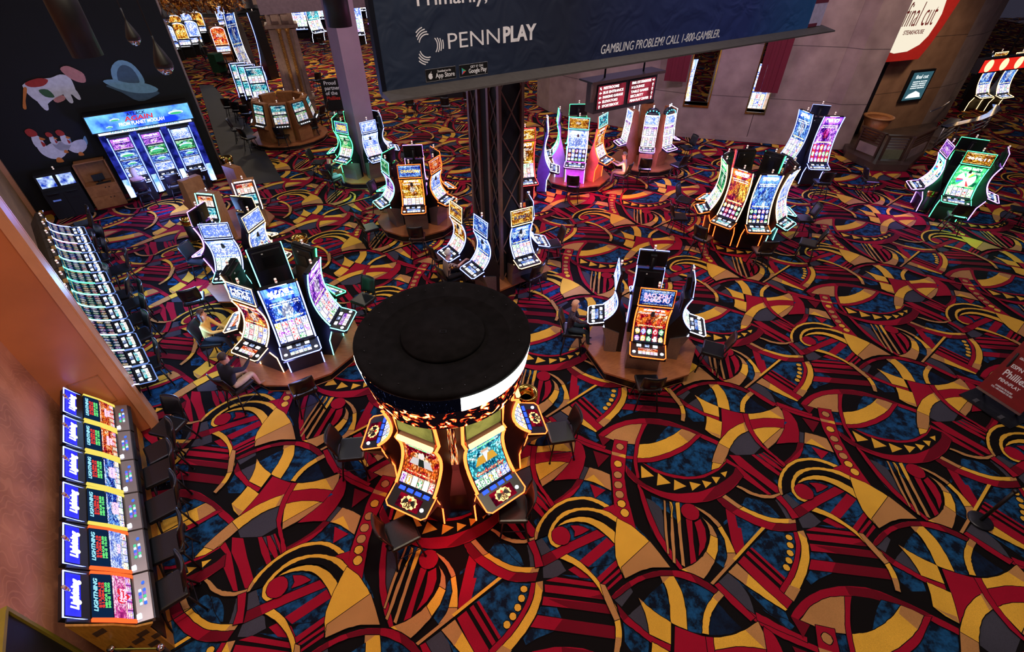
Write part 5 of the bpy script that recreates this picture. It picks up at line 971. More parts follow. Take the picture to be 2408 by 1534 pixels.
def phoenix(a, lab, kind, art):
    w = .76; hw = w/2; an = math.radians(a); root = empty('slot_machine', (DR.x+math.cos(an)*.78, DR.y+math.sin(an)*.78, 0), an+math.pi/2, lab, 'slot machine', 'machines under the drum')
    cv = jcurve(1.16, 2.12, -.58, -.34, 12, 2.0)
    MB().prism([(-.42, 0), (-.40, .5), (-.52, .92), (-.54, 1.14)]+cv[1:]+[(-.20, 2.75), (.05, 2.75), (.05, 0)], -hw+.03, hw-.03, pbr('drum_machine_shell', (40, 32, 38), .35)).build('cabinet', root)
    s = MB(); s.sheet([(y-.015, z) for y, z in cv], -hw+.045, hw-.045, art); ms = s.build('main_display', root)
    def on(zz):
        for p, q in zip(cv, cv[1:]):
            if p[1] <= zz <= q[1]: t = (zz-p[1])/(q[1]-p[1]); return p[0]+(q[0]-p[0])*t-.03, math.atan2(q[1]-p[1], q[0]-p[0])
    if kind:
        y_, sl = on(1.62); m = MB(); face_art(m, Matrix.Translation((0, y_, 1.62)) @ Matrix.Rotation(sl, 4, 'X') @ Matrix.Scale(1.5, 4), kind); m.build('portrait', ms)
        y_, sl = on(1.36); m = MB(); text_mb(m, {'queen': 'Queen Ching', 'sage': 'Confucius Say'}[kind], Matrix.Translation((0, y_-.004, 1.37)) @ Matrix.Rotation(sl, 4, 'X'), .11, glow('script_red', (200, 40, 30), 1.5), fit=.56, sh=.3); m.build('title_lettering', ms)
        y_, sl = on(1.98); m = MB(); text_mb(m, {'queen': '$9,967.00', 'sage': '$2,248.00'}[kind], Matrix.Translation((0, y_-.004, 1.96)) @ Matrix.Rotation(sl, 4, 'X'), .07, glow('lettering_green', (120, 255, 140), 1.6), fit=.34, bold=.01); m.build('amount_lettering', ms)
    r = MB(); r.tube([(-hw+.05, cv[-1][0]-.03, 2.17), (hw-.05, cv[-1][0]-.03, 2.17)], .045, PHW, n=8); r.build('bulb_bar', root)
    t = MB(); t.box((-hw+.02, -.30, 2.24), (hw-.02, -.2, 2.72), BLK); t.build('upper_housing', root)
    q = MB(); q.add([(-hw+.05, -.305, 2.28), (hw-.05, -.305, 2.28), (hw-.05, -.305, 2.68), (-hw+.05, -.305, 2.68)], [(0, 1, 2, 3)], plain_picture('olive_picture', (60, 70, 30), (190, 180, 90), .7, 2), uvs=[[(0, 0), (1, 0), (1, 1), (0, 1)]]); q.build('upper_display', root)
    for sx in (-1, 1):
        r = MB(); r.tube([(sx*hw, -.30, 2.7), (sx*hw, -.25, 2.15)]+[(sx*hw, y-.02, z) for y, z in cv[::-1]], .027, PHL, n=6); r.build('light_strip', root)
        r = MB(); r.tube([(sx*(hw+.005), -.56, 1.08), (sx*(hw+.005), -.50, .85), (sx*(hw-.02), -.40, .5), (sx*(hw-.02), -.42, .02)], .014, PHL, n=6); r.build('light_strip', root)
        wg = MB(); wg.prism([(-.95, 1.0), (-.60, 1.06), (-.45, .85), (-.42, .55), (-.56, .85)], sx*hw-.012, sx*hw+.012, SIL); wg.build('side_wing', root)
    # console: service windows, big picture deck
    d = MB(); d.prism([(-.94, .98), (-.95, 1.02), (-.55, 1.14), (-.55, 1.02)], -hw-.02, hw+.02, MATS['shell_black']); d = d.build('button_deck', root)
    sl = .12/.40; f = lambda y: 1.02+(y+.95)*sl+.004
    r = MB(); r.tube([(-hw-.02, -.55, 1.13), (-hw-.02, -.90, f(-.90)), (-hw+.05, -.96, f(-.96)), (hw-.05, -.96, f(-.96)), (hw+.02, -.90, f(-.90)), (hw+.02, -.55, 1.13)], .012, PHL, n=6); r.build('light_rim', d)
    q = MB(); q.add([(-.22, -.91, f(-.91)), (.22, -.91, f(-.91)), (.22, -.69, f(-.69)), (-.22, -.69, f(-.69))], [(0, 1, 2, 3)], plain_picture('deck_flame', (60, 4, 24), (170, 14, 40), 1.0, 5)); dd = q.build('deck_display', d)
    q = MB(); n = 22; M = Matrix.Translation((0, -.80, f(-.80)+.002)) @ Matrix.Rotation(math.atan(sl), 4, 'X')
    q.add([((.125+.018*(i % 2))*math.cos(2*math.pi*i/n)*1.1, (.10+.016*(i % 2))*math.sin(2*math.pi*i/n), 0) for i in range(n)], [list(range(n))], glow('ember', (255, 190, 110), 3.0), M); q.build('flame_ring', dd)
    q = MB()
    for sx in (-1, 1):
        for k in range(5): q.add([(sx*.02, .03, .002), (sx*(.11+.005*k), .085-.03*k, .002), (sx*(.10+.005*k), .062-.03*k, .002), (sx*.02, .0, .002)], [(0, 1, 2, 3)], BLK, M)
    q.add([(-.03, .05, .003), (0, .085, .003), (.03, .05, .003), (.015, -.02, .003), (-.015, -.02, .003)], [(0, 1, 2, 3, 4)], pbr('bird_red', (200, 60, 30), .5, emit=(200, 60, 30), es=.8), M); q.build('bird_emblem', dd)
    q = MB(); text_mb(q, 'PHOENIX', M @ Matrix.Translation((0, -.008, .004)), .085, BLK, fit=.23, bold=.04); text_mb(q, 'LINK', M @ Matrix.Translation((0, -.066, .004)), .08, BLK, fit=.13, bold=.04); q.build('title_lettering', dd)
    for x in (-.24, -.08, .08, .24): q = MB(); q.box((x-.055, -.655, f(-.655)), (x+.055, -.595, f(-.595)+.006), glow('service_blue', (40, 70, 255), 3)); q.build('service_window', d)
    q = MB(); q.lathe([(.034, 0), (.034, .014), (.025, .02)], BTN, Matrix.Translation((.27, -.83, f(-.83))), 14); q.build('play_button', d)
phoenix(-114.5, 'orange lit slot machine with queen portrait below the black drum', 'queen', S('red', 1.1, split=.2, grid=(6, 1), cell=(250, 250, 210)))
phoenix(-54, 'orange lit slot machine with bearded sage portrait below the black drum', 'sage', S('teal', 1.2, split=.2, grid=(8, 1), cell=(230, 240, 230)))
phoenix(178, 'orange lit slot machine seen side on below the drum, near the blue bank', None, S('blue', 1.2))
phoenix(14, 'orange lit slot machine seen side on below the drum, at the brass bin', None, S('blue', 1.2))
phoenix(96, 'slot machine hidden on the far side under the drum', None, S('blue', 1.2))
for px, py, a, sw, lab in ((944, 1254, -114.5, -36, 'black chair with reddish sheen tucked below the queen portrait deck'), (1208, 1198, -54, 55, 'black chair turned sideways below the sage portrait deck'), (828, 1058, 178, 8, 'black chair with pink sheen at the drum machine nearest the blue bank'), (1318, 1018, 14, -4, 'black chair with red lit back at the drum machine by the brass bin')):
    p = at(px, py, .62); chair(p.x, p.y, math.radians(a+180), lab, 'chairs round the drum', math.radians(sw))
pf = lamp('flame_wash', 'POINT', (DR.x+.1, DR.y-1.9, .5), 14, (1, .12, .10), .3)
# ---------------------------------------------------------------- near row against the figured wall
RB0 = at(153, 1468, 1.78); RB1 = at(153, 908, 1.78); RD = (RB1-RB0); RD.z = 0; NL = 6; pitch = RD.length/NL*.985; RDn = RD.normalized(); RN = Vector((RDn.y, -RDn.x, 0)); rzr = math.atan2(RN.y, RN.x)+math.pi/2
SILV = pbr('silver_lid', (150, 140, 146), .3, .6, .05, 4); YEL = glow('yellow_edge', (225, 205, 90), 1.3); ORE = glow('orange_edge', (255, 90, 40), 1.8)
marq = plain_picture('marquee_blue', (20, 20, 210), (60, 60, 255), 2.2, 1.2)
def link_machine(k, lab, art, edge, word):
    p = RB0+RDn*pitch*(k+.5)-RN*.0; root = empty('slot_machine', (p.x, p.y, .28), rzr, lab, 'slot machine', 'row of link machines against the figured wall'); root.scale = (1, .84, 1); hw = pitch/2-.012
    MB().prism([(-.62, 0), (-.62, .52), (-.70, .60), (-.50, .72), (-.36, .98), (-.20, 1.22), (-.02, 1.5), (0, 1.5), (0, 0)], -hw, hw, BLK).build('cabinet', root)
    a = [(-.50, .73), (-.36, 1.0)]; b = [(-.355, 1.01), (-.19, 1.24)]
    for q, mt, nm in ((a, art, 'lower_display'), (b, glow('link_navy', (16, 40, 74), .9), 'upper_display')):
        s = MB(); s.sheet([(y-.012, z+.012) for y, z in q], -hw+.06, hw-.05, mt, th=.01); dsp = s.build(nm, root)
        if nm == 'lower_display' and word:
            s = MB(); M = Matrix.Translation((0, -.455, .90)) @ Matrix.Rotation(math.atan2(.27, .14), 4, 'X')
            if word[0] == 'Heart':
                n = 28; pts = [(.13*16*math.sin(t)**3/16, .12*(13*math.cos(t)-5*math.cos(2*t)-2*math.cos(3*t)-math.cos(4*t))/16, .0) for t in [2*math.pi*i/n for i in range(n)]]; s.add(pts, [list(range(n))], glow('heart_red', (225, 40, 60), 1.1), M)
            for i, wd_ in enumerate(word): text_mb(s, wd_, M @ Matrix.Translation((0, (len(word)-1)*.03-.06*i, .003)), .07, glow('lettering_pink', (250, 225, 245), 1.4), fit=min(.26, .045*len(wd_)), bold=.02, sh=.2)
            s.build('title_lettering', dsp)
        if nm == 'upper_display':
            s = MB(); M = Matrix.Translation((0, -.245, 1.215)) @ Matrix.Rotation(math.atan2(.23, .165), 4, 'X'); text_mb(s, 'LIGHTNING', M, .075, glow('lettering_cyan', (150, 220, 240), 1.2), fit=hw*1.3, bold=.02, sh=.2)
            for i, (t_, c_) in enumerate((('$12,506.18', 'red'), ('$1,084.52', 'red'), ('MINOR 50.00', 'green'), ('MINI 10.00', 'green'))): text_mb(s, t_, M @ Matrix.Translation((0, -.055-.042*i, 0)), .045, glow('lettering_'+c_+'_dim', TC[c_], .9), fit=hw*1.0, bold=.02)
            s.build('title_lettering', dsp)
    for sx in (-1, 1):
        r = MB(); r.prism([(-.53, .70), (-.54, .74), (-.38, 1.02), (-.21, 1.26), (-.18, 1.24), (-.35, .98)], sx*(hw-.03)-.022, sx*(hw-.03)+.022, edge); r.build('side_light', root)
    # blue marquee box above
    m = MB(); Mx = Matrix.Translation((0, -.12, 1.24)) @ Matrix.Rotation(math.radians(-26), 4, 'X'); m.box((-hw+.05, -.04, 0), (hw-.05, .06, .34), BLK, Mx, b=.01); mq = m.build('marquee', root)
    q = MB(); q.add([(-hw+.08, -.045, .03), (hw-.08, -.045, .03), (hw-.08, -.045, .31), (-hw+.08, -.045, .31)], [(0, 1, 2, 3)], marq, Mx); q.build('marquee_display', mq)
    q = MB(); q.tube([(-hw+.05, -.045, 0), (hw-.05, -.045, 0), (hw-.05, -.045, .34), (-hw+.05, -.045, .34), (-hw+.05, -.045, 0)], .011, led('blue'), Mx, n=6); q.build('light_rim', mq)
    q = MB(); text_mb(q, 'Lightning', Mx @ Matrix.Translation((0, -.05, .18)) @ Matrix.Rotation(math.pi/2, 4, 'X'), .15, glow('lettering_glare', (255, 255, 255), 3), fit=hw*1.15, bold=.045, sh=.2); q.build('title_lettering', mq)
    # silver button lid
    l = MB(); l.prism([(-.72, .55), (-.74, .60), (-.73, .63), (-.54, .715), (-.50, .71), (-.5, .55)], -hw+.005, hw-.005, SILV); l = l.build('button_lid', root)
    ff = lambda y: .634+(y+.73)*.447+.004
    for c_ in range(5):
        for r_ in range(2): x = -hw*.35+c_*.055; y = -.68+r_*.055; q = MB(); q.box((x, y, ff(y)), (x+.036, y+.036, ff(y+.036)+.006), BTNC[(k+c_+r_) % len(BTNC)]); q.build('bet_button', l)
    q = MB(); q.lathe([(.025, 0), (.025, .01), (.01, .014)], BTNC[0], Matrix.Translation((hw*.55, -.655, ff(-.655))), 12); q.build('play_button', l)
    q = MB(); q.box((-hw*.88, -.60, ff(-.60)), (-hw*.70, -.54, ff(-.54)+.01), BTN); q.build('ticket_slot', l)
    q = MB(); q.prism([(-.76, .50), (-.78, .55), (-.75, .61), (-.70, .63), (-.68, .5)], -hw+.01, hw-.01, GUN); q.build('arm_rest', root)
    candle(root, -.05, 1.5, x=hw*.1, lit=pbr('lamp_smoke', (190, 170, 160), .4))
BTNC = [glow('bet_blue', (60, 110, 255), 1.4), glow('bet_white', (225, 235, 255), 1.2), glow('bet_green', (90, 220, 160), 1.1), glow('bet_violet', (160, 120, 230), 1.1)]
rows = [('link machine with pink heart game, end of the row nearest the vented timber side', S('pink', 1.0, split=.3, title=1, cell=(190, 110, 220)), ORE, ('Heart', 'Throb')), ('link machine with white tiger game, next to the heart game', S('pale', 1.0, split=.3, title=1, cell=(240, 240, 240)), ORE, ('WILD',)),
 ('link machine with pale blue treasure game beside the tiger game', S('blue', 1.1, split=.3, title=1), YEL, ('BENGAL', 'TREASURES')), ('link machine with pale blue treasure game next to the red games', S('blue', 1.1, split=.3, title=1), YEL, ('BENGAL', 'TREASURES')),
 ('link machine with red sunset game, fifth from the vented timber side', S('red', 1.1, split=.3, title=1, cell=(250, 120, 90)), YEL, ('SAHARA', 'GOLD')), ('link machine with red sunset game, next to the terracotta partition', S('red', 1.1, split=.3, title=1, cell=(250, 120, 90)), YEL, ('SAHARA', 'GOLD'))]
for k, r_ in enumerate(rows): link_machine(k, *r_)
# timber stand below the row
VENT = pbr('vent_dark', (24, 16, 12), .8)
GOLDW = wood('honey_maple', (150, 104, 34), (176, 126, 46))
st = empty('machine_stand', (RB0+RDn*0)[:2]+(0,), rzr-math.pi, 'long honey coloured timber stand with vent slots under the link machines', 'stand')
st.scale = (1, .86, 1)
m = MB(); tl = pitch*NL; m.box((-tl, .02, 0), (0, .60, .28), GOLDW); m.build('stand_body', st)
sp_ = MB(); sp_.prism([(.0, 0), (.60, 0), (.60, .82), (.68, .88), (.5, 1.0), (.34, 1.3), (.18, 1.52), (.0, 1.78)], .002, .035, GOLDW); side = sp_.build('side_panel', st)
for (y0_, z0_) in ((.10, 1.25), (.30, .62), (.42, .72), (.40, .35), (.52, .5), (.12, .55)):
    q = MB()
    for i in range(7): q.box((.034, y0_, z0_+i*.018), (.038, y0_+.14, z0_+i*.018+.008), VENT)
    q.build('vent', side)
for k, (px, py, lab) in enumerate(((372, 1392, 'black chair with lit olive edge at the heart game'), (370, 1285, 'black chair with violet edge at the tiger game'), (360, 1190, 'black chair at the treasure game beside the tiger game'), (352, 1113, 'black chair at the treasure game next to the red games'), (355, 1060, 'black chair at the red sunset game, fifth along'), (372, 1005, 'black chair turned askew beside the terracotta partition'))):
    p = at(px+26, py, .62); chair(p.x, p.y, math.atan2(-RN.y, -RN.x), lab, 'chairs along the link machines', math.radians((4, -6, 3, 0, 8, 40)[k]))
# ---------------------------------------------------------------- far row along the ochre wall
F0 = at(322, 885, 1.0); F1 = at(172, 545, 1.0); FD = F1-F0; FD.z = 0; nf = 13; fp = FD.length/(nf-1); FDn = FD.normalized(); FN = Vector((FDn.y, -FDn.x, 0)); rzf = math.atan2(FN.y, FN.x)+math.pi/2
fcol = ['white', 'white', 'teal', 'white', 'teal', 'teal', 'green', 'green', 'teal', 'teal', 'purple', 'white', 'blue']
ordw = ['nearest the partition', 'second', 'third', 'fourth', 'fifth', 'sixth', 'seventh', 'eighth', 'ninth', 'tenth', 'eleventh', 'twelfth', 'thirteenth, next to the black kiosk']
TAGB = pbr('brass_tag', (196, 150, 80), .4, .3); BACKM = pbr('grey_rear_panel', (66, 58, 54), .6, 0, .15, 3)
for k in range(nf):
    p = F0+FDn*fp*k-FN*.58; look = {'white': 'white', 'teal': 'teal', 'green': 'green', 'purple': 'violet', 'blue': 'blue'}[fcol[k]]
    root = empty('slot_machine', (p.x, p.y, .12), rzf, '%s lit curved machine in the long row, %s' % (look, ordw[k] if k in (0, 12) else ordw[k]+' from the partition'), 'slot machine', 'long row of machines by the ochre wall'); hw = fp/2-.015
    cv = jcurve(.92, 1.62, -.55, -.18, 8, 1.6)
    MB().prism([(-.40, 0), (-.42, .5), (-.56, .84), (-.56, .92)]+cv[1:]+[(-.06, 1.62), (0, 1.2), (0, 0)], -hw, hw, BLK).build('cabinet', root)
    m = MB(); m.prism([(-.16, 1.60), (-.16, 1.64), (.02, 1.60), (.26, 1.32), (.26, .2), (.0, .2), (.0, 1.3)], -hw+.01, hw-.01, BACKM); m.build('rear_panel', root)
    s = MB(); s.sheet([(y-.012, z) for y, z in cv], -hw+.03, hw-.03, S('teal' if k < 9 else 'blue', .35, split=.5, title=1, cell=(20, 40, 60))); s.build('main_display', root)
    for sx in (-1, 1): r = MB(); r.tube([(sx*hw, y-.015, z) for y, z in cv], .012, led(fcol[k]), n=6); r.build('light_strip', root)
    deck(root, hw*1.96, led('dim'), DECKP['teal' if k < 8 else 'blue'], y0=-.88, y1=-.56, z0=.82, z1=.90)
    m = MB(); m.box((hw*.3, -.19, 1.615), (hw*.9, -.10, 1.65), TAGB); m.build('number_tag', root)
    candle(root, -.12, 1.61, x=-hw*.4)
for k, (px, py, sw) in enumerate(((372, 855, -4), (352, 785, 6), (345, 745, 4), (338, 708, 0), (308, 690, -18), (305, 628, -8), (262, 668, 8), (256, 605, 6), (232, 590, -4), (248, 570, 22), (226, 545, 8), (218, 522, 0))):
    p = at(px-22, py+6, .62); chair(p.x, p.y, math.atan2(-FN.y, -FN.x), 'black chair of the long row, %s from the partition' % (['first', 'second', 'third', 'fourth', 'fifth', 'sixth', 'seventh', 'eighth', 'ninth', 'tenth', 'eleventh', 'twelfth'][k]), 'chairs along the long row', math.radians(sw))
# ---------------------------------------------------------------- spaceship game wall display (three machines under one canopy)
MO = W0-V*.02; rzm = UA
mw = empty('wall_display', MO-V*.0, UA, 'wide blue lit space game canopy and lit surround on the black wall', 'display')
def flatpic(mb, x0, x1, z0, z1, y, mat): mb.add([(x0, y, z0), (x1, y, z0), (x1, y, z1), (x0, y, z1)], [(0, 1, 2, 3)], mat, uvs=[[(0, 0), (1, 0), (1, 1), (0, 1)]]); return mb
XR = lambda x, y, z: Matrix.Translation((x, y, z)) @ Matrix.Rotation(math.pi/2, 4, 'X')
m = MB(); m.box((.25, -.55, .12), (3.5, 0, 2.72), BLK); m.box((.12, -.72, 2.70), (3.55, 0, 3.34), BLK, b=.02); m.build('canopy_housing', mw)
m = MB(); flatpic(m, .16, 3.51, 2.74, 3.31, -.725, plain_picture('space_header', (24, 60, 210), (120, 200, 255), 1.6, 1.6)); hd = m.build('header_display', mw)
m = MB(); flatpic(m, .30, 3.42, 2.60, 2.72, -.60, glow('pale_header', (225, 235, 255), 2.2)); m.build('lower_header', mw)
for wd_, x, z, s_, ft, c in (('ATTACK', 1.72, 3.215, .16, .62, glow('lettering_dark', (20, 25, 70), .5)), ('AGAIN', 1.76, 3.06, .22, .95, glow('lettering_red', (225, 50, 50), 1.2)), ('FROM PLANET MOOLAH', 1.80, 2.90, .17, 1.5, glow('lettering_white', (255, 255, 255), 2))):
    m = MB(); text_mb(m, wd_, XR(x, -.735, z), s_, c, fit=ft, bold=.02, sh=.15); m.build('title_lettering', hd)
m = MB(); text_mb(m, 'NOW WITH MORE WAYS TO INVADE', XR(1.85, -.61, 2.655), .09, glow('lettering_teal', (40, 160, 190), 1.2), fit=2.3, bold=.03); m.build('title_lettering', mw)
def saucer(M, s_, parent, st=1.2, name='saucer'):
    q = MB(); g1 = glow('saucer_white', (220, 240, 250), st); g2 = glow('saucer_green', (60, 190, 130), st); g3 = glow('saucer_glass', (150, 200, 250), st)
    E_ = lambda cx, cy, rx, ry, mt, dz, a0=0, a1=360, n=20: q.add([(s_*(cx+rx*math.cos(math.radians(a0+(a1-a0)*i/n))), s_*(cy+ry*math.sin(math.radians(a0+(a1-a0)*i/n))), dz) for i in range(n+1)], [list(range(n+1))], mt, M)
    E_(0, .05, .4, .42, g3, .001, 0, 180); E_(0, -.02, 1, .28, g1, .002); E_(0, -.12, .8, .16, g2, .003); q.build(name, parent)
saucer(XR(3.0, -.735, 3.05), .26, hd); saucer(XR(1.0, -.735, 3.10), .16, hd); saucer(XR(.75, -.735, 2.88), .11, hd)
for k, x in enumerate((.36, 1.36, 2.38, 3.38)):
    m = MB(); flatpic(m, x-.10, x+.10, .9, 2.56, -.56, plain_picture('star_strip', (10, 16, 80), (50, 60, 190), 1.0, 4)); flatpic(m, x-.09, x+.09, .14, .88, -.56, plain_picture('sky_strip', (90, 150, 255), (225, 240, 255), 1.8, 2)); m.build('side_display', mw)
for k, (x, lab) in enumerate(((.86, 'tall space game machine with the woman in pink top before it'), (1.87, 'tall space game machine in the middle of the trio, chair empty'), (2.88, 'tall space game machine nearest the corner post'))):
    p = MO+U*x-V*.56; r = empty('slot_machine', (p.x, p.y, 0), UA, lab, 'slot machine', 'trio of space game machines'); hw = .36
    m = MB(); m.box((-hw, -.14, 0), (hw, 0, 2.52), BLK); m.box((-hw+.02, -.34, 0), (hw-.02, -.14, .74), BLK); m.build('cabinet', r)
    pics_ = ((.98, 1.32, S('pale', 1.5, split=.02, title=1)), (1.34, 1.62, S('blue', 1.3, split=.02, title=1)), (1.64, 2.0, S('green' if k else 'blue', 1.2, split=.02, title=1)), (2.04, 2.44, S('pale' if k > 1 else 'purple', 1.4, split=.02, title=.7)))
    for z0_, z1_, pm in pics_: m = MB(); m.sheet([(-.155, z0_), (-.15, z1_)], -hw+.05, hw-.05, pm, th=.008); ds = m.build('display', r)
    m = MB(); XX = XR(0, -.17, 1.83); saucer(XX, .24, r); saucer(XR(.02, -.17, 1.5), .16, r, name='small_saucer')
    for sx in (-1, 1): q = MB(); q.tube([(sx*hw, -.17, 2.5), (sx*hw, -.16, .95), (sx*(hw+.01), -.36, .72), (sx*(hw+.01), -.36, .3)], .02, glow('light_deepblue', (90, 110, 255), 6), n=6); q.build('light_strip', r)
    deck(r, .72, led('blue'), DECKP['blue'], y0=-.52, y1=-.16, z0=.80, z1=.90)
lamp('display_spill', 'AREA', tuple(MO+U*1.9-V*1.3+ZV*1.9), 50, (.35, .4, 1), 1.6, aim=tuple(MO+U*1.9-V*4))
p = MO+U*.80-V*1.55; chair(p.x, p.y, UA+math.pi/2, 'black chair under the woman at the space game trio', 'chairs at the space game trio', .05)
p = MO+U*1.92-V*1.6; chair(p.x, p.y, UA+math.pi/2, 'empty black chair with chrome rail before the middle space machine', 'chairs at the space game trio')
p = MO+U*2.75-V*1.55; chair(p.x, p.y, UA+math.pi/2, 'black chair before the space machine nearest the corner', 'chairs at the space game trio', -.1)
# --- painted decals on the black wall: plain farm shapes
def decal(name, lab, polys):
    r = empty(name, MO-V*.005, UA, lab, 'wall decal', 'painted decals on the black wall')
    for nm, c, pts in polys:
        P_ = [Vector((a, b, 0)) for a, b in pts]; n = len(P_); out = []
        for i in range(n):
            p0, p1, p2, p3 = P_[i-1], P_[i], P_[(i+1) % n], P_[(i+2) % n]
            for t in (0, .33, .66): out.append(.5*((2*p1)+(p2-p0)*t+(2*p0-5*p1+4*p2-p3)*t*t+(3*p1-p0-3*p2+p3)*t**3))
        m = MB(); y0_ = -.004*(1+[q[0] for q in polys].index(nm)*.25)-.002*[id(q[2]) for q in polys].index(id(pts))/3
        k = len(out); vs = [(p.x, y0_, p.y) for p in out]+[(p.x, 0, p.y) for p in out]
        m.add(vs, [list(range(k))]+[[i, k+i, k+(i+1) % k, (i+1) % k] for i in range(k)], c); m.build(nm, r)
    return r
Wt = pbr('decal_white', (215, 215, 225), .7); Pk = pbr('decal_pink', (196, 132, 130), .7); Rd = pbr('decal_red', (170, 46, 40), .7); Gn = pbr('decal_green', (52, 92, 58), .7); Bl = pbr('decal_pale_blue', (120, 165, 190), .7); Or = pbr('decal_orange', (206, 120, 50), .7); Sl = pbr('decal_slate', (66, 92, 112), .7)
decal('cow_decal', 'white cow decal with red and green patches on the black wall', [('body', Wt, [(-1.05, 4.42), (-.6, 4.55), (-.2, 4.55), (.1, 4.62), (.32, 4.5), (.3, 4.1), (.2, 3.95), (-.1, 4.0), (-.5, 3.86), (-.75, 3.75), (-.98, 4.0)]), ('leg', Wt, [(-.9, 3.95), (-.66, 3.95), (-.72, 3.6), (-.84, 3.6)]), ('leg', Wt, [(-.1, 4.05), (.08, 4.05), (.06, 3.72), (-.06, 3.72)]), ('leg', Wt, [(.12, 4.05), (.3, 4.1), (.32, 3.8), (.22, 3.78)]), ('tail', Or, [(-1.05, 4.35), (-.98, 4.3), (-1.2, 3.95), (-1.3, 3.7), (-1.38, 3.74), (-1.22, 4.05)]), ('head', Pk, [(.18, 4.78), (.4, 4.86), (.62, 4.72), (.76, 4.55), (.7, 4.3), (.5, 4.32), (.3, 4.5)]), ('patch', Rd, [(-.95, 4.48), (-.55, 4.58), (-.3, 4.5), (-.5, 4.34), (-.85, 4.34)]), ('patch', Gn, [(-.7, 4.22), (-.45, 4.2), (-.38, 3.95), (-.62, 4.0)]), ('udder', Pk, [(-.45, 3.88), (-.15, 3.98), (-.12, 3.84), (-.38, 3.76)])])
decal('saucer_decal', 'pale blue flying saucer decal with glass dome on the black wall', [('dome', Bl, [(1.55, 4.1), (1.6, 4.6), (1.95, 4.86), (2.3, 4.72), (2.46, 4.3), (2.4, 3.98), (2.0, 3.9)]), ('dome_shade', Sl, [(1.68, 4.15), (1.75, 4.5), (2.0, 4.7), (2.25, 4.55), (2.3, 4.1), (2.0, 4.0)]), ('hull', Sl, [(1.25, 4.12), (1.6, 3.82), (2.0, 3.45), (2.5, 3.52), (2.72, 3.72)]), ('rim', Bl, [(1.2, 4.25), (1.5, 4.28), (1.95, 4.1), (2.45, 4.02), (2.78, 3.78), (2.55, 3.68), (2.0, 3.75), (1.5, 3.98)])])
for x, z, s_, lab in ((-1.25, 2.35, 1.0, 'large white hen decal with red comb on the black wall'), (-.93, 2.42, .62, 'small white hen decal between two bigger hens'), (-.55, 2.33, .78, 'white hen decal beside the spaceship canopy end')):
    f = lambda l: [(x+a*s_, z+b*s_) for a, b in l]
    decal('hen_decal', lab, [('tail', Bl, f([(.35, .1), (.52, .28), (.48, -.05), (.3, -.2)])), ('body', Wt, f([(-.38, .12), (-.2, .05), (.1, .15), (.4, .12), (.38, -.2), (.1, -.42), (-.2, -.38), (-.38, -.15)])), ('head', Wt, f([(-.42, .1), (-.38, .45), (-.22, .48), (-.14, .3), (-.16, .0)])), ('comb', Rd, f([(-.42, .46), (-.46, .66), (-.3, .72), (-.18, .6), (-.2, .46)])), ('beak', Or, f([(-.18, .4), (-.04, .3), (-.18, .28)])), ('wattle', Rd, f([(-.2, .26), (-.12, .12), (-.22, .06)])), ('foot', Or, f([(-.05, -.4), (.06, -.4), (.1, -.56), (-.1, -.54)]))])
# --- kiosks at the foot of the black wall
p = at(140, 545); kx = onwall(205, 520, MO-V*.75, MO-V*.75+U)[0]
kp = MO+U*(-1.02)-V*.05; kk = empty('cash_kiosk', kp, UA, 'black double kiosk with two blue displays beside the desk cabinet', 'kiosk')
m = MB(); m.prism([(-.75, 0), (-.75, .98), (-.60, 1.06), (-.48, 1.62), (-.12, 1.66), (0, 1.6), (0, 0)], -1.15, .0, BLKP); m.build('cabinet', kk)
for s_ in (-.86, -.29):
    m = MB(); m.sheet([(-.595, 1.16), (-.50, 1.54)], s_-.23, s_+.23, plain_picture('kiosk_blue', (20, 50, 160), (200, 225, 255), 1.5, 5), th=.01); m.build('display', kk)
    m = MB(); m.box((s_-.17, -.80, .93), (s_+.17, -.66, .985), shell, b=.01); m.build('shelf', kk); m = MB(); m.box((s_-.12, -.758, .68), (s_+.12, -.752, .74), GUN if s_ > -.5 else plain_picture('slot_blue', (40, 60, 140), (120, 140, 220), .8)); m.build('slot', kk)
m = MB(); m.box((-.02+-.56, -.755, .1), (-.57, -.75, .9), shell); m.build('door_gap', kk); candle(kk, -.3, 1.65, x=-.5)
dk = empty('desk_cabinet', MO+U*(-.93)-V*.03, UA, 'open fronted maple desk cabinet with monitor and keyboard', 'cabinet')
m = MB(); m.box((0, -.62, 0), (1.02, 0, .92), WOOD); m.box((0, -.62, .92), (.03, 0, 1.75), WOOD); m.box((.99, -.62, .92), (1.02, 0, 1.75), WOOD); m.box((0, -.04, .92), (1.02, 0, 1.75), WOOD); m.box((0, -.42, 1.72), (1.02, 0, 1.75), WOOD); m.build('carcass', dk)
for x0_, x1_, z0_, z1_ in ((.02, .66, .50, .88), (.68, 1.0, .50, .88), (.02, .66, .05, .48), (.68, 1.0, .05, .48)): m = MB(); m.box((x0_, -.635, z0_), (x1_, -.62, z1_), WOOD); d_ = m.build('door', dk); m = MB(); m.lathe([(.022, 0), (.022, .012)], BLK, Matrix.Translation((x1_-.05 if x0_ < .5 else x0_+.05, -.636, z1_-.09)) @ Matrix.Rotation(math.pi/2, 4, 'X'), 10); m.build('lock', d_)
mo = empty('computer_monitor', tuple(MO+U*(-.93+.52)-V*.30+ZV*.92), UA+.15, 'small black monitor standing in the desk cabinet', 'monitor')
m = MB(); m.box((-.19, -.02, .06), (.19, .01, .30), BLK); m.build('screen', mo); m = MB(); m.box((-.03, .0, .0), (.03, .04, .1), BLK); m.box((-.09, -.06, 0), (.09, .07, .012), BLK); m.build('foot', mo)
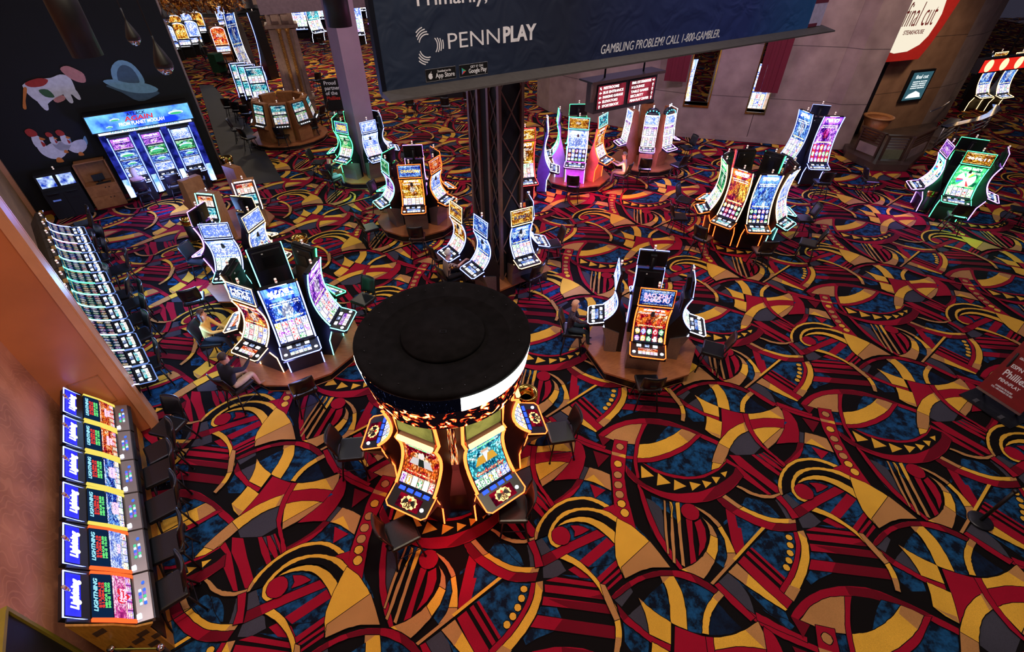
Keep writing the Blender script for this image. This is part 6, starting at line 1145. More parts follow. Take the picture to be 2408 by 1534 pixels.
kb = MB(); kb.box((-.24, -.07, 0), (.24, .07, .02), BLK); kb = kb.build('keyboard', None, tuple(MO+U*(-.93+.62)-V*.52+ZV*.921), UA+.1); tag(kb, 'black keyboard on the desk cabinet shelf', 'keyboard')
# ---------------------------------------------------------------- brass topped litter bins
def bin_(x, y, lab, s_=1.0):
    r = empty('litter_bin', (x, y, 0), 0, lab, 'litter bin', 'brass topped litter bins')
    m = MB(); m.lathe([(.21*s_, 0), (.22*s_, .02), (.22*s_, .66), (.20*s_, .67)], BLK, n=28); m.build('body', r)
    m = MB(); m.lathe([(.225*s_, .64), (.23*s_, .66), (.225*s_, .68)], BRASS, n=28); m.lathe([(.222*s_, .05), (.228*s_, .06), (.222*s_, .07)], BRASS, n=28); m.build('band', r)
    m = MB(); m.lathe([(.215*s_, .68), (.25*s_, .74), (.25*s_, .86), (.235*s_, .875), (.16*s_, .80), (.12*s_, .74), (.12*s_, .66), (.0, .66)], BRASS, n=28); m.build('funnel_top', r)
for px, py, lab in ((440, 512, 'brass topped black bin beside the poker boxes'), (504, 378, 'brass topped black bin at the corner post of the black wall'), (703, 556, 'brass topped black bin behind the green lit corner'), (1238, 922, 'brass topped bin glowing orange beside the black drum'), (2193, 445, 'brass topped black bin between the purple and green wheel machines'), (1850, 400, 'brass topped black bin behind the curved machine ring')):
    q = at(px, py, .87)
    if px == 504: q = E+U*.32-V*.18
    bin_(q.x, q.y, lab)
# ---------------------------------------------------------------- lattice column
F_ = at(1180, 690)+V*.06+U*.05; cl = empty('lattice_column', (F_.x, F_.y, 0), UA, 'tall lattice steel column with crossed bracing under the blue banner', 'column')
STL = pbr('brown_steel', (122, 92, 84), .45, .3); STD = pbr('brown_steel_dark', (84, 62, 56), .5, .3)
m = MB(); m.box((.08, .08, 0), (.68, 1.36, 7.2), BLKP); m.build('core', cl)
for x, y in ((0, 0), (0, .46), (0, .92), (0, 1.36), (.68, 0), (.68, 1.36)):
    m = MB(); m.box((x, y, 0), (x+.08, y+.09, 7.2), STL); m.build('post', cl)
for y0_, y1_ in ((.09, .46), (1.01, 1.36)):
    for k in range(9):
        z = .5+k*.72; m = MB(); m.tube([(.04, y0_, z), (.04, y1_, z+.72)], .018, STD, n=5); m.tube([(.045, y1_, z), (.045, y0_, z+.72)], .018, STD, n=5); m.build('brace', cl)
for k in range(6):
    z = .4+k*1.05; m = MB(); m.tube([(.08, .03, z), (.70, .03, z+1.05)], .02, STL, n=5); m.tube([(.70, .025, z), (.08, .025, z+1.05)], .02, STL, n=5); m.build('brace', cl)
# ---------------------------------------------------------------- big fabric banner
B0 = Vector((-2.57, 10.82, 0)); BD = (Vector((10.99, 19.54, 0))-B0).normalized(); BN = Vector((-BD.y, BD.x, 0)); rzb = math.atan2(BD.y, BD.x)
BK = .80; bn = empty('banner', (B0.x*BK, B0.y*BK, CH*(1-BK)), rzb, 'enormous navy fabric banner in a frame above the lattice column', 'banner')
def banner_mat():
    m = bpy.data.materials.new('navy_fabric'); m.use_nodes = True; nt = m.node_tree; p = nt.nodes['Principled BSDF']; tc = _n(nt, 'ShaderNodeTexCoord'); sp = _n(nt, 'ShaderNodeSeparateXYZ'); L(nt, tc.outputs['Object'], sp.inputs[0])
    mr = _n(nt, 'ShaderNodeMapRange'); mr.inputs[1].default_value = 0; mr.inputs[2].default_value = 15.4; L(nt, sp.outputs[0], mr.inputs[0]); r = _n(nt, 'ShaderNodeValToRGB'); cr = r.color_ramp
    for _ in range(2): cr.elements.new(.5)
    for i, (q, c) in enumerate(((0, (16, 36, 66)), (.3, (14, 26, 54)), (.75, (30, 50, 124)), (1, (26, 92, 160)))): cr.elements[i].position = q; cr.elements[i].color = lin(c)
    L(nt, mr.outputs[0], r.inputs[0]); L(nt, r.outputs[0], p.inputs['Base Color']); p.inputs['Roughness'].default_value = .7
    wv = _n(nt, 'ShaderNodeTexNoise'); wv.inputs['Scale'].default_value = 1.4; wv.inputs['Distortion'].default_value = 1; L(nt, tc.outputs['Object'], wv.inputs[0]); bp = _n(nt, 'ShaderNodeBump'); bp.inputs['Strength'].default_value = .5; bp.inputs['Distance'].default_value = .12; L(nt, wv.outputs[0], bp.inputs['Height']); L(nt, bp.outputs[0], p.inputs['Normal']); return m
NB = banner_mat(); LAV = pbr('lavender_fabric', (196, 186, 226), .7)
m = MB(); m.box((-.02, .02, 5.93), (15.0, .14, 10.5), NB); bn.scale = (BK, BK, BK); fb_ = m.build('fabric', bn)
m = MB(); m.box((15.0, .02, 5.95), (15.75, .14, 10.5), LAV); m.box((15.0, .015, 5.95), (15.5, .018, 6.05), pbr('banner_maroon', (110, 30, 60), .7)); m.box((15.0, .015, 6.62), (15.75, .018, 6.75), MATS['banner_maroon']); m.build('end_panel', bn)
m = MB(); m.box((-.12, .0, 5.85), (-.02, .18, 10.5), pbr('frame_blue_black', (14, 18, 34), .4, .3)); m.build('frame', bn)
FR = pbr('ledge_grey', (84, 80, 82), .5, .2)
m = MB(); m.prism([(-.42, 5.80), (-.42, 5.84), (.12, 5.95), (.12, 5.80)], -.12, 16.0, FR); m.build('ledge', bn)
for k in range(16): x = .9+k*.97; m = MB(); m.slab([(x, .12), (x+.28, .12), (x+.28, .55)], 5.72, 5.80, pbr('bracket_navy', (22, 26, 52), .5)); m.build('bracket', bn)
WF = pbr('print_white', (222, 222, 232), .6, emit=(222, 222, 232), es=.05)
def btext(s_, x, z, size, fit=None, sh=0, bold=0, mat=WF): m = MB(); text_mb(m, s_, XR(x, .012, z), size, mat, fit=fit, sh=sh, bold=bold); m.build('lettering', fb_)
btext('PENN', 2.12, 6.685, .42, fit=1.28, bold=-.005); btext('PLAY', 3.28, 6.69, .42, fit=.90, bold=.035)
btext('GAMBLING PROBLEM? CALL 1-800-GAMBLER.', 8.1, 6.135, .30, fit=4.62, sh=.15)
btext('Primarily,', 1.66, 7.47, .36, fit=1.6, bold=.01)
m = MB()  # ring of striped chevrons
for qd in range(4):
    a0 = math.radians(90*qd+45)
    if qd == 2: continue
for k in range(4):
    for (sa, ea) in ((-50, 50), (70, 170), (-170, -70)):
        r0_ = .17+.045*k; r1_ = r0_+.022; cx, cz = {-50: (.03, 0), 70: (-.02, .03), -170: (-.02, -.03)}[sa]; n = 10; sh_ = (ea-sa)*.5*(1-k*.22); mid = (sa+ea)/2
        vs = []
        for i in range(n+1): a = math.radians(mid-sh_*.9+2*sh_*.9*i/n); vs += [(1.02+cx+r0_*math.cos(a), .012, 6.66+cz+r0_*math.sin(a)), (1.02+cx+(r1_)*math.cos(a), .012, 6.66+cz+r1_*math.sin(a))]
        m.add(vs, [[2*i, 2*i+2, 2*i+3, 2*i+1] for i in range(n)], WF)
m.build('emblem', fb_)
for x, l1, l2, c in ((1.25, 'Download on the', 'App Store', None), (2.06, 'GET IT ON', 'Google Play', 1)):
    m = MB(); m.box((x-.36, .010, 5.985), (x+.36, .018, 6.225), BLK, b=.003); bd = m.build('store_badge', fb_)
    q = MB(); q.tube([(x-.36, .008, 5.985), (x+.36, .008, 5.985), (x+.36, .008, 6.225), (x-.36, .008, 6.225), (x-.36, .008, 5.985)], .005, pbr('badge_rim', (120, 120, 130), .5), n=4); q.build('badge_rim', bd)
    q = MB(); text_mb(q, l1, XR(x+.08, .006, 6.165), .065, WF, fit=.32); q.build('small_lettering', bd); q = MB(); text_mb(q, l2, XR(x+.10, .006, 6.08), .13, WF, fit=.46, bold=.01); q.build('lettering', bd)
    q = MB()
    if c is None:
        n = 16; q.add([(x-.25+.052*math.cos(2*math.pi*i/n), .005, 6.09+.058*math.sin(2*math.pi*i/n)) for i in range(n)], [list(range(n))], WF); q.add([(x-.245, .005, 6.155), (x-.22, .005, 6.19), (x-.225, .005, 6.16)], [(0, 1, 2)], WF)
        q.add([(x-.19+.022*math.cos(2*math.pi*i/10), .004, 6.10+.022*math.sin(2*math.pi*i/10)) for i in range(10)], [list(range(10))], BLK)
    else:
        a_, b_, c_, d_ = (x-.30, 6.17), (x-.30, 6.03), (x-.19, 6.10), (x-.265, 6.10)
        for t_, cl_ in (((a_, d_, b_), (60, 150, 230)), ((a_, c_, d_), (70, 180, 110)), ((b_, d_, c_), (220, 70, 70))): q.add([(u_, .005, v_) for u_, v_ in t_], [(0, 1, 2)], pbr('play_%d' % cl_[0], cl_, .5))
    q.build('badge_icon', bd)
# ---------------------------------------------------------------- hanging directory sign
D0 = at(1395, 269, 3.9); D1 = at(1536, 240, 3.9); DDr = (D1-D0); DDr.z = 0; DL = DDr.length; rzd = math.atan2(DDr.y, DDr.x)
ds = empty('directory_sign', (D0.x, D0.y, 3.9), rzd, 'hanging directory sign listing restrooms, bus entrance and steakhouse with arrows', 'sign')
DK = pbr('sign_walnut', (60, 40, 44), .5); zt_ = onwall(1400, 195, D0, D1)[1]-3.9
m = MB(); m.box((-.02, 0, 0), (DL, .42, zt_), DK, b=.01); m.build('casing', ds); m = MB(); m.box((-.25, -.12, zt_), (DL+.22, .55, zt_+.05), pbr('sign_top', (30, 26, 28), .6)); m.box((-.25, -.13, zt_-.03), (DL+.22, -.10, zt_+.05), STL); m.build('cornice', ds)
m = MB(); m.prism([(-.02, zt_*.4), (-.1, zt_*.7), (-.12, zt_), (0, zt_)], -.2, -.06, STL); m.build('scroll_bracket', ds)
for x in (.5, DL-.5): m = MB(); m.tube([(x, .2, zt_), (x, .2, 3.2)], .03, GUN, n=6); m.build('hanger', ds)
RP = plain_picture('directory_red', (96, 24, 36), (190, 60, 80), .9, 1.6); WL = glow('sign_white', (255, 250, 250), 1.6); pw_ = DL*.43
for side_, x0_, lines in ((0, .10, ['RESTROOMS', 'BUS ENTRANCE', 'PARKING GARAGE', 'ELEVATORS', 'SPORTSBOOK']), (1, DL-.10-pw_, ['FINAL CUT STEAKHOUSE', 'H LOUNGE', 'TABLE GAMES', 'SECURITY', 'PENN PLAY CENTER'])):
    m = MB(); m.box((x0_-.03, -.02, .10), (x0_+pw_+.03, 0, zt_-.10), BLK); fr = m.build('panel_frame', ds); m = MB(); flatpic(m, x0_, x0_+pw_, .13, zt_-.13, -.022, RP); pn = m.build('panel_display', fr)
    hh = (zt_-.26)/5
    for i, t_ in enumerate(lines):
        z = zt_-.13-hh*(i+.5); m = MB(); fw_ = min(pw_*.74, .062*len(t_)*pw_/1.0*1.0)
        text_mb(m, t_, XR(x0_+(.18*pw_ if side_ == 0 else .08*pw_)+fw_/2, -.028, z), hh*.8, WL, fit=fw_, bold=.02); m.build('lettering', pn)
        ang = (135 if i == 0 else 180 if i < 4 else 90) if side_ == 0 else (0 if i == 0 else 90); M = XR(x0_+pw_*(.08 if side_ == 0 else .92), -.028, z) @ Matrix.Rotation(math.radians(ang), 4, 'Z')
        m = MB(); a_ = hh*.42; m.add([(-a_, -a_*.3, 0), (0, -a_*.3, 0), (0, -a_*.8, 0), (a_, 0, 0), (0, a_*.8, 0), (0, a_*.3, 0), (-a_, a_*.3, 0)], [list(range(7))], WL, M); m.build('arrow', pn)
# ---------------------------------------------------------------- lilac pillar, dark projector can, gallery beam
pp = at(845, 300, 2.1); rzp = UA
m = MB(); m.box((-.42, -.42, 0), (.42, .42, 12), PINK, b=.01); pl = struct(m.build('wall_pillar', None, (pp.x+.05, pp.y+.1, 0), UA+.12))
def onaxis(x, y, P): d = _fw+_rt*((x-1204)/FPX)+_dn*((y-767)/FPX); k = math.hypot(P.x, P.y)/math.hypot(d.x, d.y); return Vector((d.x*k, d.y*k, CH+d.z*k))
def can(px, py, dist, r_, h_, lab):
    d = (_fw+_rt*((px-1204)/FPX)+_dn*((py-767)/FPX)).normalized()*dist; root = empty('spotlight_can', (d.x, d.y, CH+d.z), 0, lab, 'spotlight', 'ceiling hung spotlight cans')
    m = MB(); m.lathe([(r_*.8, .01), (r_, 0), (r_, h_), (r_*.5, h_+.05), (.02, h_+.06), (.02, h_+3)], pbr('can_black', (16, 16, 22), .5), n=20); m.build('housing', root); return root
can(800, 62, 14, .28, 1.2, 'black cylindrical spotlight can hanging before the lilac pillar'); can(208, 132, 9, .17, .85, 'dark cylindrical can hanging before the black wall')
# glass drop pendants in front of the black wall
GLS = pbr('pendant_glass', (190, 190, 215), .08, .9, .1, 8); 
for px, py, dist, s_, lab in ((395, 176, 9.5, 1.0, 'lowest teardrop pendant on a long stem before the black wall'), (322, 108, 10.5, .8, 'smaller teardrop pendant higher up before the black wall'), (158, 62, 9, .8, 'teardrop pendant at the edge beside the black cylinder'), (394, 52, 14, .6, 'distant teardrop pendant above the arched top machines')):
    d = (_fw+_rt*((px-1204)/FPX)+_dn*((py-767)/FPX)).normalized()*dist; r = empty('pendant_lamp', (d.x, d.y, CH+d.z), 0, lab, 'pendant lamp', 'teardrop pendants')
    m = MB(); m.lathe([(0.001, 0), (.06*s_, .015), (.105*s_, .07), (.115*s_, .11*s_)], GLS, n=20); m.build('glass_bowl', r)
    m = MB(); m.lathe([(.117*s_, .10*s_), (.118*s_, .16*s_), (.07*s_, .30*s_), (.025*s_, .40*s_), (.012*s_, .45*s_), (.009, .5)], BLK, n=20); m.build('shade', r); m = MB(); m.tube([(0, 0, .45), (0, 0, 4)], .008*s_, BLK, n=5); m.build('stem', r)
# ---------------------------------------------------------------- red cloth banners over the stone wall windows
CL = pbr('burgundy_cloth', (104, 8, 30), .8, 0, .06, 4)
for k, (c4, lab) in enumerate((((1565, 190), 'burgundy cloth banner over the window behind the triple screen machines'), ((1775, 213), 'burgundy cloth banner over the second stone wall window'))):
    Pb = PA-wn*.35; s0, z0_ = onwall(c4[0]-(4 if k == 0 else 2), c4[1]+(0 if k == 0 else 3), Pb, Pb+wd); s1, _ = onwall((1612, 1829)[k], (197, 216)[k], Pb, Pb+wd)
    o = Pb+wd*s0; r = MB(); n = 8; L_ = s1-s0
    for i in range(n): r.box((L_*i/n, .02*math.sin(i*1.7), z0_), (L_*(i+1)/n, .02*math.sin(i*1.7)+.02, 9.5), CL)
    r = r.build('cloth_banner', None, (o.x, o.y, 0), math.atan2(wd.y, wd.x)); tag(r, lab, 'banner', 'burgundy cloth banners')
# ---------------------------------------------------------------- people
SKIN = pbr('skin', (205, 150, 124), .5, 0, .06, 12)
def capsule_body(root, name, bones, mats, extra):
    """one continuous skin grown over connected joints, coloured by clothing region"""
    idx = {}; vs = []; rad = []; ed = []
    for a, b, ra, rb, _ in bones:
        for p, r_ in ((a, ra), (b, rb)):
            k = tuple(round(x, 4) for x in p)
            if k not in idx: idx[k] = len(vs); vs.append(p); rad.append(r_)
        ed.append((idx[tuple(round(x, 4) for x in a)], idx[tuple(round(x, 4) for x in b)]))
    me = bpy.data.meshes.new(name); me.from_pydata([tuple(v) for v in vs], ed, []); o = bpy.data.objects.new(name, me); C.objects.link(o)
    md = o.modifiers.new('s', 'SKIN'); md.use_smooth_shade = True; md.branch_smoothing = .6
    for i, v in enumerate(me.skin_vertices[0].data): v.radius = (rad[i], rad[i]*(.80 if rad[i] > .1 else 1)); v.use_root = i == 0
    sb = o.modifiers.new('d', 'SUBSURF'); sb.levels = 2; sb.render_levels = 2
    dg = bpy.context.evaluated_depsgraph_get(); dg.update(); nm = bpy.data.meshes.new_from_object(o.evaluated_get(dg)); bpy.data.objects.remove(o); bpy.data.meshes.remove(me)
    mb = MB(); V_ = [v.co.copy() for v in nm.vertices]
    def reg(c):
        best = None
        for a, b, ra, rb, m in bones:
            a = Vector(a); b = Vector(b); d = b-a; t = max(0, min(1, (c-a).dot(d)/max(d.length_squared, 1e-6))); q = (c-(a+d*t)).length/(ra+(rb-ra)*t)
            if best is None or q < best[0]: best = (q, m)
        return best[1]
    by = {}
    for p in nm.polygons: by.setdefault(reg(sum((V_[i] for i in p.vertices), Vector())/len(p.vertices)), []).append(list(p.vertices))
    for k, fs in by.items(): mb.mi(mats[k])
    base = 0; mb.v = [tuple(v) for v in V_]
    for k, fs in by.items():
        i = mb.mi(mats[k])
        for f in fs: mb.f.append(f); mb.m.append(i); mb.sm.append(True)
    bpy.data.meshes.remove(nm); extra(mb); b_ = mb.build(name, root); return b_
def person(loc, rz, label, shirt, trousers, skin=SKIN, hair=None, hairlen=0, shoes=None, seat=.66, lean=.06, hands=((-.17, .46, 1.05), (.17, .46, 1.05)), short_sleeve=True, shorts=False, fat=1.0, look=(0, 0), stand=False, foot=(.42, .26)):
    root = empty('person', loc, rz, label, 'person'); f = fat; shoes = shoes or BLK
    if stand: hz_ = .95; kn = lambda s: (s*.11, .05*s, .50); an = lambda s: (s*.11, -.10*s, .09); to = lambda s: (s*.12, .08-.10*s, .04)
    else: hz_ = seat+.10; kn = lambda s: (s*.13, .36, seat+.07); an = lambda s: (s*.12, foot[0], foot[1]+.07); to = lambda s: (s*.13, foot[0]+.15, foot[1]+.03)
    y0 = 0 if stand else -.08; P = (0, y0, hz_); Wa = (0, y0+lean*.3, hz_+.20); Ch = (0, y0+lean*.8, hz_+.38); Nk = (0, y0+lean*1.1, hz_+.52); Hd = (look[0]*.02, y0+lean*1.3+.03, hz_+.64); Ht = (look[0]*.02, y0+lean*1.3+.03, hz_+.72)
    bones = [(P, Wa, .145*f, .14*f, 'shirt'), (Wa, Ch, .14*f, .155*f, 'shirt'), (Ch, Nk, .155*f, .058, 'shirt'), (Nk, Hd, .058, .085, 'skin'), (Hd, Ht, .085, .075, 'skin')]
    for s in (-1, 1):
        sh = (s*.17*f, Ch[1], Ch[2]+.06); H = Vector(hands[0 if s < 0 else 1]); S_ = Vector(sh); mid = (S_+H)/2; L_ = (H-S_).length; drop = math.sqrt(max(.0, .27**2-(L_/2)**2)) if L_ < .54 else .02; el = (mid.x+s*.05, mid.y-.04, mid.z-drop)
        bones += [(Ch, sh, .155*f, .065*f, 'shirt'), (sh, el, .065*f, .045*f**.5, 'shirt'), (el, tuple(H), .045*f**.5, .027, 'skin' if short_sleeve else 'shirt')]
        hp = (s*.095*f, y0, hz_-.02); bones += [(P, hp, .145*f, .095*f, 'trousers'), (hp, kn(s), .095*f, .062*f**.5, 'trousers'), (kn(s), an(s), .062*f**.5, .040, 'skin' if shorts else 'trousers'), (an(s), to(s), .040, .035, 'shoes')]
    mats = {'shirt': shirt, 'trousers': trousers, 'skin': skin, 'shoes': shoes}
    def extra(mb):
        hx, hy, hz2 = Ht
        for s in (-1, 1):   # ears, eyes, hands
            mb.lathe([(.0, -.02), (.016, -.012), (.018, .01), (.0, .022)], skin, Matrix.Translation((hx+s*.083, hy-.005, hz2-.03)), 8)
            mb.lathe([(0, -.008), (.008, 0), (0, .008)], BLK, Matrix.Translation((hx+s*.03, hy+.078, hz2-.02)), 8)
            H = Vector(hands[0 if s < 0 else 1]); d = Vector((-s*.15, 1, -.25)).normalized(); sd = Vector((1, 0, 0)); pm = H+d*.05
            mb.tube([H-d*.01, H+d*.035, H+d*.08], [.026, .034, .030], skin, n=8)
            for i, ln_ in enumerate((.055, .072, .078, .066)):
                o_ = pm+d*.025+sd*(-.027+.018*i)*(s); mb.tube([o_, o_+d*ln_*.5, o_+d*ln_*.8+Vector((0, 0, -.018)), o_+d*ln_+Vector((0, 0, -.034))], [.0095, .009, .008, .006], skin, n=6)
            t_ = H+d*.02-sd*s*.028; mb.tube([t_, t_+d*.03-sd*s*.022, t_+d*.055-sd*s*.024], [.011, .010, .007], skin, n=6)
        mb.lathe([(.012, 0), (.014, -.02), (.0, -.028)], skin, Matrix.Translation((hx, hy+.088, hz2-.035)), 8); mb.tube([(hx-.022, hy+.082, hz2-.075), (hx, hy+.086, hz2-.077), (hx+.022, hy+.082, hz2-.075)], .005, pbr('lips', (160, 84, 80), .5), n=5)
    capsule_body(root, 'body', bones, mats, extra)
    if hair:
        bm = bmesh.new(); bmesh.ops.create_uvsphere(bm, u_segments=20, v_segments=14, radius=1); hx, hy, hz2 = Ht
        kill = [v for v in bm.verts if v.co.z < -.15-(.85 if hairlen > 0 else .25)*(v.co.y < .05) or (v.co.y > .55 and v.co.z < .45)]
        bmesh.ops.delete(bm, geom=kill, context='VERTS')
        for v in bm.verts:
            dz_ = v.co.z; rr_ = math.hypot(v.co.x, v.co.y)
            if dz_ < 0 and hairlen > 0 and rr_ > 1e-3: v.co.x *= max(rr_, .92)/rr_; v.co.y *= max(rr_, .92)/rr_
            v.co = Vector((hx+v.co.x*(.098+.012*(hairlen > 0)), hy-.012+v.co.y*.106, hz2+.005+dz_*(.105 if dz_ > 0 else .12+hairlen)))
        mb = MB(); mb.bm(bm, hair, smooth=True); o = mb.build('hair', root); o.modifiers.new('t', 'SOLIDIFY').thickness = .012
    return root
H_ = lambda n, c: pbr('hair_'+n, c, .6, 0, .25, 60); cloth = lambda n, c, **k: pbr('cloth_'+n, c, .85, **k)
def patterned():
    m = bpy.data.materials.new('cloth_floral'); m.use_nodes = True; nt = m.node_tree; p = nt.nodes['Principled BSDF']; tc = _n(nt, 'ShaderNodeTexCoord'); v = _n(nt, 'ShaderNodeTexVoronoi'); v.inputs['Scale'].default_value = 38; L(nt, tc.outputs['Object'], v.inputs[0]); r = _n(nt, 'ShaderNodeValToRGB'); r.color_ramp.elements[0].color = lin((150, 116, 110)); r.color_ramp.elements[1].color = lin((46, 36, 56)); r.color_ramp.elements[0].position = .15; r.color_ramp.elements[1].position = .3; L(nt, v.outputs[0], r.inputs[0]); L(nt, r.outputs[0], p.inputs['Base Color']); p.inputs['Roughness'].default_value = .8; return m
def striped():
    m = bpy.data.materials.new('cloth_striped'); m.use_nodes = True; nt = m.node_tree; p = nt.nodes['Principled BSDF']; tc = _n(nt, 'ShaderNodeTexCoord'); v = _n(nt, 'ShaderNodeTexWave'); v.inputs['Scale'].default_value = 11; L(nt, tc.outputs['Object'], v.inputs[0]); r = _n(nt, 'ShaderNodeValToRGB'); r.color_ramp.interpolation = 'CONSTANT'; r.color_ramp.elements[0].color = lin((60, 46, 48)); r.color_ramp.elements[1].color = lin((190, 160, 140)); r.color_ramp.elements[1].position = .5; L(nt, v.outputs[1], r.inputs[0]); L(nt, r.outputs[0], p.inputs['Base Color']); p.inputs['Roughness'].default_value = .8; return m
JEAN = cloth('denim', (60, 80, 120)); DKT = cloth('dark', (28, 28, 38))
def sit(ctr, r, a, **k):
    x, y, an = spin(ctr, r, a); return person((x, y, 0), an+math.pi/2, **k)
p1 = sit((-5.42, 9.25), 1.3+.42+.3, 186, label='woman with brown bob and glasses in yellow cardigan over white top', shirt=cloth('yellow', (216, 176, 96)), trousers=DKT, hair=H_('brown', (70, 40, 34)), hairlen=.10, short_sleeve=False, hands=((-.06, .40, .95), (.10, .42, 1.0)))
p2 = sit((-5.42, 9.25), 1.3+.42+.2, -114, label='heavy man with short dark hair, navy top and beige shorts at red deck', shirt=cloth('navy', (22, 24, 44)), trousers=cloth('beige', (190, 160, 130)), hair=H_('dark', (44, 32, 30)), fat=1.28, shorts=True, short_sleeve=False, shoes=cloth('tan_shoe', (150, 110, 80)), hands=((-.18, .40, 1.12), (.18, .46, 1.16)))
q = at(1058, 655, .62); p3 = person((q.x, q.y, 0), math.radians(215.7)+math.pi/2, 'person with grey hair in striped shirt reaching to the blue lit deck', striped(), DKT, hair=H_('grey', (190, 180, 175)), hands=((-.2, .50, 1.20), (.2, .46, 1.20)))
p4 = sit(BC, 1.18+.42+.12, 172, label='woman with blond hair in dark patterned blouse holding a water bottle', shirt=patterned(), trousers=cloth('teal_denim', (30, 50, 66)), hair=H_('blond', (214, 160, 130)), hairlen=.07, short_sleeve=False, fat=1.12, hands=((-.05, .32, 1.08), (.18, .48, 1.16)))
bt = empty('water_bottle', (0, 0, 0), 0, 'small clear water bottle held by the woman in patterned blouse', 'bottle')
Wm = Matrix.Translation(p4.location) @ Matrix.Rotation(p4.rotation_euler[2], 4, 'Z'); bt.location = Wm @ Vector((-.06, .40, 1.06))
m = MB(); m.lathe([(.026, 0), (.03, .01), (.03, .12), (.012, .16), (.012, .175)], pbr('bottle_clear', (200, 205, 225), .1), n=14); m.build('body', bt); m = MB(); m.lathe([(.014, .172), (.014, .19)], WHT, n=10); m.build('cap', bt)
p5 = sit((2.85, 20.35), 1.3+.42+.25, -27, label='man with short grey hair in pale grey shirt at the orange lit machine', shirt=cloth('pale_grey', (170, 165, 190)), trousers=cloth('grey', (110, 104, 110)), hair=H_('salt', (130, 120, 116)), short_sleeve=False, hands=((-.15, .46, 1.16), (.15, .42, 1.10)))
p6 = sit((-6.4, 20.85), 1.3+.42+.3, -118, label='bald man in black shirt and faded jeans at the thunder machine', shirt=cloth('black', (18, 18, 22)), trousers=cloth('faded', (120, 130, 160)), hands=((-.2, .46, 1.14), (.2, .46, 1.14)))
q = MO+U*.80-V*1.55; p7 = person((q.x, q.y, 0), UA, 'woman with ash blond hair in pink top seen from behind at the space game', cloth('pink', (200, 160, 170)), JEAN, hair=H_('ash', (180, 160, 150)), hairlen=.12, hands=((-.15, .42, 1.0), (.15, .42, 1.0)))
q = at(484, 143); p8 = person((q.x, q.y, 0), math.radians(-25), 'walking man in grey polo and dark trousers pushing the green cart', cloth('grey_polo', (110, 120, 124)), DKT, hair=H_('short', (90, 80, 76)), stand=True, hands=((-.2, .35, 1.0), (.2, .35, 1.0)))
q = at(528, 178); ct = empty('service_cart', (q.x, q.y, 0), -.3, 'dark service cart with green bag on the far carpet', 'cart')
m = MB(); m.box((-.6, -.4, .25), (.1, .4, 1.5), pbr('green_bag', (28, 84, 60), .7), b=.04); m.build('bag', ct); m = MB(); m.box((.1, -.4, .2), (1.0, .4, .3), BLK); m.box((.1, -.4, .9), (1.0, .4, 1.0), BLK); m.tube([(1.0, -.35, .2), (1.0, -.35, 1.4)], .04, BLK, n=6); m.tube([(1.0, .35, .2), (1.0, .35, 1.4)], .04, BLK, n=6); m.build('frame', ct)
for x, y in ((-.5, -.3), (-.5, .3), (.9, -.3), (.9, .3)): m = MB(); m.lathe([(.0, -.04), (.1, -.04), (.1, .04), (.0, .04)], BLK, Matrix.Translation((x, y, .1)) @ Matrix.Rotation(math.pi/2, 4, 'X'), 12); m.build('wheel', ct)
for k, sx in enumerate((-.45, .0, .45)): pass
bag = empty('handbag', (0, 0, 0), 0, 'black handbag on the lap of the woman in yellow cardigan', 'handbag'); Wm = Matrix.Translation(p1.location) @ Matrix.Rotation(p1.rotation_euler[2], 4, 'Z'); bag.location = Wm @ Vector((.03, .30, .80)); m = MB(); m.box((-.14, -.07, 0), (.14, .07, .15), BLK, b=.03); m.build('pouch', bag)
m = MB(); m.tube([(-.09+.18*i/8, 0, .14+.10*math.sin(math.pi*i/8)) for i in range(9)], .008, BLK, n=5); m.build('strap', bag)
# an old stroller style walker beside the woman in the yellow cardigan
# ---------------------------------------------------------------- restaurant entrance on the right
R0 = Vector((18.09, 25.85, 0)); R1 = Vector((22.52, 27.36, 0)); RU = (R1-R0).normalized(); RV = Vector((-RU.y, RU.x, 0)); rzr2 = math.atan2(RU.y, RU.x)
TANW = stone('ochre_plaster', (124, 88, 62), (150, 110, 80), 2.4, .3)
wall('wall_entrance', [R0-RU*1.2, R1], 0, 11, .5, TANW, 1)
wall('wall_entrance_curved', [R1, Vector((24.0, 28.2, 0)), Vector((25.4, 29.4, 0)), Vector((26.6, 31.2, 0)), Vector((27.2, 33.5, 0))], 0, 11, .5, STONE, 1)
m = MB(); quadbox(m, R0-RU*.15-RV*.12, RU*.12, RV*.12, 0, 3.7, BLK); quadbox(m, R0-RU*1.1-RV*.12, RU*1.0, RV*.08, 0, 3.6, pbr('dark_glass', (24, 22, 30), .15)); quadbox(m, R0-RU*1.1-RV*.13, RU*1.1, RV*.12, 3.5, 3.7, BLK); struct(m.build('door_1'))
# lit menu display
o = R0+RU*2.02-RV*.04; ms = empty('menu_display', (o.x, o.y, 1.7), rzr2, 'framed lit menu display headed final cut on the ochre wall', 'display')
m = MB(); m.box((-.1, -.1, -.1), (1.45, .03, 1.4), BLK, b=.01); m.build('frame', ms); m = MB(); m.add([(0, -.105, 0), (1.35, -.105, 0), (1.35, -.105, 1.3), (0, -.105, 1.3)], [(0, 1, 2, 3)], glow('menu_teal', (54, 92, 104), 1.0)); pn = m.build('picture', ms)
WL2 = glow('menu_white', (235, 245, 245), 1.3)
m = MB(); text_mb(m, 'final cut', XR(.68, -.11, 1.08), .26, WL2, fit=.85); m.build('title_lettering', pn)
for i, t_ in enumerate(('DINING ROOM', 'TUESDAY - SATURDAY', 'RESERVATIONS', 'SUNDAY BRUNCH')): m = MB(); text_mb(m, t_, XR(.68, -.11, .86-.10*i), .075, WL2, fit=.95, bold=.02); m.build('lettering', pn)
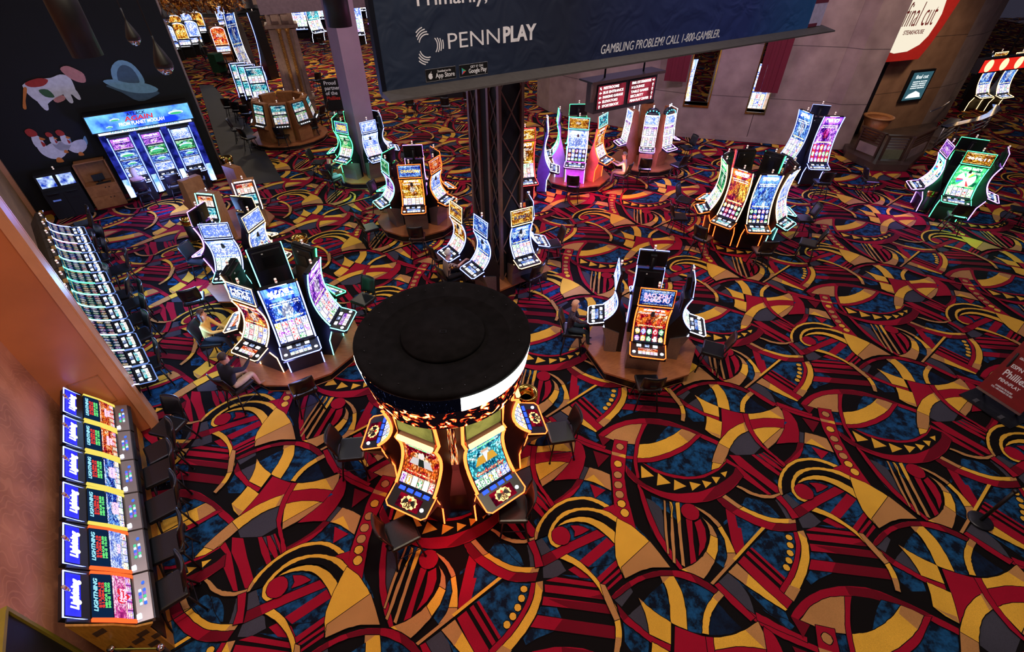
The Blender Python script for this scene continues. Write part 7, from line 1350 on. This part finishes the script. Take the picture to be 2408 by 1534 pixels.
m = MB(); m.add([(.15, -.11, .1), (1.2, -.11, .1), (1.05, -.11, .3), (.7, -.11, .42), (.3, -.11, .28)], [(0, 1, 2, 3, 4)], WL2); m.build('plate_picture', pn)
# hanging oval sign
P0 = R0-RV*.7; og = lambda x, y: onwall(x, y, P0, P0+RU)
fs_ = empty('oval_sign', (P0.x, P0.y, 0), rzr2, 'red sign with cream oval reading final cut steakhouse', 'sign')
def og_poly(pts, y0, y1, mat, nm, par):
    q = [og(*p) for p in pts]; n = len(q); m = MB(); m.add([(a, y0, z) for a, z in q]+[(a, y1, z) for a, z in q], [list(range(n)), [n+i for i in range(n)][::-1]]+[[i, n+i, n+(i+1) % n, (i+1) % n] for i in range(n)], mat); return m.build(nm, par)
RS = pbr('sign_red', (176, 36, 28), .5, emit=(176, 36, 28), es=.15); CRM = glow('sign_cream', (250, 238, 214), 1.0)
og_poly([(2060, 148), (2110, 144), (2159, 139), (2185, 108), (2215, 66), (2262, -6), (2310, -80), (2250, -170), (2150, -190), (2080, -80)], 0, .3, RS, 'panel', fs_)
cx0, cz0 = og(2158, 30); cr_ = og(2095, 130); ov = MB(); n = 36
q = [og(*p) for p in ((2225, 0), (2214, 32), (2200, 57), (2182, 84), (2161, 105), (2132, 121), (2101, 126), (2078, 119), (2060, 95), (2060, 50), (2080, 0), (2110, -50), (2150, -85), (2195, -85), (2224, -48), (2228, -24))]; n = len(q)
ov.add([(a, -.02, z) for a, z in q], [list(range(n))], CRM); ovl = ov.build('cream_oval', fs_)
SR = pbr('script_maroon', (120, 24, 20), .6)
a_, za = og(2118, 62); b_, zb_ = og(2208, 20); m = MB(); lx = b_-a_
m1, mz = og(2164, 36); text_mb(m, 'final cut', Matrix.Translation((m1, -.03, mz)) @ Matrix.Rotation(math.pi/2, 4, 'X'), 1.35, SR, fit=lx*.98, bold=-.008, sh=.1); m.build('lettering', ovl)
m2, mz2 = og(2147, 76); m = MB(); text_mb(m, 'STEAKHOUSE', Matrix.Translation((m2, -.03, mz2)) @ Matrix.Rotation(math.pi/2, 4, 'X'), .24, SR, fit=lx*.66, bold=.01); m.build('lettering', ovl)
# raised entry platform with slatted rails
SLT = pbr('rail_bronze', (92, 70, 56), .3, .5); TILE2 = pbr('entry_tile', (74, 58, 50), .35, 0, .25, 2); FROST = pbr('frosted_glass', (110, 112, 80), .3)
pf_ = [at(x, y, .35) for x, y in ((1992, 352), (2018, 366), (2058, 384), (2140, 386), (2180, 350))]
m = MB(); m.slab([(p.x, p.y) for p in (pf_[0], pf_[1], pf_[2], pf_[3], pf_[4])]+[(23.6, 27.6), (R0.x-1, R0.y-.6)], 0, .30, TILE2); struct(m.build('floor_entry_platform'))
def rail(x0, y0, x1, y1, lab, solid):
    a, b = at(x0, y0, .1), at(x1, y1, .1); d = b-a; d.z = 0; Ln = d.length; r = empty('slatted_rail', (a.x, a.y, .30), math.atan2(d.y, d.x), lab, 'railing', 'slatted rails of the entrance')
    for x in (0, Ln-.08): m = MB(); m.box((x, -.04, 0), (x+.08, .04, 1.05), SLT); m.build('post', r)
    m = MB(); m.box((-.05, -.08, 1.05), (Ln+.05, .08, 1.12), SLT); m.build('top_rail', r)
    m = MB(); m.box((.1, -.01, .05), (Ln-.1, .01, .48), FROST if solid else STONE); m.build('panel', r)
    for k in range(4): m = MB(); m.box((.08, -.02, .56+.12*k), (Ln-.08, .02, .62+.12*k), SIL if solid else WOODD); m.build('slat', r)
rail(2003, 362, 2052, 382, 'slatted rail with stone panel next to the pier', False); rail(2060, 386, 2112, 388, 'slatted rail with frosted panel facing the carpet', True); rail(2118, 390, 2165, 366, 'slatted rail turning back beside the steps', False)
# round host stand
h0_ = at(2068, 272, 1.45); hs = empty('host_stand', (h0_.x, h0_.y, .30), 0, 'round topped fluted host stand on the entrance platform', 'stand')
m = MB(); m.lathe([(.34, 0), (.42, .5), (.62, 1.08)], WOODR, n=30); m.build('body', hs); m = MB(); m.lathe([(.55, 1.02), (.66, 1.08), (.68, 1.14), (.58, 1.16), (.52, 1.06), (0, 1.05)], WOOD, n=30); m.build('top', hs)
# steps and curved chrome rail
for k in range(3):
    a = at(2188+k*6, 352-10*k, .1); b = at(2248+k*4, 305-8*k, .1); d = b-a; m = MB(); quadbox(m, Vector((a.x, a.y, 0)), Vector((d.x, d.y, 0)), Vector((-d.y, d.x, 0)).normalized()*.5, 0, .10*(k+1), TILE2); struct(m.build('trim_%d' % (k+5)))
cv_ = [at(x, y, 1.05) for x, y in ((2222, 298), (2262, 288), (2300, 280), (2330, 268), (2345, 255), (2342, 246))]
r = empty('curved_rail', (cv_[0].x, cv_[0].y, 0), 0, 'curved chrome handrail sweeping round the steps', 'railing'); o = Vector((cv_[0].x, cv_[0].y, 0))
m = MB()
for p, q in zip(cv_, cv_[1:]):
    d = (q-p); nn = Vector((-d.y, d.x, 0)).normalized()*.16; m.add([tuple(p-nn-o), tuple(q-nn-o), tuple(q+nn-o), tuple(p+nn-o)]+[tuple(p-nn-o-ZV*.06), tuple(q-nn-o-ZV*.06), tuple(q+nn-o-ZV*.06), tuple(p+nn-o-ZV*.06)], [(0, 1, 2, 3), (7, 6, 5, 4), (0, 4, 5, 1), (2, 6, 7, 3)], CHR)
m.build('top_rail', r)
for p in cv_: m = MB(); m.tube([(p.x-o.x, p.y-o.y, 0), (p.x-o.x, p.y-o.y, 1.0)], .03, SIL, n=6); m.build('post', r)
for k in range(3):
    m = MB(); m.tube([(p.x-o.x, p.y-o.y, .25+.22*k) for p in cv_], .02, SIL, n=5); m.build('lower_rail', r)
m = MB(); q = [at(x, y, 1.3) for x, y in ((2186, 262), (2210, 252), (2228, 240), (2240, 228))]; m.tube([tuple(p-RV*.05) for p in q], .03, CHR, n=6); t_ = m.build('wall_handrail'); tag(t_, 'chrome handrail fixed to the curved stone wall', 'handrail')
# far right machines: discs sign bank
bp_ = at(2350, 222); bx = Vector((33.5, 38.5, 0)); rzx = math.atan2(-_rt.y, -_rt.x)
for k, (px, py, lab) in enumerate(((2322, 205, 'tall gold disc slot machine seen beyond the curved handrail'), (2370, 205, 'tall gold disc slot machine at the picture edge beyond the handrail'))):
    p = at(px, py, 1.4); jmachine('slot_machine', (p.x, p.y+.8, 0), math.radians(20), lab, 'gold disc machines', mono=S('blue', 1.2, split=.3), top=S('gold', 1.0, title=1, split=.02), ledc='gold', w=1.1, h=3.1)
p = at(2362, 150, 3.6); sg = empty('marquee_sign', (p.x, p.y, 3.3), math.radians(20), 'long red lit marquee with round gold discs above the disc machines', 'sign')
m = MB(); m.box((-1.8, -.1, 0), (1.8, .2, .62), BLK); m.build('casing', sg); m = MB(); flatpic(m, -1.75, 1.75, .05, .57, -.105, glow('marquee_red', (220, 40, 30), 1.2)); fc = m.build('face', sg)
for x in (-1.25, -.2, .85): m = MB(); m.add([(x+.26*math.cos(2*math.pi*i/20), -.11, .31+.26*math.sin(2*math.pi*i/20)) for i in range(20)], [list(range(20))], glow('disc_cream', (255, 220, 170), 1.5)); m.build('disc', fc)
m = MB(); m.tube([(0, .05, .6), (0, .05, 6)], .05, BLK, n=6); m.build('hanger', sg)
for k, (px, py) in enumerate(((2300, 172), (2288, 190))):
    p = at(px, py, 1.0); reel_machine('slot_machine', (p.x, p.y, 0), math.radians(25), ('blue reel machine beside the gold disc machines', 'second blue reel machine by the curved wall edge')[k], 'reel machines by the curved wall', [S('blue', 1.3), S('pale', 1.3, title=1, split=.02)], h=2.2)
# ---------------------------------------------------------------- foam board poster and rope post in the lower right
A_ = at(2297, 912, .25); B_ = at(2392, 974, .25); d = B_-A_; d.z = 0; ang = math.atan2(d.y, d.x)
ps = empty('poster_stand', (A_.x, A_.y, 0), ang, 'tilted red sportsbook poster on a black stand', 'poster'); PL = d.length*1.05
Mx = Matrix.Translation((0, 0, .28)) @ Matrix.Rotation(math.radians(-12), 4, 'X')
RP2 = pbr('poster_red', (122, 22, 26), .5)
m = MB(); m.box((0, -.01, 0), (PL, .02, 1.75), RP2, Mx); pb = m.build('board', ps); m = MB(); m.box((-.01, -.025, -.03), (PL+.01, .03, .02), SIL, Mx); m.build('bottom_edge', ps)
for t_, z, s_, ft, x in (('HOLLYWOOD', 1.30, .16, .60, .5), ('Casino', 1.16, .12, .3, .52), ('GRANTVILLE  HARRISBURG', 1.02, .07, .62, .5), ('ESPN BET', .80, .12, .48, .42), ('Phillies', .60, .22, .50, .42), ('PENNPLAY', .42, .10, .46, .42), ('GAMBLING PROBLEM?', .27, .055, .38, .42), ('CALL 1-800-GAMBLER FOR HELP.', .21, .055, .48, .42)):
    m = MB(); text_mb(m, t_, Mx @ XR(x*PL/1.0, -.016, z), s_, WF, fit=ft*PL, bold=.015); m.build('lettering', pb)
m = MB(); m.box((-.1, -.25, 0), (PL+.1, .75, .02), GUN); m.build('base_plate', ps); m = MB(); m.tube([(.1, .3, 0), (.12, .1, 1.4)], .025, BLK, n=6); m.tube([(PL-.1, .3, 0), (PL-.12, .1, 1.4)], .025, BLK, n=6); m.build('strut', ps)
for x in (.15, .75): m = MB(); m.box((x*PL, -.16, .02), (x*PL+.08, -.02, .035), SIL); m.build('foot_clip', ps)
s0 = at(2305, 1225); stn = empty('rope_post', (s0.x, s0.y, 0), 0, 'black rope barrier post on round base at the carpet edge', 'barrier post')
m = MB(); m.lathe([(.20, 0), (.20, .012), (.17, .02), (.03, .035)], GUN, n=28); m.build('base', stn); m = MB(); m.tube([(0, 0, .03), (0, 0, .98)], .03, BLK, n=14); m.lathe([(.035, .97), (.04, 1.0), (.03, 1.02)], BLK, n=14); m.build('post', stn)
# belt posts and rail at the bottom left corner
a = at(258, 1524, 1.0); b = at(375, 1522, 1.0); r = empty('belt_barrier', (a.x, a.y, 0), math.atan2(b.y-a.y, b.x-a.x), 'two chrome topped belt posts joined by an olive belt near the timber stand', 'barrier'); Ln = (b-a).length
for x in (0, Ln): m = MB(); m.tube([(x, 0, 0), (x, 0, .96)], .032, BLK, n=12); m.lathe([(.042, .93), (.045, .99), (.03, 1.0)], CHR, Matrix.Translation((x, 0, 0)), 14); m.lathe([(.16, 0), (.16, .012), (.03, .03)], BLK, Matrix.Translation((x, 0, 0)), 20); m.build('post', r)
m = MB(); m.box((.03, -.004, .90), (Ln-.03, .004, .955), pbr('olive_belt', (150, 160, 70), .6)); m.build('belt', r)
fa = empty('fire_alarm_box', tuple(RB0-RDn*.32-RN*.02+ZV*(-.9)), rzr, 'small red alarm box on the figured wall by the timber stand', 'alarm box')
m = MB(); m.box((-.06, -.07, 0), (.06, .02, .16), REDM, b=.006); m.build('case', fa); m = MB(); m.box((-.02, -.075, .04), (.02, -.07, .13), BLK); m.build('handle', fa)
# ---------------------------------------------------------------- ornate column, tree, gallery beam
oc = at(708, 262); ORN = ORNW; GOLDT = pbr('gilt_plaster', (190, 136, 70), .4, .3)
col = empty('ornate_column', (oc.x, oc.y+.4, 0), .38, 'ornate cream column with twisted gilt shafts, volutes and capital', 'column')
col.scale = (.57, .57, .57)
m = MB(); m.box((-1.35, -1.2, 0), (1.35, 1.2, 1.2), ORN, b=.03); m.box((-1.5, -1.35, 1.2), (1.5, 1.35, 1.45), ORN, b=.04); m.build('pedestal', col)
m = MB(); m.box((-1.05, -.9, 1.45), (1.05, .9, 7.6), ORN); m.box((-1.25, -1.1, 1.45), (-.85, 1.0, 7.6), ORN); m.box((.85, -1.1, 1.45), (1.25, 1.0, 7.6), ORN); m.build('shaft', col)
for x in (-.32, .42):
    m = MB(); n = 120; m.lathe([(.20, 1.5), (.24, 1.6), (.17, 1.7)], GOLDT, Matrix.Translation((x, -1.05, 0)), 16)
    bm_pts = []
    for k in range(4):
        m.tube([(x+.10*math.cos(k*math.pi/2+i*.62), -1.05+.10*math.sin(k*math.pi/2+i*.62), 1.7+i*.048) for i in range(n)], .075, GOLDT, n=5)
    m.lathe([(.17, 7.4), (.3, 7.7), (.34, 7.85)], GOLDT, Matrix.Translation((x, -1.05, 0)), 12); m.build('twisted_shaft', col)
m = MB(); m.box((-1.5, -1.45, 7.7), (1.5, 1.3, 8.0), ORN, b=.05); m.box((-1.2, -1.1, 8.0), (1.2, 1.0, 10.5), ORN); m.build('capital', col)
for x in (-.45, .45):
    m = MB(); m.prism([(-1.15, 8.05), (-1.3, 8.3), (-1.2, 8.8), (-1.5, 9.2), (-1.65, 9.6), (-1.1, 9.7), (-1.05, 8.05)], x-.3, x+.3, ORN); m.build('corbel', col)
m = MB(); m.box((-1.9, -1.7, 9.7), (1.9, 1.5, 10.3), ORN, b=.05); m.build('cornice', col)
for sx in (-1, 1):
    m = MB(); m.tube([(sx*(1.35+.28*math.cos(t)*(1-t/14)), -.6, 1.9+.28*math.sin(t)*(1-t/14)+t*.0) for t in [i*.35 for i in range(28)]], .05, ORN, n=6); m.tube([(sx*1.3, -.6, 2.2), (sx*1.28, -.6, 3.0), (sx*1.2, -.6, 3.6)], .06, ORN, n=6); m.build('volute', col)
lamp('column_uplight', 'SPOT', (oc.x+.25, oc.y-1.3, .9), 60, (1, .78, .5), .08, aim=(oc.x+.25, oc.y-.2, 3.4), cone=48)
BEAMM = pbr('gallery_mauve', (120, 98, 108), .7); gb = [at(622, 30, 9.6), at(890, 14, 9.6)]
tr = at(590, 168); tree = empty('indoor_tree', (tr.x, tr.y, 0), 0, 'indoor tree with dark trunk and hanging rust brown foliage', 'tree')
BARK = pbr('bark', (40, 26, 20), .9, 0, .3, 5, .5, 20)
m = MB(); m.tube([(.8, -2.0, .3), (.6, -1.5, 1.5), (.2, -.6, 3), (-.2, .0, 4.6), (-.8, .1, 6.5)], [.8, .6, .5, .4, .25], BARK, n=12)
for k in range(7): a = k*.9; m.tube([(-.2, 0, 3.9+.2*k), (-1+1.6*math.cos(a), -2+1.6*math.sin(a), 4.9+.1*k), (-1.5+3.4*math.cos(a), -3+3.4*math.sin(a), 5.2)], [.18, .11, .04], BARK, n=6)
m.build('trunk', tree)
random.seed(8); lm = MB(); LF = [pbr('leaf_rust', (150, 84, 28), .7), pbr('leaf_brown', (92, 50, 22), .8), pbr('leaf_gold', (196, 138, 44), .7)]
for k in range(3600):
    a = random.uniform(0, 6.28); rr = 4.9*math.sqrt(random.random()); x = rr*math.cos(a)*.9-1.8; y = rr*math.sin(a)*.8-3.5; z = 4.85+random.uniform(-.45, 1.0)+.02*rr; s_ = random.uniform(.14, .34); d = Vector((random.uniform(-1, 1), random.uniform(-1, 1), random.uniform(-1.4, .1))).normalized(); e_ = d.cross(Vector((random.random(), .3, .2))).normalized()*s_*.4
    p = Vector((x, y, z)); lm.add([tuple(p-e_), tuple(p+d*s_*.5+e_*.2), tuple(p+d*s_), tuple(p+d*s_*.4-e_*1.4)], [(0, 1, 2, 3)], LF[k % 3])
o = lm.build('foliage', tree); o['kind'] = 'stuff'
lamp('tree_light', 'POINT', (tr.x-1, tr.y-9, 6.8), 160, (1, .7, .35), .3)
m = MB(); P_, Q_ = at(612, 36, 5.3), at(905, 14, 5.3); dd = Q_-P_; dd.z = 0; quadbox(m, Vector((P_.x, P_.y, 0)), dd, Vector((0, 1.2, 0)), 5.3, 6.3, BEAMM); struct(m.build('trim_1'))
# ---------------------------------------------------------------- far machines
for k, (px, py, lab) in enumerate(((408, 112, 'arched top reel machine in the nearer far row, next to the black wall'), (436, 106, 'arched top reel machine in the nearer far row, middle one'), (463, 100, 'arched top reel machine in the nearer far row, behind the walking man'), (427, 84, 'arched top reel machine in the second far row, yellow glass'), (450, 79, 'arched top reel machine in the second far row, red glass'), (474, 74, 'arched top reel machine in the second far row, outermost'), (530, 58, 'arched top reel machine beyond the tree trunk, outer'), (548, 52, 'arched top reel machine beyond the tree trunk, inner'))):
    p = at(px, py, .9); s_ = reel_machine('slot_machine', (p.x, p.y, 0), math.radians(22), lab, 'far rows of arched reel machines', [S('blue', 1.6, split=.6, title=1), S('gold' if k % 2 else 'pale', 1.6, split=.02, title=1, cell=(255, 240, 150))], w=1.15, h=2.6)
for k, (px, py, lab, pal, lc) in enumerate(((527, 118, 'brown reel machine with arched red glass beside the walking man', 'red', 0), )):
    p = at(px, py, 1.0); reel_machine('slot_machine', (p.x, p.y, 0), math.radians(25), lab, 'far rows of arched reel machines', [S('pale', 1.3), S('red', 1.5, split=.02, title=1)], w=1.1, h=2.7, body=WOODR)
p = at(552, 150, .9); jmachine('slot_machine', (p.x+1.0, p.y-1.2, 0), math.radians(75), 'dark tall slot machine outlined in red and white light below the tree', 'machines below the tree', mono=S('blue', .6), ledc='white', ledbot='red', w=1.0, h=4.2, split=False, back=None)
p = at(590, 150, .9); jmachine('slot_machine', (p.x+1.8, p.y-.6, 0), math.radians(-105), 'dark tall slot machine with one long blue light line below the tree', 'machines below the tree', mono=S('blue', .3), ledc='blue', w=1.0, h=4.2, split=False, back=None)
for k, (px, py) in enumerate(((577, 218), (594, 224), (612, 230))):
    p = at(px, py, 1.0); tiltbox_machine('slot_machine', (p.x, p.y+.3, .1), math.radians(22), ('blue lit slant machine, outer one of three near the ornate column', 'blue lit slant machine, middle one of three near the ornate column', 'blue lit slant machine, inner one of three near the ornate column')[k], 'blue lit slant machines', w=.95, h=2.5, body=WOODD, pics=[S('teal', 1.1, split=.5, title=1), S('teal', 1.1, split=.5, title=1)], ledc='blue')
    q = at(540+k*20, 252+8*k, .62); chair(q.x, q.y, math.radians(100), ('black chair before the slant machines, outermost', 'black chair before the slant machines, middle', 'black chair before the slant machines, near the poker ring')[k], 'chairs before the slant machines')
# poker ring in wood cabinets
VC = (-11.7, 26.0)
base_plate('timber_plinth', VC, 1.95, 16, 'round timber base under the ring of wood boxed poker machines', 0, .25)
for a, lab in ((-74, 'wood boxed poker machine facing the camera in the ring, green screens'), (-118, 'wood boxed poker machine of the ring nearest the slate walkway'), (-32, 'wood boxed poker machine of the ring with bright card reader'), (10, 'wood boxed poker machine of the ring on its lit flank'), (-160, 'wood boxed poker machine turned to the walkway side'), (55, 'wood boxed poker machine at the back beside the ornate column'), (98, 'wood boxed poker machine with open framed lid at the back of the ring'), (142, 'wood boxed poker machine with slatted lid at the back of the ring')):
    x, y, an = spin(VC, 1.0, a); tiltbox_machine('video_poker_machine', (x, y, .25), an+math.pi/2, lab, 'ring of wood boxed poker machines', w=.78, h=1.8, pics=[S('green', .7, split=.8, title=1), S('teal', .8, split=.3, title=1)])
for k, (px, py, rz_) in enumerate(((560, 305, 20), (585, 325, 55), (665, 322, 90), (735, 300, 120), (752, 272, 160), (760, 262, 200))):
    q = at(px, py, .62); chair(q.x, q.y, math.radians(rz_), ('black chair pulled back from the poker ring toward the walkway', 'black chair at the poker ring, walkway side', 'black chair before the green screened poker machine', 'black chair at the poker ring near the lilac pillar', 'black chair at the poker ring below the ornate column', 'black chair between the poker ring and partner sign')[k], 'chairs round the poker ring')
# partner sign easel
p = at(795, 268); sg = empty('floor_sign', (p.x, p.y, 0), .25, 'small black partners sign standing beyond the lilac pillar', 'sign')
m = MB(); m.box((-.62, -.02, .2), (.62, .03, 1.9), BLKP, Matrix.Rotation(-.1, 4, 'X')); bd = m.build('board', sg)
for i, (t_, c_) in enumerate((('Proud', WF), ('partners', WF), ('of the', WF), ('Phillies', RS))): m = MB(); text_mb(m, t_, Matrix.Rotation(-.1, 4, 'X') @ XR(-.45, -.03, 1.68-.27*i), .28, c_, align='LEFT', bold=.02); m.build('lettering', bd)
m = MB(); m.box((-.5, -.2, 0), (.5, .4, .03), GUN); m.box((-.03, 0, 0), (.03, .05, .3), GUN); m.build('base', sg)
# beyond the beam
for k, (px, py, lab, pal, lc, h_) in enumerate(((708, 62, 'tall slot machine with blue crown light seen through branches', 'pale', 'blue', 3.6), (738, 70, 'tall slot machine beside the blue crowned one', 'teal', 'white', 3.2), (735, 30, 'red and white slot machine near the gallery beam', 'red', 'amber', 2.8), (766, 38, 'bright white slot machine near the gallery beam', 'pale', 'white', 2.8), (838, 75, 'twin screened slot machine right of the lilac pillar', 'pale', 'white', 3.8), (880, 24, 'purple slot machine in the far corner beyond the pillar', 'purple', 'purple', 3), (845, 20, 'white slot machine in the far corner beyond the pillar', 'pale', 'white', 3), (882, 50, 'white reel machine next to the banner edge', 'pale', 'purple', 2.8), (905, 145, 'small dark blue lit machine at the banner edge', 'blue', 'blue', 2.2))):
    p = at(px, py, 1.0); jmachine('slot_machine', (p.x, p.y, 0), math.radians(15 if k != 1 else 60), lab, 'far machines beyond the lilac pillar', mono=S(pal, 1.5), ledc=lc, w=1.5 if p.y > 45 else .9, h=h_, split=False, back=None)
for k, (px, py, lab) in enumerate(((760, 105, 'black chair at the twin machines seen through branches'), (885, 100, 'black chair right of the lilac pillar, far back'), (745, 190, 'blue tinted chair beside the ornate column'), (908, 195, 'dark chair at the banner edge'))):
    q = at(px, py, .62); chair(q.x, q.y, math.radians(60+40*k), lab, 'far chairs')
# timber bank under the banner ledge
base_plate('timber_plinth', (-4.2, 36.6), 2.9, 14, 'round timber base glimpsed under the banner ledge', 0, .9)
for k, a in enumerate((-120, -90, -60, -30)):
    x, y, an = spin((-4.2, 36.6), 2.2, a); jmachine('slot_machine', (x, y, .9), an+math.pi/2, 'dark machine glimpsed under the ledge, %s from the banner frame' % ('first', 'second', 'third', 'fourth')[k], 'machines under the ledge', mono=S('blue', .8), ledc=('blue', 'white', 'purple', 'blue')[k], w=.8, h=2.1, split=False)
for k, (px, py) in enumerate(((965, 246), (1048, 250), (1100, 235))): q = at(px, py, .62); chair(q.x, q.y, math.radians(90), 'dark chair under the ledge, %s' % ('by the banner frame', 'in front of the timber base', 'next to the lattice column')[k], 'chairs under the ledge')
# machines glimpsed through the stone wall windows
for k, (px, py, lab) in enumerate(((1592, 222, 'blue framed machine glimpsed through the window behind the cloth banner'), (1772, 236, 'blue lit machine glimpsed through the second wall window'))):
    p = at(px, py, 1.4); jmachine('slot_machine', (p.x, p.y, 0), math.radians((10, -35)[k]), lab, 'machines beyond the wall windows', mono=S('pale', 1.4), ledc='blue', w=1.2, h=3.2, split=False, back=None)
lamp('alcove_light', 'POINT', (PA.x+4, PA.y+4, 4), 60, (.7, .5, 1), .3)
# service counter and white back wall far left
cb = at(430, 60); m = MB(); m.box((cb.x-26, cb.y+16, 0), (cb.x+4, cb.y+17, 12), pbr('pale_far_wall', (170, 160, 160), .6)); struct(m.build('wall_far'))
m = MB()
for k in range(6): m.box((cb.x-20+k*4, cb.y+14.5, 0), (cb.x-19.3+k*4, cb.y+15.2, 9), pbr('far_pier', (150, 142, 150), .6))
struct(m.build('trim_far_piers'))
ctb = MB(); ctb.box((cb.x-14, cb.y+10, 0), (cb.x+2, cb.y+11, 1.6), pbr('counter_white', (190, 186, 180), .4)); ct = ctb.build('service_counter'); tag(ct, 'long white service counter far behind the arched machines', 'counter')
lamp('counter_light', 'AREA', (cb.x-5, cb.y+10, 9), 900, (1, .9, .75), 4, aim=(cb.x-5, cb.y+10, 0))
